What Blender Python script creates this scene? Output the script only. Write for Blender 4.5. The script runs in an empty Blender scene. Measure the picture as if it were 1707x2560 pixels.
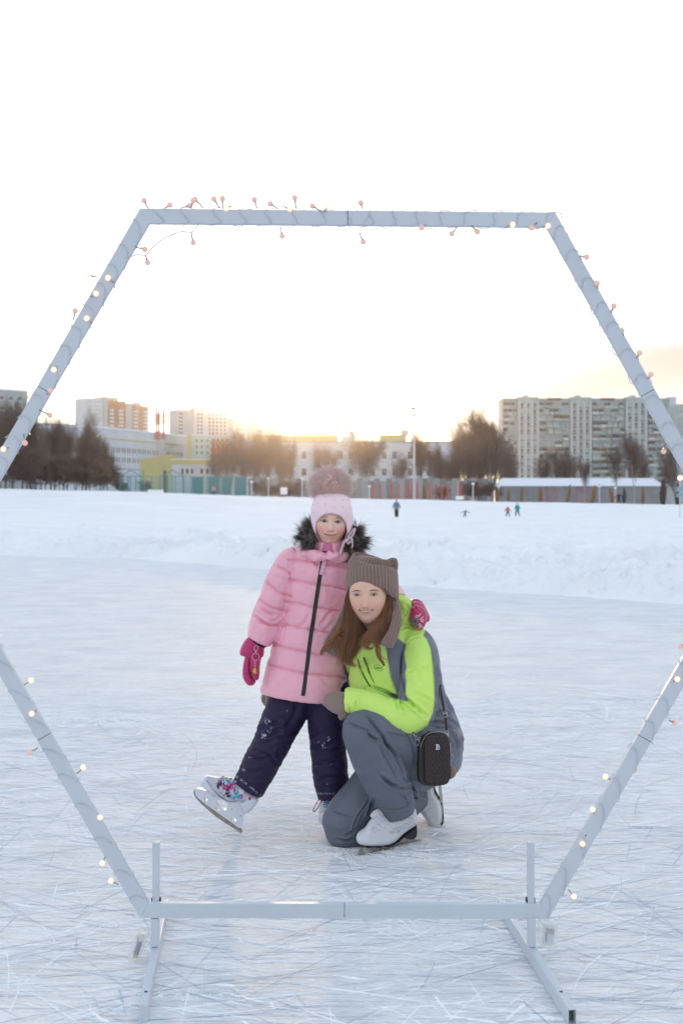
import bpy, bmesh, math, random
import numpy as np
from mathutils import Vector, Matrix
from mathutils.bvhtree import BVHTree
from mathutils.geometry import delaunay_2d_cdt

random.seed(7)
RNG = np.random.default_rng(11)
S = bpy.context.scene
COL = S.collection

# ---------------------------------------------------------------- camera
F, CX, HY, CAMZ = 3200.0, 853.5, 1260.0, 1.29
cam_d = bpy.data.cameras.new("camera")
cam_d.sensor_fit = 'HORIZONTAL'
cam_d.sensor_width = 36.0
cam_d.lens = 36.0 * F / 1707.0
cam_d.shift_y = -20.0 / 1707.0
cam_d.clip_start = 0.05
cam_d.clip_end = 4000.0
cam_d.dof.use_dof = True
cam_d.dof.focus_distance = 4.6
cam_d.dof.aperture_fstop = 8.5
cam = bpy.data.objects.new("camera", cam_d)
cam.location = (0, 0, CAMZ)
cam.rotation_euler = (math.radians(90), 0, 0)
COL.objects.link(cam)
S.camera = cam

# ---------------------------------------------------------------- sky, sun, exposure
SUN_EL, SUN_AZ = math.radians(3.7), math.radians(-2.0)      # low over the roofs, a little left of centre
world = bpy.data.worlds.new("World")
S.world = world
world.use_nodes = True
wn, wl = world.node_tree.nodes, world.node_tree.links
wn.clear()
w_out = wn.new('ShaderNodeOutputWorld')
w_add = wn.new('ShaderNodeMixShader')
bg1 = wn.new('ShaderNodeBackground')
bg2 = wn.new('ShaderNodeBackground')
sky = wn.new('ShaderNodeTexSky')
sky.sky_type = 'NISHITA'
sky.sun_disc = False
sky.sun_elevation = SUN_EL
sky.sun_rotation = SUN_AZ
sky.air_density = 1.0
sky.dust_density = 1.0
sky.ozone_density = 2.0
bg1.inputs['Strength'].default_value = 0.12
wl.new(sky.outputs['Color'], bg1.inputs['Color'])
# thin high cloud veil lit by the low sun
tc = wn.new('ShaderNodeTexCoord')
sep = wn.new('ShaderNodeSeparateXYZ')
wl.new(tc.outputs['Generated'], sep.inputs[0])
rampz = wn.new('ShaderNodeValToRGB')
e = rampz.color_ramp.elements
e[0].position, e[0].color = 0.0, (1.0, 0.89, 0.82, 1)
e[1].position, e[1].color = 1.0, (0.66, 0.80, 1.0, 1)
for p_, c_ in ((0.035, (1.0, 0.925, 0.87, 1)), (0.09, (1.0, 0.965, 0.92, 1)), (0.2, (0.98, 0.985, 0.98, 1)), (0.42, (0.84, 0.91, 1.0, 1))):
    n_ = rampz.color_ramp.elements.new(p_)
    n_.color = c_
wl.new(sep.outputs['Z'], rampz.inputs[0])
mp = wn.new('ShaderNodeMapping')
mp.inputs['Scale'].default_value = (1.2, 1.2, 9.0)
wl.new(tc.outputs['Generated'], mp.inputs[0])
cn = wn.new('ShaderNodeTexNoise')
cn.inputs['Scale'].default_value = 2.1
cn.inputs['Detail'].default_value = 5.0
cn.inputs['Roughness'].default_value = 0.55
wl.new(mp.outputs[0], cn.inputs['Vector'])
crmp = wn.new('ShaderNodeMapRange')
crmp.inputs['From Min'].default_value = 0.35
crmp.inputs['From Max'].default_value = 0.65
crmp.inputs['To Min'].default_value = 0.93
crmp.inputs['To Max'].default_value = 1.04
wl.new(cn.outputs['Fac'], crmp.inputs['Value'])
# aureole: the veil scatters sunlight forward
dotn = wn.new('ShaderNodeVectorMath'); dotn.operation = 'DOT_PRODUCT'
nrm = wn.new('ShaderNodeVectorMath'); nrm.operation = 'NORMALIZE'
wl.new(tc.outputs['Generated'], nrm.inputs[0])
sdir = Vector((math.sin(SUN_AZ) * math.cos(SUN_EL), math.cos(SUN_AZ) * math.cos(SUN_EL), math.sin(SUN_EL)))
wl.new(nrm.outputs[0], dotn.inputs[0])
dotn.inputs[1].default_value = sdir
def wmath(op, a, b=None, c=None):
    n = wn.new('ShaderNodeMath'); n.operation = op
    for i, v in enumerate((a, b, c)):
        if v is None: continue
        if isinstance(v, (int, float)): n.inputs[i].default_value = v
        else: wl.new(v, n.inputs[i])
    return n.outputs[0]
cl = wmath('MAXIMUM', dotn.outputs['Value'], 0.0)
wide = wmath('MULTIPLY', wmath('POWER', cl, 14.0), 0.16)
mid = wmath('MULTIPLY', wmath('POWER', cl, 160.0), 0.55)
tight = wmath('MULTIPLY', wmath('POWER', cl, 3000.0), 1.6)
glow = wmath('ADD', wmath('ADD', wide, mid), tight)
VEIL = 0.475
# the side of the sky away from the low sun is a little dimmer
anti = wn.new('ShaderNodeMapRange')
anti.inputs['From Min'].default_value = -0.9; anti.inputs['From Max'].default_value = 0.9
anti.inputs['To Min'].default_value = 0.98; anti.inputs['To Max'].default_value = 1.0
wl.new(dotn.outputs['Value'], anti.inputs['Value'])
# a bank of grey-pink cloud low on the right
def wramp(x, a, b_, c=0.0, d=1.0):
    m = wn.new('ShaderNodeMapRange'); m.interpolation_type = 'SMOOTHSTEP'
    for i, v in enumerate((a, b_, c, d)): m.inputs[i + 1].default_value = v
    wl.new(x, m.inputs[0]); return m.outputs[0]
line = wmath('SUBTRACT', sep.outputs['Z'], wmath('MULTIPLY', sep.outputs['X'], 0.21))
wavy = wmath('ADD', line, wmath('MULTIPLY', wmath('SUBTRACT', cn.outputs['Fac'], 0.5), 0.05))
bank = wmath('MULTIPLY', wmath('MULTIPLY', wramp(wavy, 0.078, 0.060), wramp(wavy, 0.030, 0.052, 0.45, 1.0)), wmath('MULTIPLY', wramp(sep.outputs['X'], -0.01, 0.10), wramp(sep.outputs['Y'], 0.0, 0.5)))
cloudf = wmath('SUBTRACT', 1.0, wmath('MULTIPLY', bank, 0.36))
base = wmath('MULTIPLY', wmath('MULTIPLY', wmath('MULTIPLY', wmath('ADD', glow, VEIL), crmp.outputs[0]), anti.outputs[0]), cloudf)
wl.new(rampz.outputs['Color'], bg2.inputs['Color'])
wl.new(base, bg2.inputs['Strength'])
w_add.inputs[0].default_value = 0.92
wl.new(bg1.outputs[0], w_add.inputs[1])
wl.new(bg2.outputs[0], w_add.inputs[2])
wl.new(w_add.outputs[0], w_out.inputs['Surface'])

sun_d = bpy.data.lights.new("sun", 'SUN')
sun_d.energy = 0.7
sun_d.angle = math.radians(1.2)
sun_d.color = (1.0, 0.62, 0.32)
sun = bpy.data.objects.new("sun", sun_d)
sun.rotation_euler = (-sdir).to_track_quat('-Z', 'Y').to_euler()
sun.location = (0, 0, 30)
COL.objects.link(sun)

S.view_settings.view_transform = 'Standard'
S.view_settings.look = 'None'
S.view_settings.gamma = 1.0
S.view_settings.use_curve_mapping = False
S.view_settings.exposure = 1.2
S.render.engine = 'CYCLES'
S.cycles.use_denoising = True
S.cycles.max_bounces = 8
S.cycles.diffuse_bounces = 5
S.cycles.volume_bounces = 0
S.cycles.transparent_max_bounces = 12
S.cycles.use_adaptive_sampling = True

# ---------------------------------------------------------------- helpers
def P(px, py, Y):
    return Vector(((px - CX) / F * Y, Y, CAMZ - (py - HY) / F * Y))
def proj(v):
    v = np.asarray(v)
    return np.stack([CX + v[:, 0] / v[:, 1] * F, HY + (CAMZ - v[:, 2]) / v[:, 1] * F], 1)

def vnoise(p):
    p = np.asarray(p, float)
    i = np.floor(p).astype(np.int64)
    f = p - i
    u = f * f * f * (f * (f * 6 - 15) + 10)
    def h(a, b, c):
        n = (a * 374761393 + b * 668265263 + c * 1440662683) & 0xffffffff
        n = ((n ^ (n >> 13)) * 1274126177) & 0xffffffff
        n = ((n ^ (n >> 16)) * 2246822519) & 0xffffffff
        return ((n ^ (n >> 15)) & 0xffff) / 32767.5 - 1
    x, y, z = i[..., 0], i[..., 1], i[..., 2]
    ux, uy, uz = u[..., 0], u[..., 1], u[..., 2]
    def L(a, b, t): return a + (b - a) * t
    return L(L(L(h(x, y, z), h(x + 1, y, z), ux), L(h(x, y + 1, z), h(x + 1, y + 1, z), ux), uy),
             L(L(h(x, y, z + 1), h(x + 1, y, z + 1), ux), L(h(x, y + 1, z + 1), h(x + 1, y + 1, z + 1), ux), uy), uz)
def fbm(p, scale=1.0, octv=4, rough=0.5, seed=0):
    p = np.asarray(p, float) * scale + seed * 17.31
    s, a, t = 0, 1.0, 0
    for _ in range(octv):
        s = s + a * vnoise(p); t += a
        p = p * 2.03 + 5.1; a *= rough
    return s / t
def sstep(a, b, x):
    t = np.clip((x - a) / (b - a), 0, 1)
    return t * t * (3 - 2 * t)

MATS = {}
def mat(name, col=(0.8, 0.8, 0.8), rough=0.6, metal=0.0, spec=0.5, noise=0.0, nscale=8.0, bump=0.0, bscale=60.0,
        attr=False, emit=None, estr=0.0, sheen=0.0, sss=0.0, trans=0.0, alpha=1.0, coat=0.0, stretch=None):
    if name in MATS: return MATS[name]
    m = bpy.data.materials.new(name); MATS[name] = m
    m.use_nodes = True
    N, L = m.node_tree.nodes, m.node_tree.links
    b = N['Principled BSDF']
    b.inputs['Roughness'].default_value = rough
    b.inputs['Metallic'].default_value = metal
    b.inputs['Specular IOR Level'].default_value = spec
    if sheen:
        b.inputs['Sheen Weight'].default_value = sheen
        b.inputs['Sheen Roughness'].default_value = 0.5
    if sss:
        b.inputs['Subsurface Weight'].default_value = sss
        b.inputs['Subsurface Radius'].default_value = (0.012, 0.005, 0.003)
        b.inputs['Subsurface Scale'].default_value = 1.0
    if trans: b.inputs['Transmission Weight'].default_value = trans
    if coat: b.inputs['Coat Weight'].default_value = coat
    if alpha < 1: b.inputs['Alpha'].default_value = alpha
    if emit:
        b.inputs['Emission Color'].default_value = (*emit, 1)
        b.inputs['Emission Strength'].default_value = estr
    tcn = N.new('ShaderNodeTexCoord')
    src = None
    if attr:
        a = N.new('ShaderNodeAttribute'); a.attribute_name = 'Col'
        src = a.outputs['Color']
    vec = tcn.outputs['Object']
    if stretch:
        mm = N.new('ShaderNodeMapping'); mm.inputs['Scale'].default_value = stretch
        L.new(vec, mm.inputs[0]); vec = mm.outputs[0]
    if noise:
        n = N.new('ShaderNodeTexNoise'); n.inputs['Scale'].default_value = nscale
        n.inputs['Detail'].default_value = 6; L.new(vec, n.inputs['Vector'])
        mr = N.new('ShaderNodeMapRange'); mr.inputs['From Min'].default_value = 0.3; mr.inputs['From Max'].default_value = 0.7
        mr.inputs['To Min'].default_value = 1 - noise; mr.inputs['To Max'].default_value = 1 + noise
        L.new(n.outputs['Fac'], mr.inputs['Value'])
        mx = N.new('ShaderNodeVectorMath'); mx.operation = 'SCALE'
        if src: L.new(src, mx.inputs[0])
        else: mx.inputs[0].default_value = col
        L.new(mr.outputs[0], mx.inputs['Scale'])
        src = mx.outputs[0]
    if src: L.new(src, b.inputs['Base Color'])
    else: b.inputs['Base Color'].default_value = (*col, 1)
    if bump:
        n2 = N.new('ShaderNodeTexNoise'); n2.inputs['Scale'].default_value = bscale; n2.inputs['Detail'].default_value = 4
        L.new(vec, n2.inputs['Vector'])
        bp = N.new('ShaderNodeBump'); bp.inputs['Strength'].default_value = 0.6; bp.inputs['Distance'].default_value = bump
        L.new(n2.outputs['Fac'], bp.inputs['Height']); L.new(bp.outputs[0], b.inputs['Normal'])
    return m

def tag(o, label=None, cat=None, group=None, kind=None):
    if label: o['label'] = label
    if cat: o['category'] = cat
    if group: o['group'] = group
    if kind: o['kind'] = kind
    return o
def thing(name, loc, label, cat, group=None):
    o = bpy.data.objects.new(name, None); COL.objects.link(o)
    o.location = loc; o.empty_display_size = 0.1
    return tag(o, label, cat, group)
def mk(name, V, Fc, m, parent=None, smooth=False, col=None, midx=None):
    me = bpy.data.meshes.new(name)
    V = np.asarray(V, float)
    if parent is not None:
        V = V - np.array(wloc(parent))
    me.from_pydata(V.tolist(), [], Fc if isinstance(Fc, list) else Fc.tolist())
    for mm in (m if isinstance(m, (list, tuple)) else [m]): me.materials.append(mm)
    if midx is not None: me.polygons.foreach_set('material_index', np.asarray(midx, np.int32))
    if smooth: me.polygons.foreach_set('use_smooth', np.ones(len(me.polygons), bool))
    if col is not None:
        a = me.color_attributes.new('Col', 'FLOAT_COLOR', 'POINT')
        c = np.ones((len(V), 4)); c[:, :3] = col
        a.data.foreach_set('color', c.ravel())
    me.update()
    o = bpy.data.objects.new(name, me); COL.objects.link(o)
    if parent is not None: o.parent = parent
    return o
def wloc(o):
    v = Vector((0, 0, 0))
    while o is not None: v += o.location; o = o.parent
    return v

class MB:
    """collects simple shapes, then links them as ONE mesh"""
    def __init__(s): s.v, s.f, s.n, s.mi = [], [], 0, []
    def add(s, V, Fc, mi=0):
        V = np.asarray(V, float)
        s.v.append(V); s.f += [tuple(int(i) + s.n for i in f) for f in Fc]; s.mi += [mi] * len(Fc); s.n += len(V); return s
    def box(s, x0, x1, y0, y1, z0, z1, mi=0):
        V = [(x, y, z) for x in (x0, x1) for y in (y0, y1) for z in (z0, z1)]
        return s.add(V, [(0, 1, 3, 2), (4, 6, 7, 5), (0, 4, 5, 1), (2, 3, 7, 6), (0, 2, 6, 4), (1, 5, 7, 3)], mi)
    def obox(s, c, ax, ay, az, mi=0):
        c, ax, ay, az = (np.array(q, float) for q in (c, ax, ay, az))
        V = [c + i * ax + j * ay + k * az for i in (-1, 1) for j in (-1, 1) for k in (-1, 1)]
        return s.add(V, [(0, 1, 3, 2), (4, 6, 7, 5), (0, 4, 5, 1), (2, 3, 7, 6), (0, 2, 6, 4), (1, 5, 7, 3)], mi)
    def rod(s, a, b, r0, r1=None, n=8, mi=0, cap=True):
        r1 = r0 if r1 is None else r1
        a, b = Vector(a), Vector(b)
        t = (b - a)
        if t.length < 1e-9: return s
        t.normalize()
        u = t.orthogonal().normalized(); w = t.cross(u)
        V = []
        for c, r in ((a, r0), (b, r1)):
            for k in range(n):
                q = 2 * math.pi * k / n
                V.append(c + u * (r * math.cos(q)) + w * (r * math.sin(q)))
        Fc = [(k, (k + 1) % n, n + (k + 1) % n, n + k) for k in range(n)]
        if cap: Fc += [tuple(range(n - 1, -1, -1)), tuple(range(n, 2 * n))]
        return s.add([tuple(q) for q in V], Fc, mi)
    def build(s, name, m, parent=None, smooth=False, **k):
        return mk(name, np.concatenate(s.v), s.f, m, parent, smooth, midx=s.mi if max(s.mi) else None, **k)

def catmull(pts, n):
    """resample rows of control values smoothly; returns n rows and their parameter"""
    pts = np.asarray(pts, float)
    k = len(pts)
    t = np.linspace(0, k - 1, n)
    i = np.clip(np.floor(t).astype(int), 0, k - 2)
    f = (t - i)[:, None]
    p0 = pts[np.clip(i - 1, 0, k - 1)]; p1 = pts[i]; p2 = pts[i + 1]; p3 = pts[np.clip(i + 2, 0, k - 1)]
    return 0.5 * ((2 * p1) + (-p0 + p2) * f + (2 * p0 - 5 * p1 + 4 * p2 - p3) * f ** 2 + (-p0 + 3 * p1 - 3 * p2 + p3) * f ** 3)

def tube(path, rx, ry, nu=48, nv=60, front=(0, -1, 0), disp=None, cap=True, sq=2.0):
    """elliptic tube through points; angle 90 deg faces 'front'. disp(s, theta) adds to the radius."""
    ctrl = np.column_stack([np.asarray(path, float), rx, ry])
    R = catmull(ctrl, nv)
    C, a, b = R[:, :3], np.maximum(R[:, 3], 1e-4), np.maximum(R[:, 4], 1e-4)
    T = np.gradient(C, axis=0); sp = np.linalg.norm(T, axis=1); T /= sp[:, None] + 1e-12
    smed = np.median(sp)
    for i in range(1, nv):                      # where a path turns back on itself (hems) keep the ring's plane
        if (sp[i] < 0.3 * smed and i > nv * .4) or T[i] @ T[i - 1] < 0.35: T[i] = T[i - 1]
    fr = np.array(front, float)
    side = np.cross(T, fr); side /= np.linalg.norm(side, axis=1)[:, None] + 1e-12
    ff = np.cross(side, T)
    ff *= np.sign((ff @ fr))[:, None] + 1e-12
    side = np.cross(ff, T)                      # keeps a right-handed frame
    th = np.linspace(0, 2 * math.pi, nu, endpoint=False)
    ct, st = np.cos(th), np.sin(th)
    if sq != 2.0:
        k = (np.abs(ct) ** sq + np.abs(st) ** sq) ** (-1 / sq); ct, st = ct * k, st * k
    s = np.linspace(0, 1, nv)
    SS, TH = np.meshgrid(s, th, indexing='ij')
    d = disp(SS, TH) if disp else np.zeros_like(SS)
    V = C[:, None, :] + side[:, None, :] * ((a[:, None] + d) * ct)[..., None] + ff[:, None, :] * ((b[:, None] + d) * st)[..., None]
    V = V.reshape(-1, 3)
    i, j = np.meshgrid(np.arange(nv - 1), np.arange(nu), indexing='ij')
    j2 = (j + 1) % nu
    Fc = np.stack([i * nu + j, i * nu + j2, (i + 1) * nu + j2, (i + 1) * nu + j], -1).reshape(-1, 4).tolist()
    if cap:
        n0 = len(V)
        V = np.vstack([V, C[0], C[-1]])
        Fc += [(n0, (k + 1) % nu, k) for k in range(nu)]
        o = (nv - 1) * nu
        Fc += [(n0 + 1, o + k, o + (k + 1) % nu) for k in range(nu)]
    return V, Fc
def limb(pts, nu=40, nv=50, flat=1.0, cap=True, disp=None, front=(0, -1, 0), sq=2.0):
    """pts rows: px, py, Y, half width in px, optional depth factor"""
    path = [P(p[0], p[1], p[2]) for p in pts]
    rx = [p[3] * p[2] / F for p in pts]
    ry = [p[3] * p[2] / F * (p[4] if len(p) > 4 else flat) for p in pts]
    return tube([tuple(q) for q in path], rx, ry, nu, nv, front, disp, cap, sq)
def ball(c, r, nu=24, nv=16, rot=None):
    th = np.linspace(0, 2 * math.pi, nu, endpoint=False); ph = np.linspace(0, math.pi, nv + 1)[1:-1]
    PH, TH = np.meshgrid(ph, th, indexing='ij')
    V = np.stack([np.sin(PH) * np.cos(TH), np.sin(PH) * np.sin(TH), np.cos(PH)], -1).reshape(-1, 3)
    V = np.vstack([V, [0, 0, 1], [0, 0, -1]]) * np.array(r)
    if rot is not None: V = V @ np.array(rot.to_3x3()).T
    V = V + np.array(c)
    m = nv - 1
    Fc = [(i * nu + j, (i + 1) * nu + j, (i + 1) * nu + (j + 1) % nu, i * nu + (j + 1) % nu) for i in range(m - 1) for j in range(nu)]
    t = m * nu
    Fc += [(t, j, (j + 1) % nu) for j in range(nu)] + [(t + 1, (m - 1) * nu + (j + 1) % nu, (m - 1) * nu + j) for j in range(nu)]
    return V, Fc
def pball(px, py, Y, rx, ry, rz, **k):   # radii in px
    q = Y / F
    return ball(tuple(P(px, py, Y)), (rx * q, ry * q, rz * q), **k)

def union(parts, voxel, smooth=2):
    """one continuous skin round overlapping shapes"""
    b = MB()
    for V, Fc in parts: b.add(V, Fc)
    me = bpy.data.meshes.new('tmp'); me.from_pydata(np.concatenate(b.v).tolist(), [], b.f)
    o = bpy.data.objects.new('tmp', me); COL.objects.link(o)
    r = o.modifiers.new('r', 'REMESH'); r.mode = 'VOXEL'; r.voxel_size = voxel; r.adaptivity = 0
    dg = bpy.context.evaluated_depsgraph_get()
    ev = o.evaluated_get(dg); m2 = ev.to_mesh()
    n = len(m2.vertices); V = np.empty(n * 3); m2.vertices.foreach_get('co', V); V = V.reshape(-1, 3)
    Fc = np.empty(len(m2.polygons) * 4, np.int32)
    m2.loops.foreach_get('vertex_index', Fc) if len(m2.loops) == len(Fc) else None
    Fc = Fc.reshape(-1, 4)
    ev.to_mesh_clear()
    bpy.data.objects.remove(o); bpy.data.meshes.remove(me)
    V = relax(V, Fc, smooth)
    return V, Fc
def relax(V, Fc, it, w=0.6):
    if it <= 0: return V
    e = np.vstack([Fc[:, [0, 1]], Fc[:, [1, 2]], Fc[:, [2, 3]], Fc[:, [3, 0]]])
    e = np.vstack([e, e[:, ::-1]])
    deg = np.bincount(e[:, 0], minlength=len(V)).astype(float)
    for _ in range(it):
        s = np.stack([np.bincount(e[:, 0], V[e[:, 1], k], minlength=len(V)) for k in range(3)], 1) / np.maximum(deg, 1)[:, None]
        V = V + (s - V) * w
    return V
def normals(V, Fc):
    Fc = np.asarray(Fc)
    n = np.cross(V[Fc[:, 2]] - V[Fc[:, 0]], V[Fc[:, 3]] - V[Fc[:, 1]])
    N = np.zeros_like(V)
    for k in range(4):
        for c in range(3): N[:, c] += np.bincount(Fc[:, k], n[:, c], minlength=len(V))
    return N / (np.linalg.norm(N, axis=1)[:, None] + 1e-12)
def seg_dist(q, line):
    """distance of 2D points to a polyline, in px"""
    line = np.asarray(line, float); best = np.full(len(q), 1e9)
    for a, b in zip(line[:-1], line[1:]):
        ab = b - a; t = np.clip(((q - a) @ ab) / (ab @ ab + 1e-9), 0, 1)
        best = np.minimum(best, np.linalg.norm(q - (a + t[:, None] * ab), axis=1))
    return best
def smooth_line(line, n=24):
    return catmull(np.asarray(line, float), n) if len(line) > 2 else np.asarray(line, float)
def crease(V, N, lines, width=4.0, depth=0.006, ridge=0.5):
    """folds pressed into the cloth along lines given as they lie on its front"""
    q = proj(V); facing = sstep(0.0, 0.4, -N[:, 1])
    d = np.zeros(len(V))
    for ln in lines:
        w, dp = width, depth
        if isinstance(ln, tuple): ln, w, dp = ln
        D = seg_dist(q, smooth_line(ln))
        L = np.linalg.norm(np.asarray(ln[0]) - np.asarray(ln[-1]))
        fade = 1.0
        ends = np.minimum(np.linalg.norm(q - np.asarray(ln[0]), axis=1), np.linalg.norm(q - np.asarray(ln[-1]), axis=1))
        fade = sstep(-0.02 * L, 0.3 * L, ends)
        d += fade * dp * (-np.exp(-(D / w) ** 2) + ridge * np.exp(-((D - 2.2 * w) / (1.2 * w)) ** 2))
    return V + N * (d * facing)[:, None]
def inpoly(q, poly):
    poly = np.asarray(poly, float); c = np.zeros(len(q), bool)
    j = len(poly) - 1
    for i in range(len(poly)):
        a, b = poly[i], poly[j]
        cond = ((a[1] > q[:, 1]) != (b[1] > q[:, 1]))
        xx = (b[0] - a[0]) * (q[:, 1] - a[1]) / (b[1] - a[1] + 1e-12) + a[0]
        c ^= cond & (q[:, 0] < xx)
        j = i
    return c
def inflate(poly, Y, T, R, step=4.0, smoothn=0, bulge=None, back=1.0, Ytilt=None):
    """a padded, rounded solid whose outline is poly (px) at depth Y; T half thickness (m), R edge radius (px)"""
    poly = np.asarray(poly, float)
    if smoothn: poly = catmull(np.vstack([poly, poly[:1]]), smoothn * len(poly) + 1)[:-1]
    per = []
    for a, b in zip(poly, np.roll(poly, -1, 0)):
        n = max(1, int(np.linalg.norm(b - a) / step))
        per += [a + (b - a) * k / n for k in range(n)]
    per = np.array(per); nb = len(per)
    lo, hi = per.min(0), per.max(0)
    g = np.stack(np.meshgrid(np.arange(lo[0], hi[0], step), np.arange(lo[1], hi[1], step)), -1).reshape(-1, 2)
    g[:, 0] += (np.round((g[:, 1] - lo[1]) / step) % 2) * step / 2
    closed = np.vstack([per, per[:1]])
    g = g[inpoly(g, per)]
    if len(g): g = g[seg_dist(g, closed) > step * 0.45]
    pts = np.vstack([per, g])
    res = delaunay_2d_cdt([Vector(p) for p in pts], [(i, (i + 1) % nb) for i in range(nb)], [list(range(nb))], 1, 1e-6)
    pv = np.array([tuple(p) for p in res[0]]); tr = [tuple(t) for t in res[2]]
    D = seg_dist(pv, closed)
    h = T * np.sqrt(np.clip(1 - (1 - np.clip(D / R, 0, 1)) ** 2, 0, 1))
    edge = D < 1e-4
    if bulge is not None: h = h + bulge(pv, D) * (~edge)
    q = Y / F if Ytilt is None else None
    Yc = np.full(len(pv), Y) if Ytilt is None else Y + Ytilt(pv)
    def W(dy):
        yy = Yc
        return np.stack([(pv[:, 0] - CX) / F * yy, yy + dy, CAMZ - (pv[:, 1] - HY) / F * yy], 1)
    Vf, Vb = W(-h), W(h * back)
    n = len(pv); mapb = np.arange(n) + n
    mapb[edge] = np.arange(n)[edge]
    Fc = []
    for t in tr:
        a, b, c = (pv[i] for i in t)
        if (b[0] - a[0]) * (c[1] - a[1]) - (b[1] - a[1]) * (c[0] - a[0]) > 0: t = t[::-1]
        Fc.append(t); Fc.append(tuple(int(mapb[i]) for i in t[::-1]))
    return np.vstack([Vf, Vb]), Fc, pv
def softpoly(q, poly, w=2.4):
    d = seg_dist(q, list(poly) + [poly[0]])
    return sstep(-w, w, np.where(inpoly(q, poly), d, -d))
def strand_tubes(lines, r0, r1, n=3):
    """lines: (k, m, 3) array of strands -> one mesh of thin tapered tubes"""
    L = np.asarray(lines, float); k, m, _ = L.shape
    T = np.gradient(L, axis=1); T /= np.linalg.norm(T, axis=2)[..., None] + 1e-12
    ref = np.where(np.abs(T[..., 2:3]) > 0.9, np.array([1.0, 0, 0]), np.array([0, 0, 1.0]))
    u = np.cross(T, ref); u /= np.linalg.norm(u, axis=2)[..., None] + 1e-12
    w = np.cross(T, u)
    rad = np.linspace(0, 1, m)[None, :, None]; r = (r0 + (r1 - r0) * rad)
    rings = [L + (u * math.cos(2 * math.pi * q / n) + w * math.sin(2 * math.pi * q / n)) * r for q in range(n)]
    V = np.stack(rings, 2).reshape(-1, 3)
    s, i, q = np.meshgrid(np.arange(k), np.arange(m - 1), np.arange(n), indexing='ij')
    b = (s * m + i) * n
    Fc = np.stack([b + q, b + (q + 1) % n, b + n + (q + 1) % n, b + n + q], -1).reshape(-1, 4)
    return V, Fc
# ---------------------------------------------------------------- ground: ice and snow
ice_m = bpy.data.materials.new("skated_ice"); ice_m.use_nodes = True
def build_ice():
    N, L = ice_m.node_tree.nodes, ice_m.node_tree.links
    b = N['Principled BSDF']
    t = N.new('ShaderNodeTexCoord')
    def nz(scale, rotz, sx, sy, detail=4, rough=0.6):
        m = N.new('ShaderNodeMapping'); m.inputs['Rotation'].default_value = (0, 0, math.radians(rotz)); m.inputs['Scale'].default_value = (sx, sy, 1)
        L.new(t.outputs['Object'], m.inputs[0])
        n = N.new('ShaderNodeTexNoise'); n.inputs['Scale'].default_value = scale; n.inputs['Detail'].default_value = detail; n.inputs['Roughness'].default_value = rough
        L.new(m.outputs[0], n.inputs['Vector']); return n.outputs['Fac']
    def rng(x, a, b_, c=0.0, d=1.0):
        m = N.new('ShaderNodeMapRange'); m.inputs[1].default_value = a; m.inputs[2].default_value = b_; m.inputs[3].default_value = c; m.inputs[4].default_value = d
        L.new(x, m.inputs[0]); return m.outputs[0]
    def mth(op, a, b_):
        m = N.new('ShaderNodeMath'); m.operation = op
        for i, v in enumerate((a, b_)):
            if isinstance(v, (int, float)): m.inputs[i].default_value = v
            else: L.new(v, m.inputs[i])
        return m.outputs[0]
    acc = None
    for rz, s, sx, sy in ((4, 1, 4, 80), (-9, 1, 5, 95), (17, 1, 4, 110), (-17, 1, 5, 70), (-26, 1, 5, 100), (31, 1, 5, 85), (48, 1, 4, 90), (-62, 1, 4, 100), (83, 1, 5, 80)):
        v = nz(s, rz, sx, sy, 3, 0.7)
        line = rng(v, 0.60, 0.66)
        acc = line if acc is None else mth('MAXIMUM', acc, line)
    dark = None
    for rz, s, sx, sy in ((-4, 1, 2, 60), (11, 1, 2.5, 66), (-20, 1, 2, 70), (33, 1, 2, 70), (-50, 1, 2.2, 60)):
        v = nz(s, rz + 100 * 0, sx, sy, 2, 0.6)
        line = rng(v, 0.355, 0.31)
        dark = line if dark is None else mth('MAXIMUM', dark, line)
    dust = rng(nz(1.6, 0, 1, 1.6, 8, 0.62), 0.36, 0.60)
    fine = rng(nz(55, 0, 1, 1.4, 4, 0.7), 0.35, 0.68)
    d2 = mth('MULTIPLY', rng(dust, 0, 1, 0.30, 1.2), rng(fine, 0, 1, 0.42, 1.0))
    snow = mth('MINIMUM', mth('ADD', mth('MULTIPLY', d2, 0.85), mth('MULTIPLY', acc, 0.75)), 1.0)
    mx = N.new('ShaderNodeMix'); mx.data_type = 'RGBA'
    mx.inputs['A'].default_value = (0.67, 0.72, 0.78, 1); mx.inputs['B'].default_value = (0.98, 0.98, 0.98, 1)
    L.new(snow, mx.inputs['Factor'])
    mx2 = N.new('ShaderNodeMix'); mx2.data_type = 'RGBA'
    L.new(mx.outputs['Result'], mx2.inputs['A']); mx2.inputs['B'].default_value = (0.46, 0.53, 0.61, 1)
    L.new(mth('MULTIPLY', dark, 0.4), mx2.inputs['Factor'])
    L.new(mx2.outputs['Result'], b.inputs['Base Color'])
    L.new(rng(snow, 0, 1, 0.58, 0.85), b.inputs['Roughness'])
    b.inputs['Specular IOR Level'].default_value = 0.22
    rip = nz(1, 6, 13, 24, 5, 0.62); rip2 = nz(1, -14, 38, 60, 4, 0.62)
    h = mth('SUBTRACT', mth('ADD', mth('MULTIPLY', acc, 0.7), mth('ADD', mth('MULTIPLY', fine, 0.5), mth('MULTIPLY', dust, 0.4))), mth('MULTIPLY', dark, 1.0))
    h = mth('ADD', h, mth('ADD', mth('MULTIPLY', rip, 2.4), mth('MULTIPLY', rip2, 2.0)))
    bp = N.new('ShaderNodeBump'); bp.inputs['Strength'].default_value = 0.9; bp.inputs['Distance'].default_value = 0.0028
    L.new(h, bp.inputs['Height']); L.new(bp.outputs[0], b.inputs['Normal'])
build_ice()
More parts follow.
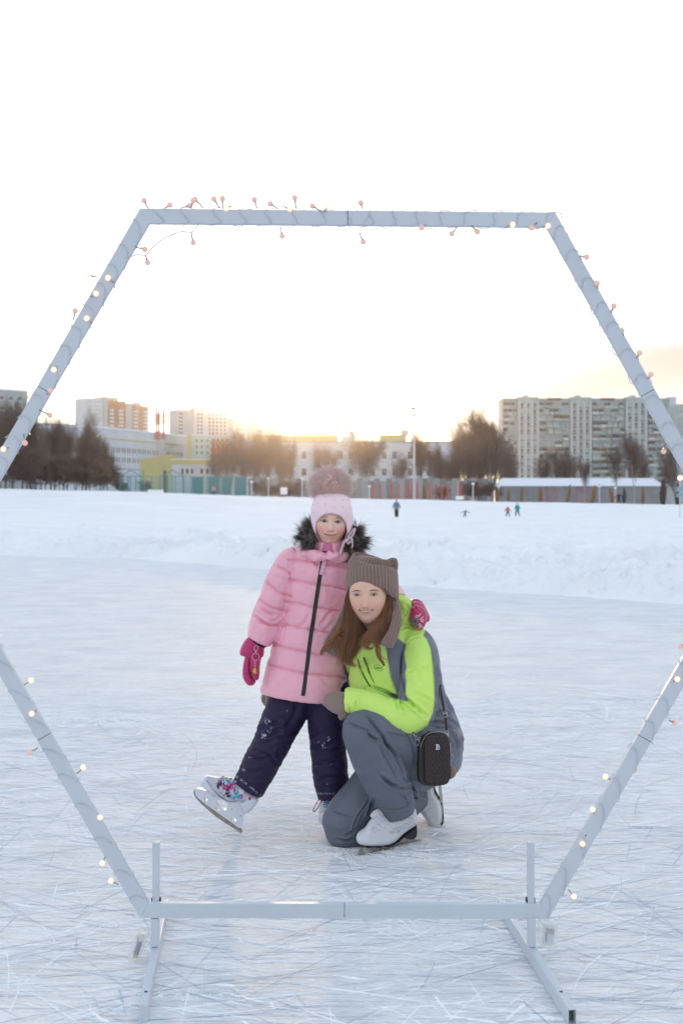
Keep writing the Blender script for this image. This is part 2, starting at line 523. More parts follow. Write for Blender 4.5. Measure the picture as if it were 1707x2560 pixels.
gx = np.linspace(-60, 60, 25)
V = [(x, y, 0.0) for y in gx for x in gx]
tag(mk("ice_rink", V, [(j * 25 + i, j * 25 + i + 1, (j + 1) * 25 + i + 1, (j + 1) * 25 + i) for j in range(24) for i in range(24)], ice_m), kind='structure')

EDGE = [((px - CX) / F, F * CAMZ / (py - HY)) for px, py in ((-150, 1380), (0, 1385), (350, 1398), (700, 1428), (940, 1462), (1200, 1480), (1450, 1493), (1707, 1507), (1900, 1512))]
et, er = np.array([a for a, _ in EDGE]), np.array([b for _, b in EDGE])
def r_edge(phi):
    """distance of the rink's edge for an azimuth (0 = straight ahead)"""
    t = np.tan(np.clip(phi, -1.2, 1.2))
    r = np.interp(t, et, er)
    far = 34.0 + 3 * np.sin(phi * 3)
    k = sstep(0.35, 0.9, np.abs(phi))
    return r * (1 - k) + np.where(phi < 0, 34.0, 30.0) * k
def crest_z(t):
    py = np.interp((t * F + CX), [-400, 0, 300, 700, 1000, 1300, 1707, 2100], [1218, 1223, 1229, 1242, 1249, 1256, 1262, 1266])
    return CAMZ - (py - HY) / F * 172.0
def snow_z(x, y, phi, r):
    re = r_edge(phi)
    n1 = fbm(np.stack([x, y * 0.9, 0 * x], -1), 0.55, 5, 0.55)
    n2 = fbm(np.stack([x, y, 0 * x + 3], -1), 1.9, 5, 0.62)
    n3 = fbm(np.stack([x * 0.35, y * 0.35, 0 * x + 8], -1), 1.0, 3)
    d = r - re + 0.35 * n1 + 0.25 * n3
    cosr = np.maximum(r * np.cos(phi), 0.1)
    prof = 0.33 * sstep(0.0, 1.2, d) - 0.20 * sstep(2.2, 6.0, d)
    n4 = fbm(np.stack([x, y, 0 * x + 5], -1), 5.5, 3, 0.6)
    z = prof + 0.22 * sstep(0.02, 0.7, d) * (1.0 * n1 + 1.25 * n2 + 0.55 * n4) * (1 - 0.45 * sstep(6, 16, d))
    z += 0.34 * np.exp(-((d - 6.0 - 1.0 * n3) / 1.1) ** 2) * (0.8 + 0.9 * n1)
    z += 0.10 * np.exp(-((d - 14.0 - 2.0 * n3) / 1.6) ** 2) * (0.6 + n1)
    z += 0.05 * sstep(10, 20, d) * n3
    z += 0.10 * n1 * sstep(18, 30, r)
    z *= 1 - 0.8 * sstep(55, 100, r)
    z -= 0.25 * sstep(0.3, -0.6, d)
    t = np.tan(np.clip(phi, -1.3, 1.3))
    cz = crest_z(np.clip(t, -0.35, 0.35))
    far = np.where(np.abs(phi) < 1.3, cosr, r)
    z += sstep(136, 171, far) * (cz - 0.02) + 0.12 * sstep(136, 150, far) * n3 * (1 - sstep(165, 175, far)) 
    z += 0.12 * np.exp(-((far - 172) / 3.0) ** 2) * fbm(np.stack([x, y * 0.2, 0 * x], -1), 0.35, 3)
    return z
pf = np.arange(-0.42, 0.4201, 0.0024)
pc1 = np.linspace(0.47, 2 * math.pi - 0.47, 90)
phis = np.concatenate([pf, pc1])
offs = [-0.6]
while offs[-1] < 1200:
    o_ = offs[-1]; rr = o_ + 20
    stp = 0.085 if o_ < 3 else (0.15 if o_ < 9 else max(0.25, 0.012 * rr))
    if 118 < rr < 195: stp = 1.0
    offs.append(o_ + stp)
offs = np.array(offs)
PH, OF = np.meshgrid(phis, offs, indexing='ij')
RR = np.where(OF < 60, r_edge(np.where(PH > math.pi, PH - 2 * math.pi, PH)) + OF, 0)
re_ = r_edge(np.where(PH > math.pi, PH - 2 * math.pi, PH))
RR = re_ * (1 - sstep(60, 110, OF)) + 20 * sstep(60, 110, OF) + OF
pw = np.where(PH > math.pi, PH - 2 * math.pi, PH)
X, Yy = RR * np.sin(pw), RR * np.cos(pw)
Z = snow_z(X, Yy, pw, RR)
V = np.stack([X, Yy, Z], -1).reshape(-1, 3)
na, nr = PH.shape
i, j = np.meshgrid(np.arange(na), np.arange(nr - 1), indexing='ij')
i2 = (i + 1) % na
Fc = np.stack([i * nr + j, i * nr + j + 1, i2 * nr + j + 1, i2 * nr + j], -1).reshape(-1, 4)
snow_m = mat("snow", (0.91, 0.925, 0.94), 0.75, spec=0.3, noise=0.06, nscale=0.35, stretch=(.5, 1.6, 1), bump=0.07, bscale=5.0)
tag(mk("snow_field", V, Fc, snow_m, smooth=True), kind='structure')

# skate marks: thin snow ridges thrown up beside cut grooves
def marks(n, Y0, Y1, wmin, wmax, lmin, lmax, seed, dark):
    R = np.random.default_rng(seed)
    Vs, Fs, cnt = [], [], 0
    m = 14
    for _ in range(n):
        Yc = math.sqrt(R.uniform(Y0 ** 2, Y1 ** 2)); t = R.uniform(-0.36, 0.36)
        c = np.array([t * Yc, Yc])
        a = R.normal(0.0, 0.55) if R.random() < 0.8 else R.uniform(0, math.pi)
        L_ = R.uniform(lmin, lmax) * (1.8 if R.random() < 0.15 else 1)
        k = R.normal(0, 0.5)
        s = np.linspace(-0.5, 0.5, m) * L_
        ang = a + k * s
        p = c + np.cumsum(np.stack([np.cos(ang), np.sin(ang)], 1), 0) * (L_ / m)
        nrm = np.stack([-np.sin(ang), np.cos(ang)], 1)
        w0 = R.uniform(wmin, wmax)
        env = np.sin(np.linspace(0.05, math.pi - 0.05, m)) ** 0.5
        w = w0 * env * (0.35 + 0.9 * R.random(m))
        if dark:
            Vv = np.zeros((m, 2, 3)); Vv[:, 0, :2] = p - nrm * w[:, None] * .5; Vv[:, 1, :2] = p + nrm * w[:, None] * .5; Vv[:, :, 2] = 0.0012 + 0.00002 * (_ % 20)
            kk = 2
        else:
            Vv = np.zeros((m, 3, 3)); Vv[:, 0, :2] = p - nrm * w[:, None]; Vv[:, 1, :2] = p + nrm * (w * (R.random(m) - .5))[:, None]; Vv[:, 2, :2] = p + nrm * w[:, None]
            Vv[:, 1, 2] = w * R.uniform(.25, .55) ; Vv[:, (0, 2), 2] = -0.001
            kk = 3
        Vs.append(Vv.reshape(-1, 3))
        for q in range(m - 1):
            for e_ in range(kk - 1):
                b0 = cnt + q * kk + e_
                Fs.append((b0, b0 + 1, b0 + kk + 1, b0 + kk)[::-1])
        cnt += m * kk
    return np.concatenate(Vs), Fs
mk_m = mat("scraped_snow", (0.95, 0.96, 0.97), 0.8, noise=0.05, nscale=60)
gr_m = mat("cut_groove", (0.50, 0.58, 0.69), 0.6)  # flat groove ribbons, darkened to stand in for blue shadow beside the ridges
b = MB()
b.add(*marks(3600, 2.2, 8.5, 0.0013, 0.0046, 0.06, 0.5, 5, False), 0)
b.add(*marks(170, 2.2, 8.5, 0.002, 0.0045, 0.5, 1.5, 25, False), 0)
b.add(*marks(420, 2.2, 8.5, 0.004, 0.009, 0.04, 0.20, 8, False), 0)
b.add(*marks(800, 7.5, 16, 0.003, 0.009, 0.2, 0.9, 6, False), 0)
b.add(*marks(2000, 2.2, 8.5, 0.0014, 0.0042, 0.08, 0.6, 7, True), 1)
b.add(*marks(170, 2.2, 8.5, 0.0016, 0.0034, 0.7, 1.7, 17, True), 1)
tag(b.build("skate_marks", [mk_m, gr_m]), kind='stuff', label="thin snow ridges and grooves cut by skates across the ice", cat="skate marks")
b = MB()
R_ = np.random.default_rng(3)
lumps = [(P(235, 1800, 1).x * 7.6, 7.6, 0.22, 60), (P(545, 1748, 1).x * 8.4, 8.4, 0.3, 14)]
def crumbs(cx, cy, sp, n, smin, smax):
    for _ in range(n):
        x, y = cx + R_.normal(0, sp), cy + R_.normal(0, sp * 0.5)
        s = R_.uniform(smin, smax)
        V_, F_ = ball((x, y, s * 0.25), (s * R_.uniform(.8, 1.8), s * R_.uniform(.7, 1.3), s * .6), 6, 4)
        V_ = V_ + R_.normal(0, s * 0.15, V_.shape)
        b.add(V_, F_)
crumbs((225 - CX) / F * 7.6, 7.6, 0.16, 90, 0.003, 0.010)
crumbs((610 - CX) / F * 5.0, 4.98, 0.05, 70, 0.001, 0.0035)
crumbs((1000 - CX) / F * 4.72, 4.72, 0.14, 160, 0.001, 0.004)
crumbs((860 - CX) / F * 4.72, 4.75, 0.06, 90, 0.001, 0.004)
crumbs((520 - CX) / F * 3.3, 3.35, 0.05, 30, 0.001, 0.004)
crumbs((390 - CX) / F * 3.3, 3.35, 0.05, 30, 0.001, 0.004)
for _ in range(260):
    Yc = math.sqrt(R_.uniform(2.4 ** 2, 12 ** 2)); crumbs(R_.uniform(-.33, .33) * Yc, Yc, 0.02, 3, 0.0012, 0.0045)
tag(b.build("snow_crumbs", mk_m, smooth=True), kind='stuff', label="small crumbs of scraped snow lying on the ice", cat="snow crumbs")

# ---------------------------------------------------------------- far town
def haze_box():
    me = MB().box(-1500, 1500, -1500, 1500, -1.6, 75)
    m = bpy.data.materials.new("winter_haze"); m.use_nodes = True
    N, L = m.node_tree.nodes, m.node_tree.links; N.clear()
    o = N.new('ShaderNodeOutputMaterial'); v = N.new('ShaderNodeVolumePrincipled')
    v.inputs['Color'].default_value = (0.93, 0.93, 0.95, 1)
    v.inputs['Density'].default_value = HAZE
    v.inputs['Anisotropy'].default_value = 0.92
    L.new(v.outputs[0], o.inputs['Volume'])
    ob = me.build("haze", m)
    tag(ob, kind='stuff', label="pale winter haze between camera and the far town", cat="haze")
HAZE = 0.00014
haze_box()

def win_mesh(w, h, nm, frame_m, glass_m):
    pass
glass_d = mat("dark_window_glass", (0.045, 0.05, 0.06), 0.12, spec=0.8, noise=0.3, nscale=0.3)
glass_b = mat("brown_curtained_glass", (0.11, 0.075, 0.055), 0.25, noise=0.3, nscale=0.3)
white_f = mat("white_window_frame", (0.7, 0.7, 0.7), 0.5)
_wm = {}
def window(parent, x, z, y, w, h, gm, label=None, mull=True):
    """a recessed-looking window: proud frame with a pane child sharing one mesh per size"""
    key = (round(w, 2), round(h, 2), mull)
    if key not in _wm:
        b = MB(); t = 0.055 * min(w, h) + 0.02
        b.box(-w / 2, w / 2, -.12, .02, -h / 2, -h / 2 + t); b.box(-w / 2, w / 2, -.12, .02, h / 2 - t, h / 2)
        b.box(-w / 2, -w / 2 + t, -.12, .02, -h / 2 + t, h / 2 - t); b.box(w / 2 - t, w / 2, -.12, .02, -h / 2 + t, h / 2 - t)
        if mull: b.box(-t / 2, t / 2, -.11, .02, -h / 2 + t, h / 2 - t); b.box(-w / 2 + t, -t / 2, -.1, .02, h * .18, h * .18 + t * .7); b.box(t / 2, w / 2 - t, -.1, .02, h * .18, h * .18 + t * .7)
        me1 = bpy.data.meshes.new("window"); me1.from_pydata(np.concatenate(b.v).tolist(), [], b.f); me1.materials.append(white_f)
        me2s = {}
        _wm[key] = (me1, me2s, t)
    me1, me2s, t = _wm[key]
    if gm.name not in me2s:
        b = MB().box(-w / 2 + t, w / 2 - t, -.06, .015, -h / 2 + t, h / 2 - t)
        me2 = bpy.data.meshes.new("pane"); me2.from_pydata(np.concatenate(b.v).tolist(), [], b.f); me2.materials.append(gm); me2s[gm.name] = me2
    o = bpy.data.objects.new("window", me1); COL.objects.link(o); o.parent = parent; o.location = (x, y, z)
    g = bpy.data.objects.new("pane", me2s[gm.name]); COL.objects.link(g); g.parent = o
    return o
def bpart(name, parent, m, x0, x1, y0, y1, z0, z1):
    """box part in the parent's own frame"""
    b = MB().box(x0, x1, y0, y1, z0, z1)
    me = bpy.data.meshes.new(name); me.from_pydata(np.concatenate(b.v).tolist(), [], b.f); me.materials.append(m)
    o = bpy.data.objects.new(name, me); COL.objects.link(o); o.parent = parent
    return o
def bthing(name, pxa, pxb, Ya, Yb, label, cat, group=None):
    """building frame: local x runs along the facade from pxa to pxb, -y towards the rink, metres"""
    A, B_ = Vector(((pxa - CX) / F * Ya, Ya, 0)), Vector(((pxb - CX) / F * Yb, Yb, 0))
    o = thing(name, A, label, cat, group)
    d = B_ - A
    o.rotation_euler = (0, 0, math.atan2(d.y, d.x))
    return o, d.length
def zpx(py, Y): return CAMZ - (py - HY) / F * Y

# white school in the middle
c_white = mat("pale_school_plaster", (0.50, 0.55, 0.60), 0.8, noise=0.08, nscale=0.3)
c_yel = mat("yellow_plaster", (0.46, 0.42, 0.20), 0.8, noise=0.06, nscale=0.4)
c_grey = mat("grey_panel", (0.34, 0.39, 0.40), 0.8, noise=0.08, nscale=0.3)
c_dark = mat("dark_seam", (0.10, 0.10, 0.11), 0.8)
c_snow = mat("roof_snow", (0.8, 0.84, 0.9), 0.8)
sch, L_ = bthing("school_building", 575, 1130, 270, 270, "long white three-storey school behind the bare trees in the middle", "school building")
q = 270 / F
zt = zpx(1107, 270)
bpart("wall", sch, c_white, 0, L_, 0, 14, 0.5, zt)
bpart("cornice", sch, c_grey, -.2, L_ + .2, -.25, 14.2, zt + .002, zt + .35)
bpart("penthouse", sch, c_yel, (620 - 575) * q, (845 - 575) * q, 1, 12, zt + .36, zt + 1.7)
bpart("penthouse", sch, c_yel, (950 - 575) * q, (1015 - 575) * q, -.05, 12, zt + .36, zt + 1.7)
bpart("lift_housing", sch, c_white, (852 - 575) * q, (888 - 575) * q, 1, 6, zt + .36, zt + 1.5)
bpart("lift_housing", sch, c_white, (871 - 575) * q, (887 - 575) * q, 2, 6, zt + 1.5, zt + 2.5)
bpart("roof_slab", sch, c_dark, (870 - 575) * q, (888 - 575) * q, 1.9, 6.1, zt + 2.5, zt + 2.65)
bpart("lift_housing", sch, c_white, (1005 - 575) * q, (1022 - 575) * q, 2, 6, zt + 1.7, zt + 2.7)
bpart("roof_slab", sch, c_dark, (1004 - 575) * q, (1023 - 575) * q, 1.9, 6.1, zt + 2.7, zt + 2.85)
for wx in (606, 645, 670, 699, 727, 760, 771 + 26, 820, 851, 877, 931, 960, 986, 1025, 1048, 1072, 1096):
    for wy, hh in ((1138, 20), (1180, 20), (1216, 16)):
        window(sch, (wx - 575) * q, zpx(wy, 270), 0, 13 * q, hh * q, glass_b if wx < 900 else glass_d)

# white building at left, running away to the right
lw, L_ = bthing("office_building", 222, 470, 300, 345, "long white three-storey building with paired windows left of the yellow one", "office building")
zl = zpx(1066, 300)
bpart("wall", lw, c_white, 0, L_, 0, 14, 0.5, zl)
bpart("cornice", lw, c_yel, -.1, L_ + .1, -.12, -.002, zl - 2.6, zl - 2.3)
bpart("parapet", lw, c_snow, -.2, L_ + .2, -.2, 14, zl + .002, zl + .3)
k = 0
x_ = 2.6
while x_ < L_ - 2:
    for zz, hh in ((zl - 5.0, 1.35), (zl - 7.4, 1.35), (zl - 9.6, .6)):
        for dx in (0, 1.05):
            window(lw, x_ + dx, zz, 0, .62, hh, glass_d, mull=False)
    x_ += 2.45
# building further left behind the trees
fl, L_ = bthing("apartment_building", 0, 212, 380, 400, "pale low apartment block hidden behind the tangled trees at far left", "apartment building")
bpart("wall", fl, c_white, 12.6, L_, 0, 12, 0.5, zpx(1052, 380))
bpart("wall", fl, c_grey, -14, 8.5, -1, 12, 0.5, zpx(975, 380))
bpart("parapet", fl, c_snow, -14.1, 8.6, -1.1, 12, zpx(975, 380) + .002, zpx(975, 380) + .4)
for xx in range(-12, 8, 3):
    for k in range(8): window(fl, xx, zpx(975, 380) - 2.2 - k * 3, -1, 1.5, 1.4, glass_d)
for xx in range(15, 24, 2):
    for k in range(6): window(fl, xx, zpx(1052, 380) - 2.2 - k * 3, 0, 1.1, 1.3, glass_d)
# orange and white tower
c_or = mat("orange_panel", (0.36, 0.17, 0.09), 0.8, noise=0.12, nscale=0.4)
c_tw = mat("tower_grey", (0.36, 0.40, 0.42), 0.8, noise=0.07, nscale=0.2)
c_tw2 = mat("tower_pale", (0.50, 0.55, 0.58), 0.8, noise=0.06, nscale=0.2)
tw, L_ = bthing("tower_block", 212, 392, 800, 830, "tower block with orange panels and white balconies above the trees at left", "tower block")
q = 800 / F
def tz(py): return zpx(py, 800)
bpart("wall", tw, c_tw2, 0, 50 * q, 0, 14, 1, tz(995))
bpart("wall", tw, c_tw, 50 * q + .01, 62 * q, -.6, 14, 1, tz(989))
bpart("wall", tw, c_or, 62 * q + .01, 112 * q, 0, 14, 1, tz(998))
bpart("lift_housing", tw, c_tw2, 79 * q, 93 * q, 1, 8, tz(998), tz(988))
bpart("wall", tw, c_tw, 112 * q + .01, 130 * q, -.5, 14, 1, tz(1002))
bpart("wall", tw, c_or, 130 * q + .01, 178 * q, .1, 14, 1, tz(1008))
bpart("lift_housing", tw, c_tw2, 146 * q, 160 * q, 1, 8, tz(1008), tz(998))
for k in range(9):
    zz = tz(1022 + k * 9.7)
    for x0 in (66, 92, 134, 161):
        bpart("balcony", tw, c_tw2, x0 * q, (x0 + 12) * q, -1.3, -.02, zz - .75, zz + .55)
    for x0 in (83,) + (150,):
        window(tw, x0 * q, zz, 0.0, 1.3, 1.5, glass_d, mull=False)
    for x0 in (72, 98, 140, 167):
        window(tw, x0 * q, zz + 1.25, -.0, 2.2, 1.1, glass_d)
for k in range(9):
    bpart("panel_seam", tw, c_dark, 1, 48 * q, -.06, -.003, tz(1004 + k * 9.7), tz(1004 + k * 9.7) + .12)
# grey tower in the middle left
gt, L_ = bthing("tower_block", 442, 595, 700, 715, "grey stepped tower block behind the light green building, left of the sunlit roofs", "tower block")
q = 700 / F
def tz(py): return zpx(py, 700)
bpart("wall", gt, c_tw, 0, 44 * q, 0, 14, 1, tz(1023))
bpart("wall", gt, c_tw2, 44 * q + .01, 80 * q, -.5, 14, 1, tz(1022))
bpart("wall", gt, c_tw2, 80 * q + .01, 134 * q, 0, 14, 1, tz(1030))
bpart("wall", gt, c_tw, 134 * q + .01, 151 * q, -.3, 14, 1, tz(1039))
for x0, x1, pa, pb in ((43, 51, 1023, 1016), (71, 80, 1022, 1014), (98, 106, 1030, 1025), (124, 133, 1030, 1023)):
    bpart("lift_housing", gt, c_tw, x0 * q, x1 * q, 1, 7, tz(pa), tz(pb))
for k in range(7):
    zz = tz(1034 + k * 9.4)
    for x0 in (55, 64, 86, 96, 106, 116, 127): window(gt, x0 * q, zz, -.5 if x0 < 80 else 0, 1.4, 1.3, glass_d, mull=False)
    for x0 in (52, 84, 112): bpart("balcony", gt, c_tw2, x0 * q, (x0 + 12) * q, -1.6, -.52, zz - 1.6, zz - .8)
    window(gt, 10 * q, zz, 0, 2.6, 1.2, glass_d)
# stepped roofs right under the sun
st, L_ = bthing("apartment_building", 595, 778, 820, 880, "stepped apartment block against the sun glow in the middle", "apartment building")
q = 850 / F
for n_, (a, b_, top) in enumerate(((0, 32, 1052), (32, 64, 1052), (64, 100, 1058), (100, 136, 1064), (136, 183, 1071))):
    z_ = zpx(top, 830 + 10 * n_)
    bpart("wall", st, c_tw if n_ % 2 else c_tw2, a * q + .01, b_ * q, 0.2 * (n_ % 2), 14, 1, z_)
    bpart("lift_housing", st, c_tw, (a + 20) * q, (a + 27) * q, 2, 7, z_, z_ + 1.4)
    for k in range(6):
        for x0 in range(a + 6, b_ - 2, 9): window(st, x0 * q, z_ - 3 - k * 3, 0.2 * (n_ % 2), 1.4, 1.3, glass_d, mull=False)
# yellow strip, green block, brick balconies, low yellow annex
c_grn = mat("light_green_plaster", (0.42, 0.52, 0.46), 0.8, noise=0.05, nscale=0.3)
c_brn = mat("brown_red_panel", (0.22, 0.085, 0.065), 0.8, noise=0.1, nscale=0.4)
gb, L_ = bthing("green_building", 466, 582, 330, 330, "light green block with a yellow edge and brown-red balconies left of the trees", "building")
q = 330 / F
bpart("wall", gb, c_yel, 0, 12.5 * q, -.2, 10, .5, zpx(1087, 330))
bpart("wall", gb, c_grn, 12.5 * q + .01, 61 * q, 0, 10, .5, zpx(1087, 330))
bpart("wall", gb, c_grey, 61 * q + .01, 114 * q, 0, 10, .5, zpx(1088, 330))
bpart("parapet", gb, c_snow, 12.5 * q, 61 * q, -.1, 10, zpx(1087, 330) + .002, zpx(1085.5, 330))
for k in range(3):
    zz = zpx(1102 + k * 15 + 3 * (k > 0) * 0, 330)
    for x0 in (26, 39, 53): window(gb, x0 * q, zz, 0, .5, .8, glass_d, mull=False)
for k in range(4):
    bpart("balcony", gb, c_brn, 61.5 * q, 112 * q, -1.2, -.02, zpx(1113 + k * 16, 330), zpx(1103 + k * 16, 330))
    for x0 in (68, 79, 90, 101): window(gb, x0 * q, zpx(1100 + k * 16, 330), 0, .9, .9, glass_d, mull=False)
ya, L_ = bthing("yellow_building", 350, 532, 240, 240, "low yellow building with a sloping top behind the teal fence", "building")
q = 240 / F
b = MB()
zz0, zz1 = zpx(1148, 240), zpx(1136, 240)
me = bpy.data.meshes.new("wall")
xs0, xs1 = 0, 78 * q
me.from_pydata([(xs0, 0, .5), (xs1, 0, .5), (xs1, 0, zz1), (xs0, 0, zz0), (xs0, 9, .5), (xs1, 9, .5), (xs1, 9, zz1), (xs0, 9, zz0)], [], [(0, 1, 2, 3), (5, 4, 7, 6), (3, 2, 6, 7), (0, 3, 7, 4), (1, 5, 6, 2)])
me.materials.append(c_yel); o = bpy.data.objects.new("wall", me); COL.objects.link(o); o.parent = ya
bpart("wall", ya, c_white, 78 * q + .01, 182 * q, .2, 9, .5, zpx(1161, 240))
bpart("parapet", ya, c_yel, 78 * q + .01, 182 * q, .0, 9, zpx(1161, 240) + .002, zpx(1149, 240))
bpart("roof_snow", ya, c_snow, 78 * q + .01, 182 * q, -.1, 9, zpx(1149, 240) + .003, zpx(1147.5, 240))
for x0 in (36, 48, 60, 84, 98, 112): window(ya, (x0 + 70 - 0) * q - 0, zpx(1178, 240), .2, .6, 1.1, glass_d, mull=False)
bpart("door", ya, c_dark, 58 * q, 66 * q, -.05, -.002, 1.5, zpx(1176, 240))
# big apartment block at right
c_b1 = mat("panel_block_pale", (0.36, 0.41, 0.40), 0.8, noise=0.10, nscale=0.25)
c_b2 = mat("panel_block_blue", (0.29, 0.35, 0.37), 0.8, noise=0.12, nscale=0.3)
c_b3 = mat("glazed_balcony", (0.25, 0.29, 0.30), 0.3, spec=0.8, noise=0.25, nscale=0.5)
c_b4 = mat("wooden_balcony", (0.32, 0.21, 0.13), 0.6, noise=0.2, nscale=0.6)
glass_r = mat("red_brown_recess", (0.12, 0.075, 0.065), 0.6)
rb, L_ = bthing("apartment_block", 1256, 1672, 550, 550, "large pale panel apartment block with rows of balconies at right", "apartment block")
q = 550 / F
def bz(py): return zpx(py, 550)
bpart("wall", rb, c_b1, 0, L_, 0, 14, 1, bz(1001))
bpart("side_wall", rb, c_tw2, L_ + .01, L_ + 3, -.3, 14, 1, bz(992))
segs = [(0, 37, 'bal'), (37, 89, 'win'), (89, 168, 'bal'), (168, 222, 'win'), (222, 306, 'bal'), (306, 362, 'win'), (362, 412, 'bal')]
for x0, x1, kd in segs:
    if kd == 'win':
        bpart("parapet", rb, c_b1, x0 * q, x1 * q, -.9, 14, bz(1001) + .003, bz(993))
        bpart("stair_wall", rb, c_b1, x0 * q, x1 * q, -.8, -.003, 1, bz(1001))
        bpart("lift_housing", rb, c_tw2, (x0 + 18) * q, (x0 + 29) * q, 2, 8, bz(993), bz(987))
        bpart("lift_housing", rb, c_dark, (x0 + 4) * q, (x0 + 40) * q, 3, 8, bz(993), bz(991.5))
        for r in range(4): bpart("pilaster", rb, c_tw2, (x0 + 2 + r * 16) * q, (x0 + 5 + r * 16) * q, -1.1, -.803, 1, bz(1003))
    else:
        bpart("parapet", rb, c_b2, x0 * q, x1 * q, -.3, 14, bz(1001) + .003, bz(996))
        if x1 - x0 > 70: bpart("attic", rb, glass_r, (x0 + 22) * q, (x0 + 58) * q, -.6, 5, bz(1000.5), bz(995))
rr = random.Random(5)
for k in range(14):
    zz = bz(1012 + k * 16.2)
    for x0, x1, kd in segs:
        if kd == 'win':
            for r in range(3):
                window(rb, (x0 + 11 + r * 16) * q, zz, -.8, 1.25, 1.5, glass_d if rr.random() < .7 else c_b3, mull=False)
                bpart("recess", rb, glass_r, (x0 + 7.5 + r * 16) * q, (x0 + 14.5 + r * 16) * q, -.86, -.803, zz - 1.55, zz - .95)
        else:
            x = x0 + 1.5
            while x < x1 - 8:
                w = rr.choice((12, 15, 18, 22)); w = min(w, x1 - 1 - x)
                dp = rr.choice((.25, .9, 1.3))
                lower = rr.choice((c_b1, c_b2, c_b1, c_tw2, c_b2))
                bpart("balcony", rb, lower, x * q, (x + w - .7) * q, -dp, -.004, zz - 1.3, zz - .25)
                up = rr.choice((c_b3, glass_d, glass_d, c_b3, c_b2, c_b4 if rr.random() < .25 else c_b3, glass_b))
                bpart("balcony_glazing", rb, up, x * q + .15, (x + w - .7) * q - .15, -dp + .12, -.006, zz - .25, zz + .95)
                x += w
fr_, L_ = bthing("apartment_block", 1690, 1760, 480, 480, "pale end wall of another block at the right edge", "apartment block")
bpart("wall", fr_, c_b1, 0, L_, 0, 12, 1, zpx(1010, 480))
for k in range(12): bpart("panel_seam", fr_, c_dark, .3, L_, -.04, -.002, zpx(1010, 480) - 2.8 * (k + 1), zpx(1010, 480) - 2.8 * (k + 1) + .08)

# long low shed with snowy roof at right
c_shed = mat("shed_wall_grey", (0.26, 0.265, 0.28), 0.85, noise=0.15, nscale=0.5)
c_mur = mat("faded_pink_wall", (0.29, 0.22, 0.235), 0.85, noise=0.2, nscale=0.5)
sh, L_ = bthing("garage_row", 1247, 1655, 200, 200, "long low grey garage row under a snowy roof at right", "garages")
q = 200 / F
z0, z1 = 1.1, zpx(1213, 200)
xs = np.linspace(0, L_, 18)
for n_ in range(17): bpart("wall_panel", sh, c_mur if n_ in (4, 5, 8, 9) else c_shed, xs[n_] + .015, xs[n_ + 1] - .015, 0 if n_ % 2 else .03, .3, z0 - 1, z1)
bpart("wall", sh, c_dark, .1, L_ - .1, .31, 6, 0.2, z1)
me = bpy.data.meshes.new("roof")
zt_ = zpx(1194, 200)
me.from_pydata([(-.3, -.5, z1), (L_ + .3, -.5, z1), (L_ - .4, 4, zt_), (16 * q, 4, zt_), (-.3, -.5, z1 - .15), (L_ + .3, -.5, z1 - .15), (L_ + .3, 8, z1 - .15), (-.3, 8, z1 - .15)], [],
               [(0, 1, 2, 3), (4, 5, 1, 0), (1, 5, 6, 2), (3, 2, 6, 7), (0, 3, 7, 4), (4, 7, 6, 5)])
me.materials.append(c_snow); o = bpy.data.objects.new("roof", me); COL.objects.link(o); o.parent = sh

# grey board wall behind the red posts
bw, L_ = bthing("board_wall", 620, 1235, 196, 196, "grey board wall behind the red posts", "wall")
q = 196 / F
xs = np.linspace(0, L_, 42); rr = random.Random(2)
for n_ in range(41):
    gp = mat("board_grey_%s" % "abc"[n_ % 3], ((0.22, 0.24, 0.25), (0.28, 0.31, 0.33), (0.19, 0.19, 0.20))[n_ % 3], 0.8, noise=.1)
    bpart("board", bw, gp, xs[n_] + .02, xs[n_ + 1] - .02, 0.03 * (n_ % 2), .2, .9, zpx(1196 + rr.choice((0, 0, 6)), 196))
# teal fence
c_teal = mat("teal_paint", (0.05, 0.26, 0.29), 0.6)
tf, L_ = bthing("teal_fence", 300, 615, 182, 182, "tall teal wire fence left of the girl's pompom", "fence")
q = 182 / F
ztop = zpx(1190, 182)
for n_ in range(17):
    bpart("post", tf, c_teal, n_ * L_ / 16 - .06, n_ * L_ / 16 + .06, -.06, .06, 1.2, ztop + (0.9 if n_ in (3, 8) else 0))
for zz in (ztop, ztop - 1.0): bpart("rail", tf, c_teal, 0, L_, -.03, .03, zz - .05, zz)
b = MB()
for n_ in range(int(L_ / .17)): b.box(n_ * .17, n_ * .17 + .03, -.01, .01, 1.3, ztop)
for n_ in range(14): b.box(0, L_, -.012, -.004, 1.5 + n_ * .17, 1.525 + n_ * .17)
me = bpy.data.meshes.new("wire_net"); me.from_pydata(np.concatenate(b.v).tolist(), [], b.f); me.materials.append(c_teal)
o = bpy.data.objects.new("wire_net", me); COL.objects.link(o); o.parent = tf; tag(o, kind='stuff')
for n_, (a, b_) in enumerate(((480, 508), (520, 548), (556, 578), (586, 614))):
    bpart("solid_panel", tf, c_teal, (a - 300) * q, (b_ - 300) * q, .07, .12, 1.3, zpx(1192, 182))
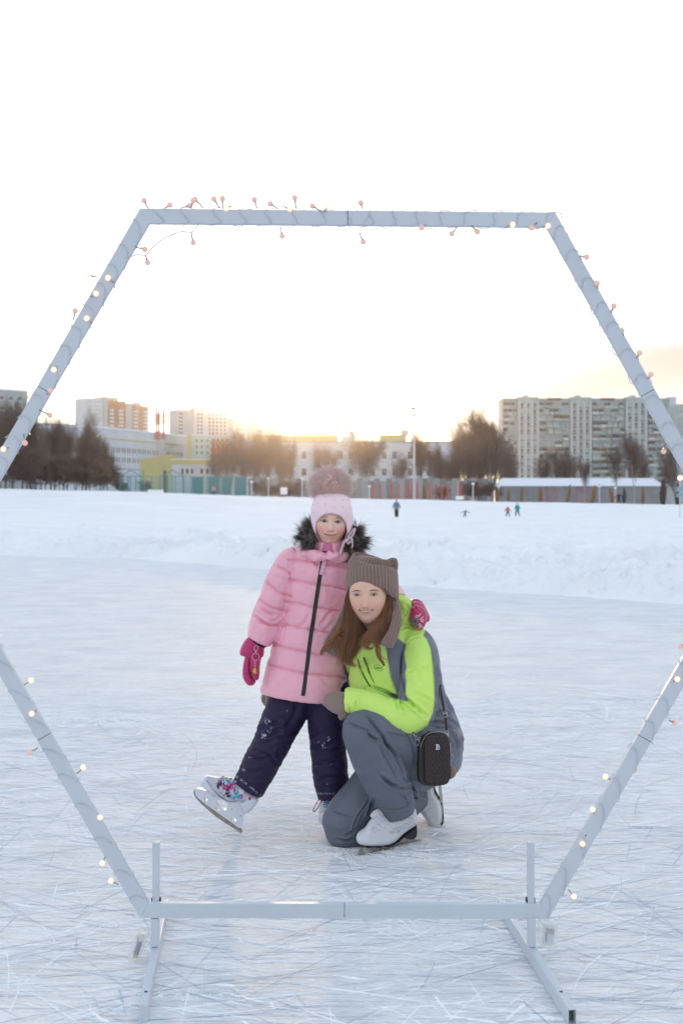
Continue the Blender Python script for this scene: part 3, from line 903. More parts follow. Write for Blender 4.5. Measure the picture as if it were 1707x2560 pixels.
# teal shelters with gable frames behind
for n_, (a, b_) in enumerate(((300, 352), (402, 460))):
    g, L_ = bthing("shelter", a, b_, 188, 188, ("teal gabled shelter frame at the left end of the fence", "teal gabled shelter frame in front of the yellow wall")[n_], "shelter")
    zz = zpx(1190, 188); hm = MB()
    hm.rod((0, 0, zz), (L_ / 2, 0, zz + .85), .06); hm.rod((L_ / 2, 0, zz + .85), (L_, 0, zz), .06); hm.rod((0, 0, zz), (L_, 0, zz), .05)
    me = bpy.data.meshes.new("gable"); me.from_pydata(np.concatenate(hm.v).tolist(), [], hm.f); me.materials.append(c_teal)
    o = bpy.data.objects.new("gable", me); COL.objects.link(o); o.parent = g
    for xx in (0, L_ / 2, L_): bpart("post", g, c_teal, xx - .05, xx + .05, -.05, .05, 1.2, zz)
# red posts
c_red = mat("red_paint", (0.50, 0.06, 0.05), 0.5)
for n_, (px_, top) in enumerate(((933, 1209), (951, 1208), (980, 1208), (997, 1210), (1015, 1211), (1028, 1208), (1043, 1210), (1074, 1210), (1089, 1213), (1105, 1213), (1118, 1214), (1151, 1210))):
    p0 = P(px_, 1250, 178)
    o = thing("red_post", (p0.x, 178, 1.2), "%s of the twelve red posts before the grey board wall, counted from the left" % ("first", "second", "third", "fourth", "fifth", "sixth", "seventh", "eighth", "ninth", "tenth", "eleventh", "last")[n_], "post", "red posts of the workout area")
    MB().rod((p0.x, 178, 1.2), (p0.x, 178, zpx(top, 178)), .11).build("pole", c_red, o)
    MB().rod((p0.x, 178, zpx(top, 178)), (p0.x, 178, zpx(top, 178) + .1), .14, .06).build("cap", c_red, o)
# lamp posts
c_pole = mat("pale_pole_paint", (0.6, 0.62, 0.64), 0.5)
c_lampw = mat("white_lamp_glass", (0.85, 0.86, 0.88), 0.3)
for px_, top, h_, lab in ((1182, 1212, 178, "white globe lamp right of the red posts"), (1246, 1218, 178, "white globe lamp at the left end of the garage row"),
                      (1498, 1218, 178, "white globe lamp in front of the garages, between two wrapped shrubs"), (1538, 1222, 178, "white globe lamp in front of the garages beside the leaning birch"), (671, 1198, 178, "white globe lamp left of the girl's pompom"), (755, 1198, 178, "white globe lamp just beside the girl's pompom"),
                      (629, 1207, 178, "white globe lamp at the right end of the teal fence"), (923, 1218, 178, "white globe lamp just left of the red posts")):
    p0 = P(px_, 1250, h_); zz = zpx(top, h_)
    o = thing("street_lamp", (p0.x, h_, 1.0), lab, "lamp post", "globe lamps along the far bank")
    MB().rod((p0.x, h_, 1.0), (p0.x, h_, zz), .09, .07).build("pole", c_pole, o)
    mk("lamp_globe", *ball((p0.x, h_, zz + .15), (.22, .22, .2), 12, 8), c_lampw, o, smooth=True)
    MB().rod((p0.x, h_, zz + .3), (p0.x, h_, zz + .42), .16, .04).build("lamp_cap", c_dark, o)
p0 = P(1035, 1250, 176)
o = thing("floodlight_mast", (p0.x, 176, 1.0), "tall pale floodlight mast rising above the school roof", "mast")
MB().rod((p0.x, 176, 1.0), (p0.x, 176, zpx(1110, 176)), .17, .13).rod((p0.x, 176, zpx(1110, 176)), (p0.x, 176, zpx(1032, 176)), .10, .07).build("pole", mat("mast_paint", (.5, .5, .5), .5), o)
MB().obox((p0.x - .12, 176, zpx(1021, 176)), (.3, 0, .05), (0, .2, 0), (0, 0, .16)).build("lamp_head", c_dark, o)
MB().obox((p0.x + .05, 176, zpx(1038, 176)), (.22, 0, 0), (0, .1, 0), (0, 0, .1)).build("bracket", c_dark, o)
# three red and white masts
for n_, px_ in enumerate((391, 397.5, 409)):
    p0 = P(px_, 1250, 260)
    o = thing("chimney_mast", (p0.x, 260, 1.0), ("leftmost thin steel chimney with red and white lattice bands", "middle thin steel chimney of the three by the yellow building", "right-hand thin steel chimney nearest the yellow annex")[n_], "chimney", "steel chimneys with lattice bands")
    MB().rod((p0.x, 260, 1.0), (p0.x, 260, zpx((1014, 1022, 1015)[n_], 260)), .22, .2).build("flue", mat("steel_flue", (.45, .45, .47), .4, metal=.3), o)
    for a, b_ in ((1035, 1062), (1078, 1100), (1168, 1188)):
        lb = MB()
        za, zb = zpx(b_, 260), zpx(a, 260)
        for s_ in (-.35, .35): lb.rod((p0.x + s_, 259.6, za), (p0.x + s_, 259.6, zb), .05, n=4)
        k_ = 5
        for k in range(k_):
            z_a, z_b = za + (zb - za) * k / k_, za + (zb - za) * (k + 1) / k_
            lb.rod((p0.x - .35, 259.6, z_a), (p0.x + .35, 259.6, z_b), .04, n=4); lb.rod((p0.x - .35, 259.6, z_b), (p0.x + .35, 259.6, z_b), .04, n=4)
        lb.build("lattice_band", c_red, o)
# wrapped shrubs in front of the garages
c_wrap = mat("brown_burlap", (0.20, 0.115, 0.05), 0.9, noise=.25, nscale=2.5, bump=.03, bscale=6)
c_wrapd = mat("dark_evergreen", (0.06, 0.04, 0.03), 0.9, noise=.25, nscale=3)
for n_, (px_, top, w_) in enumerate(((1060, 1213, 10), (1244, 1218, 8), (1271, 1222, 8), (1304, 1216, 8), (1351, 1217, 10), (1421, 1210, 8), (1483, 1212, 10), (1529, 1219, 9), (1560, 1219, 9), (1607, 1215, 9), (1657, 1199, 16), (1694, 1204, 11))):
    lab = ("burlap-wrapped conifer standing among the red posts", "wrapped brown conifer at the left end of the garages", "small wrapped brown conifer, second in the garage row", "wrapped brown conifer, third in the garage row",
           "stout wrapped conifer in front of the pink wall panels", "thin leaning wrapped conifer in the middle of the garage row", "tall wrapped conifer right of the thin leaning one", "reddish wrapped conifer left of the dark pointed one",
           "dark pointed conifer beside the birch trunks", "wrapped conifer near the right end of the garages", "large dark conifer closing the garage row", "dark conifer at the right edge of the picture")[n_]
    p0 = P(px_, 1250, 177); z1_ = zpx(top, 177)
    z0_ = float(snow_z(np.array([p0.x]), np.array([177.0]), np.array([math.atan2(p0.x, 177)]), np.array([math.hypot(p0.x, 177)]))[0]) - .1
    o = thing("wrapped_conifer", (p0.x, 177, z0_), lab, "conifer", "conifers in front of the garages")
    wv = w_ * 177 / F / 2
    lean = (0.25 if n_ in (5, 6) else -.3 if n_ == 7 else 0)
    V_, F_ = tube([(p0.x - lean, 177, z0_), (p0.x, 177, z0_ + (z1_ - z0_) * .35), (p0.x + lean * .5, 177, z0_ + (z1_ - z0_) * .7), (p0.x + lean, 177, z1_)], [wv * .6, wv, wv * .85, wv * .12], [wv * .6, wv, wv * .85, wv * .12], 14, 16,
                  disp=lambda s_, t_: .1 * wv * np.sin(t_ * 3 + s_ * 9) + .12 * wv * np.sin(s_ * 31))
    mk("crown", V_, F_, c_wrapd if n_ in (8, 10, 11) else c_wrap, o, smooth=True)
    MB().rod((p0.x - lean, 177, z0_ - .2), (p0.x - lean, 177, z0_ + .3), .07).build("trunk", c_dark, o)
# small white boards by the fence
for a, b_, t_, u_, lab in ((370, 408, 1224, 1233, "white block bench in front of the teal fence"), (1139, 1158, 1240, 1249, "small white box at the right end of the red posts"), (701, 718, 1218, 1236, "white notice board left of the girl's hat")):
    A, B2 = P(a, u_, 174), P(b_, t_, 174)
    o = thing("white_board", (A.x, 174, A.z), lab, "board")
    MB().box(A.x, B2.x, 173.9, 174.3, A.z, B2.z).build("panel", c_lampw, o)
    MB().rod((A.x + .2, 174, A.z - .9), (A.x + .2, 174, A.z), .06).rod((B2.x - .2, 174, A.z - .9), (B2.x - .2, 174, A.z), .06).build("support", c_dark, o)
# blue way sign, right edge
p0 = P(1699, 1275, 120)
o = thing("way_sign", (p0.x, 120, 0), "post with two pale blue sign boards at the right edge", "sign")
MB().rod((p0.x, 120, 0), (p0.x, 120, zpx(1200, 120)), .05).build("pole", c_pole, o)
c_blue = mat("pale_blue_sign", (.25, .38, .5), .4)
for a, b_ in ((1217, 1229), (1234, 1243)):
    MB().box(p0.x - .33, p0.x + .6, 119.9, 119.94, zpx(b_, 120), zpx(a, 120)).build("sign_board", c_blue, o)
c_pp = mat("sledge_cover_dark", (.08, .08, .09), .8)

# ---------------------------------------------------------------- bare trees
def tree_mesh(seed, H, spread, depth=6, droop=0.0, dense=1.0):
    R = np.random.default_rng(seed)
    segs = []
    def grow(p, d, L, r, lev):
        n = 4 if lev < 3 else 3
        q = p
        for i_ in range(n):
            d2 = d + R.normal(0, .10 + .03 * lev, 3); d2[2] += (0.20 if lev < 3 else .10 - droop * .35) ; d2 /= np.linalg.norm(d2)
            e_ = q + d2 * L / n
            r1 = r * (1 - .5 / n * (1 if lev else .9))
            segs.append((q, e_, r, r1, lev)); q, d, r = e_, d2, r1
            if lev < depth and (lev > 0 or i_ >= 1):
                kk = (2 if lev < 2 else (2 if R.random() < .52 * dense else 1)) 
                for _ in range(kk):
                    ax = R.normal(0, 1, 3); ax -= ax.dot(d) * d; ax /= np.linalg.norm(ax) + 1e-9
                    an = R.uniform(.30, .75) * spread
                    nd = d * math.cos(an) + ax * math.sin(an)
                    if lev >= 3: nd[2] -= droop
                    nd /= np.linalg.norm(nd)
                    grow(q, nd, L * R.uniform(.5, .72), r * .55, lev + 1)
    grow(np.zeros(3), np.array([0, 0, 1.0]), H * .55, H * .014, 0)
    return segs
def segs_mesh(segs, name, m, minr):
    A = np.array([s[0] for s in segs]); B = np.array([s[1] for s in segs]); r0 = np.maximum([s[2] for s in segs], minr); r1 = np.maximum([s[3] for s in segs], minr)
    T = B - A; T /= np.linalg.norm(T, axis=1)[:, None] + 1e-9
    ref = np.where(np.abs(T[:, 2:3]) > .9, np.array([1.0, 0, 0]), np.array([0, 0, 1.0]))
    u = np.cross(T, ref); u /= np.linalg.norm(u, axis=1)[:, None]; w = np.cross(T, u)
    V = np.stack([A + u * r0[:, None], A + (-.5 * u + .866 * w) * r0[:, None], A + (-.5 * u - .866 * w) * r0[:, None],
                  B + u * r1[:, None], B + (-.5 * u + .866 * w) * r1[:, None], B + (-.5 * u - .866 * w) * r1[:, None]], 1).reshape(-1, 3)
    k = np.arange(len(segs))[:, None] * 6
    Fc = np.concatenate([k + np.array([[0, 1, 4, 3]]), k + np.array([[1, 2, 5, 4]]), k + np.array([[2, 0, 3, 5]])], 0)
    me = bpy.data.meshes.new(name); me.from_pydata(V.tolist(), [], Fc.tolist()); me.materials.append(m); return me
bark = mat("grey_brown_bark", (0.115, 0.09, 0.08), 0.9, noise=.2, nscale=2)
twig = mat("brown_twigs", (0.15, 0.112, 0.10), 0.9)
birch = mat("birch_bark", (0.42, 0.41, 0.40), 0.8, noise=.3, nscale=1.2, stretch=(1, 1, 4))
KINDS_T = {}
for nm, seed, sp, dr, tm, mr in (("broad", 3, .95, .0, bark, .006), ("broad2", 9, .8, .0, bark, .006), ("birch", 21, .62, .38, birch, .007), ("birch2", 34, .55, .3, birch, .007), ("poplar", 44, .5, 0, bark, .008), ("bush", 52, 1.1, 0, bark, .008)):
    sg = tree_mesh(seed, 10.0 if nm != "bush" else 4.0, sp, 5, dr)
    KINDS_T[nm] = (segs_mesh([s for s in sg if s[4] <= 1], "trunk", tm, .03), segs_mesh([s for s in sg if s[4] > 1], "crown", twig, mr), max(s[1][2] for s in sg))
def tree(px_, top, Y_, kd, label, rot=None, wide=1.0, grp="bare trees along the far bank"):
    t1, t2, h0 = KINDS_T[kd]
    p0 = P(px_, 1250, Y_)
    z0_ = float(crest_z(np.array((px_ - CX) / F))) - .3
    H = zpx(top, Y_) - z0_
    o = thing("bare_tree" if kd != "bush" else "bare_shrub", (p0.x, Y_, z0_), label, "tree" if kd != "bush" else "shrub", grp)
    sc = H / h0
    o.scale = (sc * wide, sc * wide, sc); o.rotation_euler = (0, 0, random.uniform(0, 6.28) if rot is None else rot)
    for nm2, me_ in (("trunk", t1), ("crown", t2)):
        c = bpy.data.objects.new(nm2, me_); COL.objects.link(c); c.parent = o
    return o
rt = random.Random(12)
GL = "dark bare tree in the thick tangle of woods at the far left"
for k in range(26):
    px_ = -60 + k * 13 + rt.uniform(-6, 6)
    top = np.interp(px_, [-60, 0, 60, 120, 200, 270, 320], [955, 958, 985, 1030, 1035, 1085, 1130]) + rt.uniform(-5, 28)
    tree(px_, top, rt.uniform(186, 225), rt.choice(("broad", "broad2", "poplar", "birch")), GL, wide=rt.uniform(.5, .75), grp="tangled bare woods at the far left")
for k in range(22):
    px_ = -40 + k * 15 + rt.uniform(-6, 6)
    tree(px_, np.interp(px_, [0, 300], [1120, 1165]) + rt.uniform(-30, 12), rt.uniform(178, 192), "bush", "dark bare shrub at the foot of the far-left woods", wide=rt.uniform(1.3, 1.9), grp="undergrowth of the far-left woods")
for px_, top, Y_, kd, lab, wd in (
    (213, 1010, 215, "broad2", "bare tree in front of the pale end wall of the orange tower", .55),
    (245, 1085, 205, "birch", "pale forked bare tree right of the dark woods", .7),
    (262, 1120, 195, "birch2", "leaning pale birch at the right edge of the dark woods", .8),
    (572, 1045, 240, "broad", "bare tree before the brown-red balconies", .6),
    (600, 1060, 235, "birch", "bare tree left of the sun glow over the school", .6),
    (632, 1050, 242, "broad2", "tall bare tree under the stepped roofs", .55),
    (668, 1062, 238, "poplar", "bare tree just left of the sun glow", .8),
    (700, 1068, 245, "birch2", "thin birch right in the sun glow", .6),
    (722, 1078, 240, "broad", "bare tree just right of the sun glow", .45),
    (795, 1090, 235, "birch", "bare birch directly above the girl's pompom", .5),
    (827, 1100, 240, "birch2", "slim bare birch right of the pompom against the school", .5),
    (905, 1062, 230, "birch", "dense bare birch in front of the school's middle", .95),
    (918, 1075, 236, "birch2", "second dense birch at the school's middle", .8),
    (1005, 1120, 215, "birch", "small bare birch left of the tall mast", .7),
    (1052, 1062, 235, "poplar", "bare tree right of the tall mast", .7),
    (1080, 1100, 232, "birch2", "slim bare birch between the mast and the big tree clump", .6),
    (1108, 1085, 236, "broad", "bare tree at the left edge of the big clump", .5),
    (1150, 1040, 228, "broad2", "dark bare tree in the left half of the big clump", .55),
    (1178, 1008, 226, "broad", "tallest bare tree of the clump left of the apartment block", .5),
    (1205, 1030, 232, "broad2", "bare tree in the middle of the big clump", .5),
    (1228, 1003, 230, "poplar", "tall bare tree directly left of the apartment block", .9),
    (1165, 1095, 215, "broad2", "short bushy bare tree below the big clump", .8),
    (1132, 1110, 220, "broad", "low dark bare tree in the big clump", .7),
    (1210, 1120, 216, "broad", "low bare tree right below the tallest one", .75),
    (1290, 1080, 210, "broad", "crooked bare tree at the left end of the garages", .7),
    (1268, 1125, 212, "broad2", "low bare tree before the block's left corner", .8),
    (1350, 1110, 214, "broad2", "bare tree behind the pink garage panels", .8),
    (1385, 1100, 216, "broad", "bare tree behind the middle of the garages", .8),
    (1425, 1105, 214, "broad2", "broad bare tree behind the garages at their middle", .8),
    (1462, 1130, 190, "birch2", "thin leaning birch in front of the garages", .5),
    (1538, 1085, 186, "birch", "birch with a white trunk in front of the garages", .55),
    (1585, 1060, 188, "birch2", "tall thin birch near the garages' right end", .5),
    (1570, 1080, 215, "broad", "bare tree behind the garages' right half", .6),
    (1615, 1120, 212, "broad2", "bare tree behind the right end of the garages", .7),
    (1672, 1090, 205, "birch", "bare birch beside the large dark conifer", .6),
    (1690, 1130, 190, "broad", "bare tree at the right edge behind the garland", .7)):
    tree(px_, top, Y_, kd, lab, wide=wd * 1.35)
for k in range(13):
    px_ = 1108 + k * 11.5 + rt.uniform(-5, 5)
    tree(px_, np.interp(px_, [1100, 1150, 1185, 1250], [1110, 1050, 1022, 1035]) + rt.uniform(0, 55), rt.uniform(218, 245), rt.choice(("broad", "broad2", "birch", "poplar")), "bare tree in the dense thicket left of the apartment block", wide=rt.uniform(.7, 1.0), grp="dense thicket left of the apartment block")
for k in range(8):
    px_ = 550 + k * 25 + rt.uniform(-7, 7)
    tree(px_, np.interp(px_, [540, 640, 780], [1090, 1080, 1115]) + rt.uniform(-20, 30), rt.uniform(228, 250), rt.choice(("birch", "birch2", "poplar", "broad")), "bare tree in the row before the school under the sun glow", wide=rt.uniform(.55, .8), grp="row of bare trees before the school")
for k in range(14):
    px_ = rt.choice((rt.uniform(290, 360), rt.uniform(620, 760), rt.uniform(1100, 1240)))
    tree(px_, rt.uniform(1195, 1215), rt.uniform(188, 194), "bush", "low leafless bush behind the far fences", wide=1.6, grp="low bushes behind the far fences")

# ---------------------------------------------------------------- small far people
def far_person(px_, top, foot, Y_, jc, pc, label, lean=0.0, arms=0.25, stride=.12, bag=None):
    Ft = P(px_, foot, Y_); z0_ = Ft.z; H = (foot - top) / F * Y_
    o = thing("person", (Ft.x, Y_, z0_), label, "person", "people out on the far snow")
    X = lambda a, b_: (Ft.x + a * H + lean * b_ * H, Y_, z0_ + b_ * H)
    jm = mat("coat_" + jc[0], jc[1], .8); pm = mat("trousers_" + pc[0], pc[1], .8); sk = mat("far_skin", (.5, .3, .22), .6)
    parts = [ball(X(0, .93), (.055 * H, .06 * H, .07 * H), 10, 8)]
    def T(pts, r, fl=.8): return tube(pts, [q * H for q in r], [q * H * fl for q in r], 10, 10)
    parts.append(T([X(0, .88), X(0, .8), X(0, .65), X(0, .48)], [.035, .1, .085, .09]))
    for s_ in (-1, 1): parts.append(T([X(.04 * s_, .5), X(.05 * s_ + stride * s_ * .5, .27), X(.05 * s_ + stride * s_, 0.02)], [.06, .05, .035]))
    mk("body", *union(parts, .025, 1), sk, o, smooth=True)
    mk("coat", *T([X(0, .87), X(0, .82), X(0, .7), X(0, .55), X(0, .43)], [.06, .125, .12, .115, .13]), jm, o, smooth=True)
    for s_ in (-1, 1):
        mk("sleeve", *T([X(.1 * s_, .81), X((.13 + arms * .3) * s_, .66), X((.13 + arms * .6) * s_, .5)], [.05, .045, .035], 1), jm, o, smooth=True)
        mk("trouser_leg", *T([X(.045 * s_, .5), X(.05 * s_ + stride * s_ * .5, .27), X(.05 * s_ + stride * s_, .05)], [.075, .062, .045], 1), pm, o, smooth=True)
        mk("boot", *ball(X(.05 * s_ + stride * s_ + .01, .025), (.05 * H, .07 * H, .03 * H), 8, 6), c_dark, o, smooth=True)
    mk("hat", *ball(X(0, .955), (.062 * H, .066 * H, .05 * H), 10, 8), jm if not bag else mat("hat_" + bag[0], bag[1], .8), o, smooth=True)
far_person(991, 1249, 1293, 122, ("grey_blue", (.13, .19, .27)), ("black", (.015, .015, .02)), "adult in a blue-grey jacket and black trousers standing alone on the far snow", 0, .1, .0)
far_person(1161, 1274, 1293, 122, ("blue", (.05, .12, .30)), ("navy", (.02, .03, .06)), "small child in a blue snowsuit stooping on the far snow", .15, .9, .1)
far_person(1269, 1266, 1291, 124, ("crimson", (.45, .05, .09)), ("dark", (.04, .03, .05)), "child in a red jacket walking beside the teal coat", 0, .3, .12)
far_person(1293, 1258, 1290, 124, ("teal", (.0, .33, .30)), ("grey", (.10, .14, .16)), "person in a long teal coat walking beside the child in red", 0, .1, .1)
far_person(534, 1214, 1237, 166, ("pink", (.55, .30, .40)), ("black", (.015, .015, .02)), "person in a pink jacket sitting at the foot of the teal fence", 0, .1, .05)
far_person(1545, 1232, 1260, 172, ("black", (.02, .02, .03)), ("dark", (.04, .03, .05)), "dark dressed person stooping among the birch trunks before the garages", .1, .4, .1)
# ---------------------------------------------------------------- hexagon photo frame
YF = 3.6
paint = mat("white_powder_coat", (0.57, 0.625, 0.69), 0.42, noise=.03, nscale=5)
paint_in = mat("tube_inside", (0.12, 0.13, 0.15), 0.6)
scuff = mat("joint_gap", (0.05, 0.05, 0.06), 0.8)
frame_o = thing("photo_frame", (0, YF, 0), "large white hexagonal metal photo frame standing on the ice", "photo frame")
def FP(px, py, dy=0.0):
    """point of the frame's plane: leans a little towards the camera at the top, right side a touch further"""
    Y_ = YF - 0.030 * (2297 - py) / 1777 + 0.006 * (px - 853) / 500
    v = P(px, py, Y_); v.y += dy
    return v
outer = [(350, 520), (1388, 530), (1885, 1414), (1371, 2299), (350, 2297), (-164, 1408)]
inner = [(372.5, 557), (1367, 566), (1841, 1414), (1351, 2262), (371, 2260), (-121, 1408)]
names_bar = []
for k in range(6):
    o0, o1, i0, i1 = outer[k], outer[(k + 1) % 6], inner[k], inner[(k + 1) % 6]
    for h in (0, 1):
        t0, t1 = (0.0, 0.4992) if h == 0 else (0.5008, 1.0)
        L2 = lambda a, b_, t: (a[0] + (b_[0] - a[0]) * t, a[1] + (b_[1] - a[1]) * t)
        # mitre gap at the corners
        e0 = 0.0002 if h == 0 else 0; e1 = 0.0002 if h else 0
        A, B_ = L2(o0, o1, t0 + e0), L2(o0, o1, t1 - e1); C_, D_ = L2(i0, i1, t1 - e1), L2(i0, i1, t0 + e0)
        bm = bmesh.new()
        vs = []
        for dy in (0, .021):
            for q_ in (A, B_, C_, D_): vs.append(bm.verts.new(FP(*q_, dy) - Vector((0, YF, 0))))
        for f in ((0, 3, 2, 1), (4, 5, 6, 7), (0, 1, 5, 4), (1, 2, 6, 5), (2, 3, 7, 6), (3, 0, 4, 7)): bm.faces.new([vs[i_] for i_ in f])
        bmesh.ops.recalc_face_normals(bm, faces=bm.faces)
        bmesh.ops.bevel(bm, geom=[e_ for e_ in bm.edges if e_.calc_length() > .1], offset=.0022, segments=2, affect='EDGES', profile=.6)
        me = bpy.data.meshes.new("bar"); bm.to_mesh(me); bm.free(); me.materials.append(paint)
        ob = bpy.data.objects.new("bar", me); COL.objects.link(ob); ob.parent = frame_o
    # dark joint sleeve just visible in the gap
    m0 = FP(*L2(o0, o1, .5)); m1 = FP(*L2(i0, i1, .5))
    ax = (m1 - m0) * .46; along = (FP(*o1) - FP(*o0)).normalized() * .02
    MB().obox((m0 + m1) / 2 + Vector((0, .0105, 0)), ax, along, (0, .0085, 0)).build("joint_sleeve", scuff, frame_o)
def ebox(name, c, ax, ay, az, m, parent, bev=.002):
    bm = bmesh.new(); c, ax, ay, az = (Vector(q_) for q_ in (c, ax, ay, az))
    g = [bm.verts.new(c + i_ * ax + j_ * ay + k_ * az - wloc(parent)) for i_ in (-1, 1) for j_ in (-1, 1) for k_ in (-1, 1)]
    for f in ((0, 1, 3, 2), (4, 6, 7, 5), (0, 4, 5, 1), (2, 3, 7, 6), (0, 2, 6, 4), (1, 5, 7, 3)): bm.faces.new([g[i_] for i_ in f])
    bmesh.ops.recalc_face_normals(bm, faces=bm.faces)
    if bev: bmesh.ops.bevel(bm, geom=list(bm.edges), offset=bev, segments=2, affect='EDGES', profile=.6)
    me = bpy.data.meshes.new(name); bm.to_mesh(me); bm.free(); me.materials.append(m)
    ob = bpy.data.objects.new(name, me); COL.objects.link(ob); ob.parent = parent; return ob
footd = Vector((-0.075, 1, 0)).normalized()       # direction of the feet, away from the camera
FH = .021
feet = []
for s_, pxp, ptop in (("l", 388, 2106), ("r", 1328, 2106)):
    base = P(pxp, 2372, YF + .012); x0 = base.x
    sx = Vector((.0095, 0, 0))
    zb = 2 * FH + .001
    z_bar = P(0, 2297, YF).z; z_top = P(0, 2258, YF).z
    ebox("lower_post", (x0, YF + .014, (zb + z_bar - .001) / 2), (.0105, 0, 0), (0, .017, 0), (0, 0, (z_bar - .001 - zb) / 2), paint, frame_o)
    zt_ = P(0, ptop, YF + .02).z
    ebox("upper_post", (x0 + (.0005 if s_ == "l" else 0), YF + .026, (z_bar - .01 + zt_) / 2), (.009, 0, 0), (0, .0135, 0), (0, 0, (zt_ - z_bar + .01) / 2), paint, frame_o)
    MB().box(x0 - .0125, x0 + .0125, YF + .0215, YF + .0425, z_top - .012, z_top + .0045).build("post_collar", scuff, frame_o)
    cfoot = Vector((x0, YF + .016, FH))
    sd = Vector((footd.y, -footd.x, 0))
    Lh = .43
    fo = ebox("foot", cfoot, sd * .0105, footd * Lh, (0, 0, FH - .0005), paint, frame_o, .0025)
    endc = cfoot - footd * (Lh + .0006)
    if s_ == "r":
        MB().obox(endc, sd * .0085, footd * .0008, (0, 0, FH - .004)).build("open_end", paint_in, frame_o)
        for dx, dz, hx, hz in ((-.0096, 0, .0009, FH - .001), (.0096, 0, .0009, FH - .001), (0, FH - .0022, .0088, .0014), (0, -FH + .0022, .0088, .0014)):
            MB().obox(endc - footd * .012 + sd * dx + Vector((0, 0, dz)), sd * hx, footd * .0135, (0, 0, hz)).build("tube_rim", paint, frame_o)
    else:
        ebox("end_cap", endc - footd * .002, sd * .0112, footd * .002, (0, 0, FH + .0004), paint, frame_o, .001)
    hc = cfoot - footd * (Lh - .085) + Vector((0, 0, FH + .0002))
    MB().rod(hc, hc + Vector((0, 0, .0006)), .0045, n=16).build("screw_hole", scuff, frame_o)
hc = FP(1464, 2090)
MB().rod(hc - Vector((0, .0006, 0)), hc + Vector((0, .002, 0)), .0022, n=12).build("screw_hole", scuff, frame_o)

# ---------------------------------------------------------------- globe string lights on the frame
wire_m = mat("clear_wire", (0.56, 0.60, 0.64), 0.3, spec=.6)
stem_m = mat("grey_lead_wire", (0.20, 0.22, 0.23), 0.4)
sb = None
bulb_off = mat("frosted_bulb", (0.80, 0.52, 0.46), 0.45, emit=(1.0, .55, .38), estr=.09)  # unlit globes, brightened by a faint added glow
bulb_on = mat("lit_frosted_bulb", (0.85, 0.62, 0.5), 0.45, emit=(1.0, .60, .42), estr=.42)
sock_m = mat("bulb_socket", (0.55, 0.5, 0.5), 0.3)
gar = thing("string_lights", (0, YF, 0), "string of small frosted globe lights wound round the white hexagon frame", "string lights")
Rg = random.Random(4)
def bar_pt(k, t, side):
    """side -1..1 across bar k: -1 outer edge, 1 inner edge"""
    o0, o1, i0, i1 = outer[k], outer[(k + 1) % 6], inner[k], inner[(k + 1) % 6]
    a = (o0[0] + (o1[0] - o0[0]) * t, o0[1] + (o1[1] - o0[1]) * t); b_ = (i0[0] + (i1[0] - i0[0]) * t, i0[1] + (i1[1] - i0[1]) * t)
    f = (side + 1) / 2
    return (a[0] + (b_[0] - a[0]) * f, a[1] + (b_[1] - a[1]) * f)
wires = []
for k in range(6):
    if k == 3: continue
    t = 0.03
    turns = []
    rng_ = (0.02, .98)
    t = rng_[0]; pts = []
    while t < rng_[1]:
        pitch = Rg.uniform(.05, .085) * (1.25 if k in (2, 4) else 1)
        m_ = 14
        for q_ in range(m_):
            a = 2 * math.pi * q_ / m_
            s_ = math.cos(a); dy = -math.sin(a)
            over = 1.12 + Rg.uniform(-.03, .2)
            x_, y_ = bar_pt(k, t + pitch * (q_ / m_) + .012 * math.sin(a * 2 + k), max(-1.45, min(1.45, s_ * over)))
            depth = (-.0028 if dy < -.05 else (.0105 + .014 * dy if dy < .3 else .0245))
            if abs(s_) > .97: depth = .0105
            pts.append(FP(x_, y_, depth))
        t += pitch
    wires.append(pts)
wb = MB()
def add_wire(b, pts, r=.00072, n=5, res=3):
    if len(pts) > 3: pts = [Vector(q_) for q_ in catmull([tuple(p) for p in pts], len(pts) * res)]
    V_, F_ = strand_tubes(np.array([[tuple(p) for p in pts]]), r, r, n); b.add(V_, F_)
for w_ in wires:
    add_wire(wb, w_)
    w2 = [p + Vector((Rg.uniform(-.002, .002), Rg.uniform(-.001, .0005) * 1.0, Rg.uniform(-.002, .002))) for p in w_]
    add_wire(wb, w2, .0005, 4)
sw = [(318, 645, 0), (345, 638, -.01), (366, 640, -.012), (375, 628, -.012), (400, 605, -.012), (430, 588, -.012), (458, 581, -.012), (480, 582, -.01), (490, 570, -.01), (502, 556, 0)]
add_wire(wb, [FP(a, b_, c_) for a, b_, c_ in sw], .0013)
add_wire(wb, [FP(a + 2, b_ + 3 * math.sin(a * .05), c_) for a, b_, c_ in sw], .0006)
sw = [(860, 562, .0), (880, 570, -.008), (897, 580, -.01), (905, 565, -.008), (912, 552, -.004), (925, 535, -.004)]
add_wire(wb, [FP(a, b_, c_) for a, b_, c_ in sw])
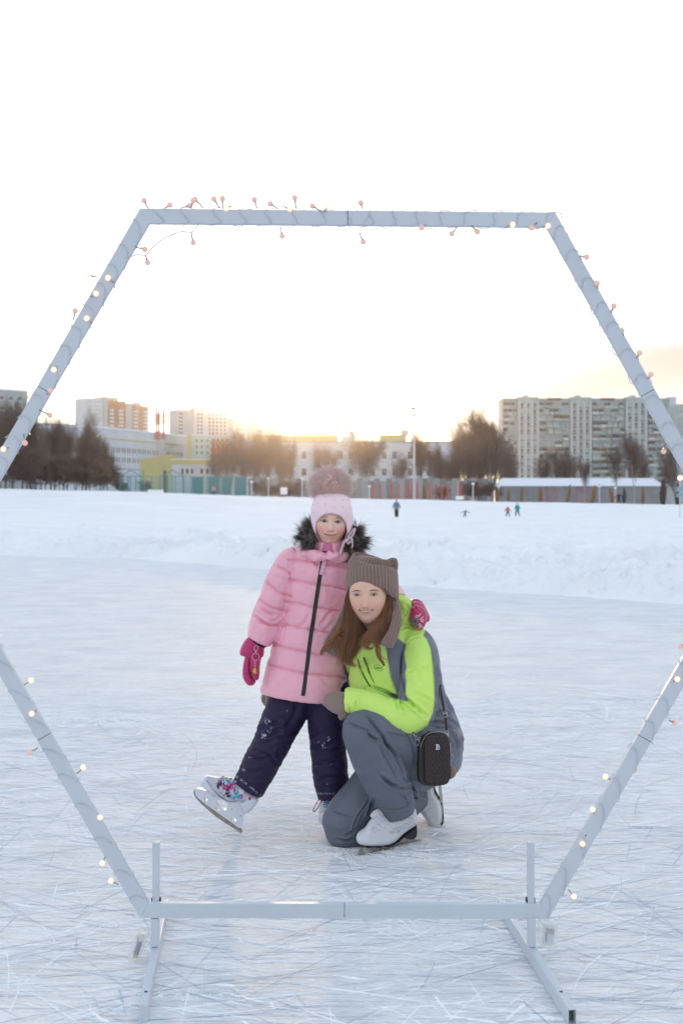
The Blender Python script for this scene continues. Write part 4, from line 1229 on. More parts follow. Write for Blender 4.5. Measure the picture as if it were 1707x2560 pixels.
# bulbs: x, y, anchor x, y, lit
BULBS = [(359, 498, 372, 520, 0), (426, 514, 412, 521, 0), (473, 511, 452, 520, 0), (486, 495, 508, 520, 0), (484, 503, 478, 521, 0), (536, 499, 550, 520, 0), (557, 498, 558, 520, 0), (566, 522, 580, 514, 1), (635, 496, 643, 521, 0),
         (675, 506, 695, 522, 0), (725, 524, 706, 516, 1), (737, 496, 741, 522, 0), (781, 512, 803, 527, 0), (819, 517, 812, 530, 1), (902, 504, 906, 522, 0), (482, 604, 480, 582, 0), (361, 621, 338, 615, 0), (368, 654, 364, 638, 0),
         (705, 588, 700, 566, 0), (908, 602, 898, 580, 0), (1053, 571, 1064, 562, 0), (1128, 586, 1142, 566, 0), (1194, 577, 1178, 564, 0), (1280, 563, 1266, 566, 1), (1327, 571, 1342, 556, 0), (1368, 566, 1356, 566, 1),
         (222, 689, 243, 692, 1), (272, 696, 284, 706, 1), (242, 735, 228, 742, 1), (186, 775, 183, 800, 0), (219, 797, 230, 808, 1), (137, 925, 142, 915, 1), (128, 977, 118, 985, 0), (123, 1037, 98, 1024, 0), (65, 1108, 60, 1085, 0), (11, 1123, 22, 1118, 1),
         (1464, 644, 1448, 640, 0), (1490, 709, 1494, 720, 0), (1532, 766, 1527, 782, 0), (1556, 825, 1558, 838, 0), (1596, 883, 1590, 895, 0), (1624, 937, 1620, 947, 0), (1661, 1128, 1662, 1108, 0), (1697, 1195, 1704, 1183, 1),
         (80, 1700, 60, 1712, 1), (82, 1783, 92, 1776, 1), (78, 1879, 95, 1868, 0), (210, 1917, 192, 1934, 1), (252, 2042, 250, 2052, 1), (258, 2156, 264, 2142, 1), (279, 2200, 296, 2212, 1),
         (1703, 1617, 1712, 1610, 0), (1690, 1697, 1682, 1704, 1), (1688, 1808, 1672, 1800, 0), (1511, 1940, 1524, 1950, 1), (1479, 2022, 1484, 2034, 1), (1454, 2108, 1453, 2120, 1), (1432, 2239, 1420, 2224, 1)]
sb = MB()
for bx, by, ax_, ay_, lit in BULBS:
    dy = -.012 if lit or Rg.random() < .5 else .008
    c_ = FP(bx, by, dy if dy < 0 else .010); a_ = FP(ax_, ay_, -.003)
    r_ = .0078
    ob = mk("bulb", *ball(tuple(c_), (r_, r_, r_), 16, 10), bulb_on if lit else bulb_off, gar, smooth=True)
    if lit: ob['label'] = "lit warm bulb"
    d_ = (a_ - c_)
    if d_.length < .004: d_ = Vector((0, 0, .01))
    d_.normalize()
    MB().rod(c_ + d_ * r_ * .85, c_ + d_ * (r_ + .006), .0034, .0022, 10).build("socket", sock_m, ob, smooth=True)
    midp = (c_ + a_) / 2 + Vector((Rg.uniform(-.002, .002), 0, Rg.uniform(-.002, .002)))
    s0 = c_ + d_ * (r_ + .005)
    sb = MB(); add_wire(sb, [s0, s0 * .6 + midp * .4, midp, midp * .4 + a_ * .6, a_], .0016, 5); sb.build("lead", stem_m, ob, smooth=True)
add_wire(wb, [FP(360, 2297), FP(364, 2310, .005), FP(372, 2325, .006), FP(371, 2340, .004)], .001)
add_wire(wb, [FP(1348, 2299), FP(1352, 2306, .005), FP(1358, 2318, .006)], .001)
wb.build("wire", wire_m, gar, smooth=True)

# battery boxes in plastic bags
film = mat("clear_plastic_film", (0.85, 0.88, 0.9), 0.18, spec=.8, alpha=.30)
bat = mat("battery_blue", (.06, .09, .18), .4); batg = mat("battery_gold", (.45, .36, .12), .4); bwh = mat("battery_box_white", (.6, .63, .66), .4)
bt = thing("battery_pack", tuple(FP(345, 2360)), "battery pack in a tilted clear plastic bag hanging at the frame's left foot", "battery pack")
poly = [(357, 2318), (371, 2330), (367, 2350), (352, 2392), (342, 2408), (330, 2400), (319, 2404), (322, 2380), (338, 2340)]
V_, F_, _p = inflate(poly, YF + .002, .016, 12, 3, 3, bulge=lambda q_, D: .003 * fbm(np.column_stack([q_, q_[:, :1] * 0]), .12, 3))
mk("plastic_bag", V_, F_, film, bt, smooth=True)
def rodpx(b, a, c, r, mi=0, y=YF + .002): b.rod(P(*a, y), P(*c, y), r, mi=mi, n=12); return b
rodpx(rodpx(rodpx(MB(), (357, 2334), (351, 2354), .007, 0), (351, 2354), (341, 2386), .0066, 1), (341, 2386), (338.5, 2394), .0064, 2).build("battery", [bwh, bat, batg], bt, smooth=False)
rodpx(rodpx(MB(), (349, 2340), (346, 2352), .005, 0, YF + .012), (346, 2352), (334, 2388), .006, 1, YF + .012).build("battery", [batg, bwh], bt)
bt = thing("battery_pack", tuple(FP(1370, 2340)), "flat battery box in a clear plastic bag at the frame's right foot", "battery pack")
poly = [(1346, 2302), (1366, 2299), (1385, 2308), (1394, 2320), (1393, 2362), (1384, 2378), (1362, 2370), (1346, 2360), (1343, 2330)]
V_, F_, _p = inflate(poly, YF + .004, .012, 12, 3, 3, bulge=lambda q_, D: .003 * fbm(np.column_stack([q_, q_[:, :1] * 0]), .12, 3))
mk("plastic_bag", V_, F_, film, bt, smooth=True)
c1 = P(1371, 2338, YF + .004)
ebox("battery_case", c1, (.017, .003, -.003), (0, .006, 0), (.002, 0, .028), bwh, bt)
ebox("case_label", c1 + Vector((.003, -.0068, .012)), (.012, .001, -.004), (0, .0006, 0), (.001, 0, .006), mat("label_violet_grey", (.30, .27, .32), .5), bt, 0)
ebox("switch", c1 + Vector((-.008, -.0068, -.004)), (.003, 0, 0), (0, .001, 0), (.001, 0, .014), mat("switch_grey_blue", (.2, .25, .32), .5), bt, 0)
# ---------------------------------------------------------------- people: shared builders
skin_m = mat("skin", rough=.48, attr=True, sss=.12, bump=.0002, bscale=300)
def face_frame(px, py, Y, roll=0.0, yaw=0.0, k=1.0):
    """head space: X to the viewer's right, Z up, D out of the face; units metres"""
    c = np.array(P(px, py, Y))
    R = Matrix.Rotation(math.radians(yaw), 3, 'Z') @ Matrix.Rotation(math.radians(roll), 3, 'Y')
    X = np.array(R @ Vector((1, 0, 0))); Zv = np.array(R @ Vector((0, 0, 1))); D = np.array(R @ Vector((0, -1, 0)))
    return c, X, Zv, D, k
def to_face(V, fr):
    c, X, Zv, D, k = fr
    d = (V - c) / k
    return d @ X, d @ Zv, d @ D
def from_face(x, z, d, fr):
    c, X, Zv, D, k = fr
    return c + k * (np.multiply.outer(x, X) + np.multiply.outer(z, Zv) + np.multiply.outer(d, D))
def head_solid(fr, w=.072, h=.108, dp=.092, jaw=.34, child=False):
    V, Fc = ball((0, 0, 0), (1, 1, 1), 72, 60)
    x, d, z = V[:, 0].copy(), -V[:, 1].copy(), V[:, 2].copy()
    low = np.clip(-z - .05, 0, 1)
    tw = 1 - jaw * low ** 1.35
    fw = 1 - .10 * np.clip(z - .3, 0, 1)
    X_ = x * w * tw * fw
    D_ = d * dp
    D_ = np.where(d > 0, D_ * (1 - .10 * low) + .006 * low ** 2, D_ * (1 - .35 * low))
    D_ = np.where(d > 0, np.sign(d) * np.abs(d) ** .88 * dp * (1 - .08 * low), D_)
    Z_ = z * h
    return from_face(X_, Z_, D_, fr), Fc
def G(x, z, cx, cz, sx, sz): return np.exp(-((x - cx) / sx) ** 2 - ((z - cz) / sz) ** 2)
def sculpt_face(V, fr, f):
    """nose, sockets, cheeks, lips and chin raised on the remeshed head. f holds face proportions"""
    x, z, d = to_face(V, fr)
    m = sstep(.025, .06, d) * (np.abs(z) < .14) * (np.abs(x) < .09)
    ax = np.abs(x)
    dd = -f['sock'] * G(ax, z, f['ex'], f['ez'], .017, .011)
    dd += .0035 * G(ax, z, f['ex'], f['ez'] + .019, .020, .006)
    dd += f['cheek'] * G(ax, z, f['ex'] + .006, f['nz'] + .001, .018, .016)
    bridge = sstep(f['nz'] - .004, f['nz'] + .006, z) * (1 - sstep(f['ez'] - .004, f['ez'] + .012, z))
    tt = np.clip((f['ez'] - z) / (f['ez'] - f['nz']), 0, 1)
    dd += bridge * (.004 + f['nose'] * .75 * tt) * np.exp(-(x / (.0062 + .003 * tt)) ** 2)
    dd += f['nose'] * .55 * G(x, z, 0, f['nz'] + .003, .0085, .0075)
    dd += f['nose'] * .30 * G(ax, z, .0105 * f['nw'], f['nz'] - .0005, .0052, .0058)
    dd -= .003 * G(ax, z, .0055, f['nz'] - .0075, .003, .002)
    ml = f['mz'] + f['smile'] * (ax / f['mw']) ** 2
    wl = np.exp(-(ax / f['mw']) ** 4)
    dd += .0050 * G(x, z, 0, f['mz'], f['mw'] * 1.4, .014)
    dd += wl * (.0022 * np.exp(-((z - ml - .0042) / .0032) ** 2) + .0032 * np.exp(-((z - ml + .0052) / .0042) ** 2) - .0032 * np.exp(-((z - ml) / .0016) ** 2))
    dd -= .0022 * G(ax, z, f['mw'] * 1.12, f['mz'] + f['smile'], .004, .004)
    dd += .005 * G(x, z, 0, f['cz'], .016, .010)
    if f.get('fold'):
        for k in range(12):
            t = k / 11.0
            dd -= f['fold'] * G(ax, z, .013 + .017 * t ** .8, f['nz'] + .002 - .026 * t, .0035, .004) * math.sin(math.pi * (.15 + .7 * t))
    c, X, Zv, D, k = fr
    return V + np.multiply.outer(dd * m * k, D)
def paint_face(V, fr, f, base, lip, blush):
    x, z, d = to_face(V, fr); ax = np.abs(x)
    col = np.tile(np.array(base, float), (len(V), 1))
    on = (d > .02)[:, None]
    def mixc(c, w): 
        nonlocal col
        w = np.clip(w, 0, 1)[:, None] * on
        col = col * (1 - w) + np.array(c) * w
    mixc(blush, f['bl'] * G(ax, z, f['ex'] + .012, f['nz'] + .002, .020, .016))
    mixc(blush, .5 * f['bl'] * G(x, z, 0, f['nz'] + .002, .010, .008))
    mixc([c * .62 for c in base], .75 * G(ax, z, f['ex'], f['ez'] + .004, .017, .010))  # eye-socket shade painted into the skin colour
    mixc([base[0] * .86, base[1] * .66, base[2] * .60], .6 * G(ax, z, .0115, f['nz'] + .006, .0055, .014))  # shading down the nose sides, also put into the colour
    mixc([base[0] * .85, base[1] * .72, base[2] * .68], .6 * G(x, z, 0, f['mz'] - .013, .014, .003))  # painted shade below the lower lip
    col = col * (1 + .05 * fbm(V, 55, 4, .6, 3))[:, None]
    ml = f['mz'] + f['smile'] * (ax / f['mw']) ** 2
    wid = sstep(f['mw'] * 1.08, f['mw'] * .85, ax)
    th = .0075 * np.sqrt(np.clip(1 - (ax / (f['mw'] * 1.1)) ** 2, 0, 1))
    mixc(lip, .9 * wid * sstep(th * .85 + .0012, th * .35, np.abs(z - ml + .0008)))
    mixc((.10, .03, .025), .9 * wid * np.exp(-((z - ml) / .0012) ** 2))
    mixc((.40, .16, .13), .45 * G(ax, z, .0056, f['nz'] - .0075, .0028, .0016))  # nostril shading as darker skin colour
    return col
def surf_patch(name, fr, bvh, parent, m, cx, cz, outline, off, colf=None, n=22, rings=7, rot=0.0):
    """thin patch laid on the face: outline(theta)->(rx, rz); coloured by colf(u, v)"""
    c, X, Zv, D, k = fr
    pts, uv = [], []
    for r_ in range(rings + 1):
        rr_ = r_ / rings
        for q_ in range(n if r_ else 1):
            th = 2 * math.pi * q_ / n
            ox, oz = outline(th); u, v = ox * rr_, oz * rr_
            cr, sr = math.cos(rot), math.sin(rot)
            xx, zz = cx + u * cr - v * sr, cz + u * sr + v * cr
            org = c + k * (xx * X + zz * Zv + .3 * D)
            hit = bvh.ray_cast(Vector(org), Vector(-D), 1.0)
            h = np.array(hit[0]) if hit[0] is not None else c + k * (xx * X + zz * Zv + .09 * D)
            pts.append(h + D * (off(rr_) if callable(off) else off) * k); uv.append((u, v, rr_, th))
    Fc = [(0, 1 + q_, 1 + (q_ + 1) % n) for q_ in range(n)]
    for r_ in range(1, rings):
        a, b_ = 1 + (r_ - 1) * n, 1 + r_ * n
        Fc += [(a + q_, b_ + q_, b_ + (q_ + 1) % n, a + (q_ + 1) % n) for q_ in range(n)]
    return mk(name, pts, Fc, m, parent, smooth=True, col=np.array([colf(*q_) for q_ in uv]) if colf else None)
eye_m = mat("eye", rough=.25, attr=True, spec=.35)
brow_m = mat("brow_hair", rough=.8, attr=True)
teeth_m = mat("teeth", (.78, .74, .68), .25)
def make_eyes(body, parent, fr, V, Fc, f, iris, brow):
    bvh = BVHTree.FromPolygons(V.tolist(), [tuple(int(i) for i in q_) for q_ in Fc])
    for s_ in (-1, 1):
        def outl(th, s_=s_):
            c_, sn = math.cos(th), math.sin(th)
            rx = f['ew'] * c_
            rz = f['eh'] * (sn if sn > 0 else sn * .78) * (1 - .10 * abs(c_))
            return rx, rz
        def colr(u, v, rr_, th, s_=s_):
            d_ = math.hypot(u - s_ * 0, (v - .0003))
            if rr_ > .80: return (.05, .025, .02) if math.sin(th) > -.1 else (.34, .18, .15)
            if d_ < .0022: return (.008, .008, .01)
            if d_ < .0050: return iris
            if d_ < .0059: return tuple(q_ * .3 for q_ in iris)
            return (.50, .45, .43)
        surf_patch("eye", fr, bvh, parent, eye_m, s_ * f['ex'], f['ez'], outl, lambda r_: .0008 + .0022 * (1 - r_ * r_), colr, 36, 12, rot=s_ * .03)
        def outb(th):
            return f['bw'] * math.cos(th), .0020 * math.sin(th) * (1.3 if math.sin(th) > 0 else 1) 
        def arch(th, s_=s_):
            rx, rz = outb(th); return rx, rz - 14 * rx * rx + s_ * .0 
        surf_patch("eyebrow", fr, bvh, parent, brow_m, s_ * f['bx'], f['bz'], arch, .0006, lambda u, v, r_, th: brow, 20, 3, rot=-s_ * f['btilt'])
    return bvh
def tube_u(pts, r, n=40, nu=24): return tube([tuple(p) for p in pts], r, r, nu, n)

def cloth_noise(V, N, amp, scale, seed=0, aniso=(1, 1, 1), octv=3):
    n_ = fbm(V * np.array(aniso), scale, octv, .5, seed)
    r_ = 1 - np.abs(n_) * 2.2
    return V + N * (amp * r_)[:, None]

# ================================================================= the girl
YG = 5.03
girl = thing("person", tuple(P(800, 2080, YG)), "young girl in pink puffer jacket and bobble hat, one skate lifted on its heel", "person")
# --- body under the clothes
fr_g = face_frame(826, 1306, YG - .035, roll=4.0, yaw=2.0, k=1.0)
FG = dict(ex=.0262, ez=.004, nz=-.0310, mz=-.0485, mw=.0258, smile=.0050, cz=-.078, sock=.0045, cheek=.0055, nose=.0165, nw=1.0, bl=.7,
          ew=.0130, eh=.0062, bx=.0270, bz=.0205, bw=.0125, btilt=.06)
hs = head_solid(fr_g, .067, .095, .082, .20)
gb = [hs, limb([(822, 1340, YG, 24), (818, 1385, YG, 24)]),
      limb([(816, 1385, YG, 30), (812, 1400, YG, 60), (803, 1460, YG, 62), (792, 1560, YG, 58), (780, 1650, YG, 64), (770, 1740, YG, 66)], flat=.65)]
gb += [limb([(750, 1405, YG, 26), (700, 1465, YG, 22), (672, 1540, YG, 20), (648, 1600, YG - .01, 15), (640, 1630, YG - .01, 13)])]
gb += [limb([(868, 1408, YG, 26), (935, 1440, YG + .1, 22), (1000, 1500, YG + .11, 18), (1030, 1525, YG + .08, 14)])]
# fingers and thumb folded inside the mittens
for k in range(4):
    gb.append(limb([(622 + k * 9, 1640, YG - .01, 6.5), (617 + k * 9, 1670, YG - .02, 6), (622 + k * 8, 1690 - abs(k - 1.5) * 3, YG - .03, 5)], 10, 10))
gb.append(limb([(638, 1636, YG - .02, 6), (640, 1660, YG - .05, 5), (641, 1676, YG - .052, 4.5)], 10, 10))
for k in range(4):
    gb.append(limb([(1032 + k * 6, 1528 + k * 2, YG + .04, 5.5), (1036 + k * 6, 1545, YG + .0, 5), (1036 + k * 5, 1560, YG - .03, 4.5)], 10, 10))
gb += [limb([(740, 1720, YG, 40), (712, 1790, YG, 36), (676, 1862, YG - .02, 30), (645, 1920, YG - .02, 25), (624, 1965, YG - .02, 18), (615, 1985, YG - .02, 14)]),
       limb([(812, 1720, YG, 40), (816, 1800, YG, 36), (822, 1880, YG, 30), (828, 1960, YG, 24), (834, 2030, YG, 20)]),
       limb([(612, 1985, YG - .02, 15), (575, 1972, YG - .02, 12), (535, 1955, YG - .02, 9)]), limb([(834, 2030, YG, 20), (826, 2045, YG - .08, 17), (822, 2048, YG - .15, 14)])]
Vg, Fg = union(gb, .0028, 2)
Vg = sculpt_face(Vg, fr_g, FG)
Vg = relax(Vg, Fg, 1, .3)
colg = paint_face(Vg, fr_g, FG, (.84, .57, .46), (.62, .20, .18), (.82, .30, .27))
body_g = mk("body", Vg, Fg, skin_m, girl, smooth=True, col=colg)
make_eyes(body_g, girl, fr_g, Vg, Fg, FG, (.10, .11, .12), (.40, .27, .20))

# --- jacket
pink = mat("pink_nylon", rough=.36, attr=True, spec=.5, noise=.03, nscale=12, sheen=.15, bump=.0005, bscale=90)
PK = np.array((.90, .44, .55)); BK = np.array((.018, .014, .016))
def quilt(nch, amp, pk=.0022, ph=0.0, seed=0, s0=0.0, s1=1.0, front_free=True):
    def f(s, t):
        u = np.clip((s - s0) / (s1 - s0), 0, .9999)
        x, y = np.cos(t), np.sin(t)
        wob = .05 * fbm(np.stack([x * 2.2, y * 2.2, s * 5], -1), 1, 3, .6, seed)
        v = (u * nch + ph + wob); fr_ = v - np.floor(v)
        b_ = amp * (1 - (2 * np.abs(fr_ - .5)) ** 5)
        near = np.exp(-(np.minimum(fr_, 1 - fr_) / .16) ** 2)
        pu = pk * near * fbm(np.stack([x * 11, y * 11, s * 6], -1), 1, 3, .6, seed + 3)
        wr = .0042 * fbm(np.stack([x * 2.6, y * 2.6, s * 9], -1), 1, 4, .55, seed + 7)
        k = np.clip(.35 - y * 1.6, 0, 1) if front_free else 1.0
        return b_ * k + amp * .75 * (1 - k) + pu * k + wr
    return f
tors = [(822, 1362, YG, 34, .9), (818, 1376, YG, 52, .8), (813, 1393, YG, 76, .68), (806, 1425, YG, 84, .72), (799, 1462, YG, 80, .78), (792, 1505, YG, 75, .82), (784, 1560, YG, 77, .82),
        (774, 1620, YG, 84, .80), (766, 1680, YG, 94, .78), (760, 1725, YG, 100, .78), (758, 1741, YG, 100, .78), (758.5, 1743, YG, 92, .75), (761, 1728, YG, 84, .7)]
jk = []
def jq(s, t):
    return quilt(7.6, .0145, .0045, .45, 1, .10, .985)(s, t) * sstep(.06, .14, s) * (1 - .0 * s)
jk.append(limb(tors, 220, 300, disp=jq))
sl = [(752, 1398, YG, 30), (732, 1412, YG, 37), (708, 1450, YG, 36), (690, 1495, YG - .005, 34), (675, 1535, YG - .01, 35), (663, 1570, YG - .015, 34), (652, 1594, YG - .02, 28), (647, 1604, YG - .02, 23), (650, 1596, YG - .02, 18)]
jk.append(limb(sl, 110, 200, disp=quilt(4.6, .0135, .005, .15, 5, .02, .93)))
sr = [(868, 1402, YG + .01, 28), (895, 1414, YG + .04, 34), (940, 1448, YG + .12, 30), (985, 1500, YG + .14, 27), (1016, 1530, YG + .12, 24), (1026, 1534, YG + .11, 20)]
jk.append(limb(sr, 80, 120, disp=quilt(4, .008, .003, .3, 9)))
Vj, Fj = union(jk, .0034, 1)
Nj = normals(Vj, Fj)
def s3(*pts): return [(580 + x_ / 4.612, 1340 + y_ / 4.612) for x_, y_ in pts]
seams = [s3((640, 262), (850, 282), (1030, 318)), s3((672, 510), (800, 530), (980, 562)), s3((625, 760), (760, 785), (940, 828)), s3((570, 1015), (720, 1045), (900, 1082)), s3((480, 1250), (640, 1295), (870, 1342)), s3((390, 1475), (560, 1525), (840, 1592)),
         s3((1095, 318), (1260, 345), (1410, 372)), s3((1030, 568), (1180, 590), (1330, 628)), s3((975, 825), (1150, 855), (1290, 875)), s3((940, 1085), (1050, 1105), (1300, 1140)), s3((915, 1350), (1000, 1368), (1330, 1405)), s3((890, 1598), (1100, 1615), (1390, 1640)),
         s3((520, 352), (600, 390), (668, 445)), s3((400, 545), (480, 608), (560, 660), (665, 695)), s3((310, 735), (400, 800), (500, 840), (610, 865)), s3((250, 915), (330, 975), (430, 1020), (570, 1035))]
qs_ = proj(Vj); fc_ = sstep(-.05, .45, -Nj[:, 1]); Dm = np.full(len(Vj), 1e3)
for sm_ in seams:
    Dm = np.minimum(Dm, seg_dist(qs_, smooth_line(sm_, 14)))
puck = fbm(Vj * np.array((1, 1, .35)), 85, 3, .6, 31)
dj = -.0062 * np.exp(-(Dm / 3.0) ** 2) - .0100 * np.exp(-Dm / 9.0) + .0036 * puck * np.exp(-(Dm / 6.5) ** 2)
Vj = Vj + Nj * (dj * fc_)[:, None]
Nj = normals(Vj, Fj)
Vj = cloth_noise(Vj, Nj, .0016, 22, 3)
Vj = crease(Vj, Nj, [([(645, 1512), (668, 1530), (700, 1540)], 3.5, .008), ([(690, 1545), (672, 1532), (650, 1520)], 3, .004), ([(640, 1545), (672, 1562), (698, 1562)], 3.0, .006), ([(704, 1535), (690, 1550), (672, 1552)], 3, .005),
                     ([(724, 1380), (723, 1420), (727, 1455), (722, 1490)], 2.2, .004), ([(722, 1535), (716, 1560), (706, 1600), (700, 1612)], 2, .004), ([(706, 1534), (712, 1565), (698, 1610)], 2.0, .003),
                     ([(805, 1560), (822, 1535), (838, 1520)], 4, .006), ([(812, 1575), (836, 1555)], 4, .004), ([(735, 1570), (760, 1560), (775, 1530)], 5, .004), ([(800, 1690), (822, 1715), (850, 1725)], 4, .004),
                     ([(765, 1380), (785, 1400), (800, 1425)], 4, .004), ([(700, 1450), (690, 1440), (676, 1442)], 3, .004)], ridge=.45)
qj = proj(Vj)
cj = np.tile(PK, (len(Vj), 1)) * (1 + .04 * fbm(Vj, 9, 3))[:, None]
jacket = mk("jacket", Vj, Fj, pink, girl, smooth=True, col=cj)
bvh_j = BVHTree.FromPolygons(Vj.tolist(), [tuple(int(i) for i in q_) for q_ in Fj])
def on_surface(bvh, px, py, off=.002, Y0=3.9):
    """point of a garment's front under the line through (px, py), lifted by off"""
    o_ = Vector((0, 0, CAMZ)); d_ = (P(px, py, 5) - o_).normalized()
    h = bvh.ray_cast(o_ + d_ * Y0, d_, 3.0)
    return (h[0] - d_ * off) if h[0] is not None else None
def ribbon(name, bvh, line, width, m, parent, off=.0018, thick=.0025, n=60, smooth=True, **kw):
    """flat band laid along a garment: line in px, width in m"""
    L_ = smooth_line(line, n); pts = []
    last = None
    for a in L_:
        p_ = on_surface(bvh, a[0], a[1], off)
        if p_ is None: p_ = last if last is not None else P(a[0], a[1], YG - .11)
        last = p_; pts.append(np.array(p_))
    pts = np.array(pts)
    for _ in range(3): pts[1:-1] = .25 * pts[:-2] + .5 * pts[1:-1] + .25 * pts[2:]
    T = np.gradient(pts, axis=0); T /= np.linalg.norm(T, axis=1)[:, None] + 1e-9
    fn = np.array([0, -1.0, 0]); side = np.cross(T, fn); side /= np.linalg.norm(side, axis=1)[:, None]
    out = np.cross(side, T); out *= np.sign(out @ fn)[:, None]
    hw = width / 2
    R4 = [pts - side * hw, pts - side * hw * .8 + out * thick, pts + side * hw * .8 + out * thick, pts + side * hw, pts - out * .004]
    V_ = np.stack(R4, 1).reshape(-1, 3); k = 5
    Fc = [(i_ * k + j_, i_ * k + (j_ + 1) % k, (i_ + 1) * k + (j_ + 1) % k, (i_ + 1) * k + j_) for i_ in range(len(pts) - 1) for j_ in range(k)]
    Fc += [tuple(range(k - 1, -1, -1)), tuple((len(pts) - 1) * k + i_ for i_ in range(k))]
    return mk(name, V_, Fc, m, parent, smooth=False, **kw), pts
zip_m = mat("black_zip_tape", (.02, .016, .018), .55, bump=.0006, bscale=500)
ribbon("zip", bvh_j, [(810, 1380), (800, 1438), (792, 1490), (783, 1550), (774, 1610), (767, 1670), (760, 1722), (757, 1740)], .0155, zip_m, jacket, .0015, .0022, 90)
ribbon("zip_flap", bvh_j, [(817, 1362), (820, 1374), (815, 1384)], .017, mat("black_fleece", (.03, .022, .022), .9), jacket, .004, .003, 10)
plk, pp = ribbon("zip_placket", bvh_j, [(817, 1382), (811, 1405), (803, 1437)], .0175, mat("placket_pale_pink", (.70, .38, .52), .5), jacket, .0055, .0025, 20)
# white handwriting on the placket
b = MB(); sc_ = random.Random(3)
for k in range(7):
    c0 = pp[3 + k * 2] if 3 + k * 2 < len(pp) else pp[-1]
    pts = []
    for q_ in range(9):
        a = q_ * .85 + sc_.uniform(0, 1)
        pts.append((c0[0] + .0042 * math.cos(a) * (1 if q_ % 2 else .3), c0[1] - .0038, c0[2] + .0042 * math.sin(a) * .9))
    add_wire(b, [Vector(p_) for p_ in pts], .0008, 4)
b.build("lettering", mat("white_print", (.85, .82, .85), .6), plk)
# hood roll in front and black inner cuff
V_, F_ = limb([(752, 1378, YG - .03, 9), (775, 1386, YG - .085, 13), (800, 1392, YG - .105, 13), (812, 1391, YG - .11, 9)], 30, 50, disp=lambda s_, t_: .003 * np.sin(s_ * 16 + t_ * 2))
V2, F2 = limb([(816, 1386, YG - .11, 9), (835, 1393, YG - .105, 13), (858, 1392, YG - .08, 12), (880, 1386, YG - .03, 9)], 30, 50, disp=lambda s_, t_: .003 * np.sin(s_ * 14 + t_ * 2 + 1))
V3, F3 = limb([(768, 1372, YG + .03, 30), (795, 1370, YG - .03, 26), (812, 1372, YG - .075, 18)], 30, 30, flat=.7)
V4, F4 = limb([(878, 1372, YG + .03, 30), (850, 1372, YG - .03, 26), (828, 1374, YG - .075, 18)], 30, 30, flat=.7)
Vh, Fh = union([(V_, F_), (V2, F2), (V3, F3), (V4, F4)], .003, 2)
mk("hood", Vh, Fh, pink, jacket, smooth=True, col=np.tile(PK, (len(Vh), 1)))
blk = mat("black_ribbed_cuff", (.02, .015, .015), .9)
mk("cuff", *limb([(652, 1592, YG - .02, 27), (645, 1606, YG - .02, 25), (642, 1613, YG - .02, 20)], 30, 12), blk, jacket, smooth=True)
mk("neck_warmer", *limb([(822, 1342, YG - .02, 24, 1.1), (820, 1358, YG - .022, 33, 1.15), (819, 1374, YG - .02, 37, 1.15), (818, 1384, YG - .02, 33, 1.1)], 48, 24, disp=lambda s_, t_: .0012 * np.sin(t_ * 36)), mat("pink_knit", (.62, .20, .36), .9, bump=.002, bscale=260), girl, smooth=True)

# --- fur edge of the hood
def fur(name, centre_line, rad, n, length, cols, parent, seed, rbase, droop=.0, curl=.25, r0=.0009, base_m=None, jit=.35, up=0):
    """tufts rooted on a tube round centre_line (px, py, Y)"""
    R = np.random.default_rng(seed)
    cl_ = catmull(np.array([tuple(P(*c_)) for c_ in centre_line]), 60)
    T = np.gradient(cl_, axis=0); T /= np.linalg.norm(T, axis=1)[:, None]
    i_ = R.integers(0, 60, n); a = R.uniform(0, 2 * math.pi, n)
    ref = np.array([0, -1.0, 0.01]); u = np.cross(T, ref); u /= np.linalg.norm(u, axis=1)[:, None]; w = np.cross(T, u)
    nrm_ = u[i_] * np.cos(a)[:, None] + w[i_] * np.sin(a)[:, None]
    root = cl_[i_] + nrm_ * rbase + R.normal(0, .003, (n, 3))
    ng = max(1, n // 22); gk = R.integers(0, ng, n); i_ = i_[gk % n]; nrm_ = nrm_[gk % n]
    root = cl_[i_] + nrm_ * rbase + R.normal(0, .0045, (n, 3)); gdir = R.normal(0, jit * 1.2, (ng, 3))[gk]
    d0 = nrm_ + gdir + R.normal(0, jit * .3, (n, 3))  + np.array([0, 0, up]); d0 /= np.linalg.norm(d0, axis=1)[:, None]
    Ln = length * R.uniform(.55, 1.15, n)
    m = 6; s = np.linspace(0, 1, m)
    bend = R.normal(0, curl, (n, 3)); bend[:, 2] -= droop
    L = root[:, None] + (d0[:, None] * s[None, :, None] + bend[:, None] * (s ** 2)[None, :, None] * .5) * Ln[:, None, None]
    V_, F_ = strand_tubes(L, r0, r0 * .15)
    cc = np.array(cols)[np.where(R.random(n) < .35, R.integers(0, len(cols), n), gk % len(cols))]
    tipw = np.linspace(0, 1, m)
    lite = (R.random(ng) < .4)[gk][:, None, None] * np.array((.46, .40, .38)) * (tipw[None, :, None] ** 2)
    C_ = np.repeat((np.repeat(cc[:, None], m, 1) + lite)[:, :, None], 3, 2).reshape(-1, 3)
    return V_, F_, C_
fur_m = mat("faux_fur", rough=.75, attr=True, spec=.25, sheen=.2)
def translucent(m, f):
    N, L = m.node_tree.nodes, m.node_tree.links
    p = N['Principled BSDF']; o = [n for n in N if n.type == 'OUTPUT_MATERIAL'][0]
    t = N.new('ShaderNodeBsdfTranslucent'); x = N.new('ShaderNodeMixShader'); x.inputs[0].default_value = f
    L.new(p.inputs['Base Color'].links[0].from_socket, t.inputs['Color'])
    L.new(p.outputs[0], x.inputs[1]); L.new(t.outputs[0], x.inputs[2]); L.new(x.outputs[0], o.inputs['Surface'])
pom_m = mat("pompom_fur", rough=.8, attr=True, spec=.2, noise=.12, nscale=160, bump=.004, bscale=220, stretch=(1, 1, .5))
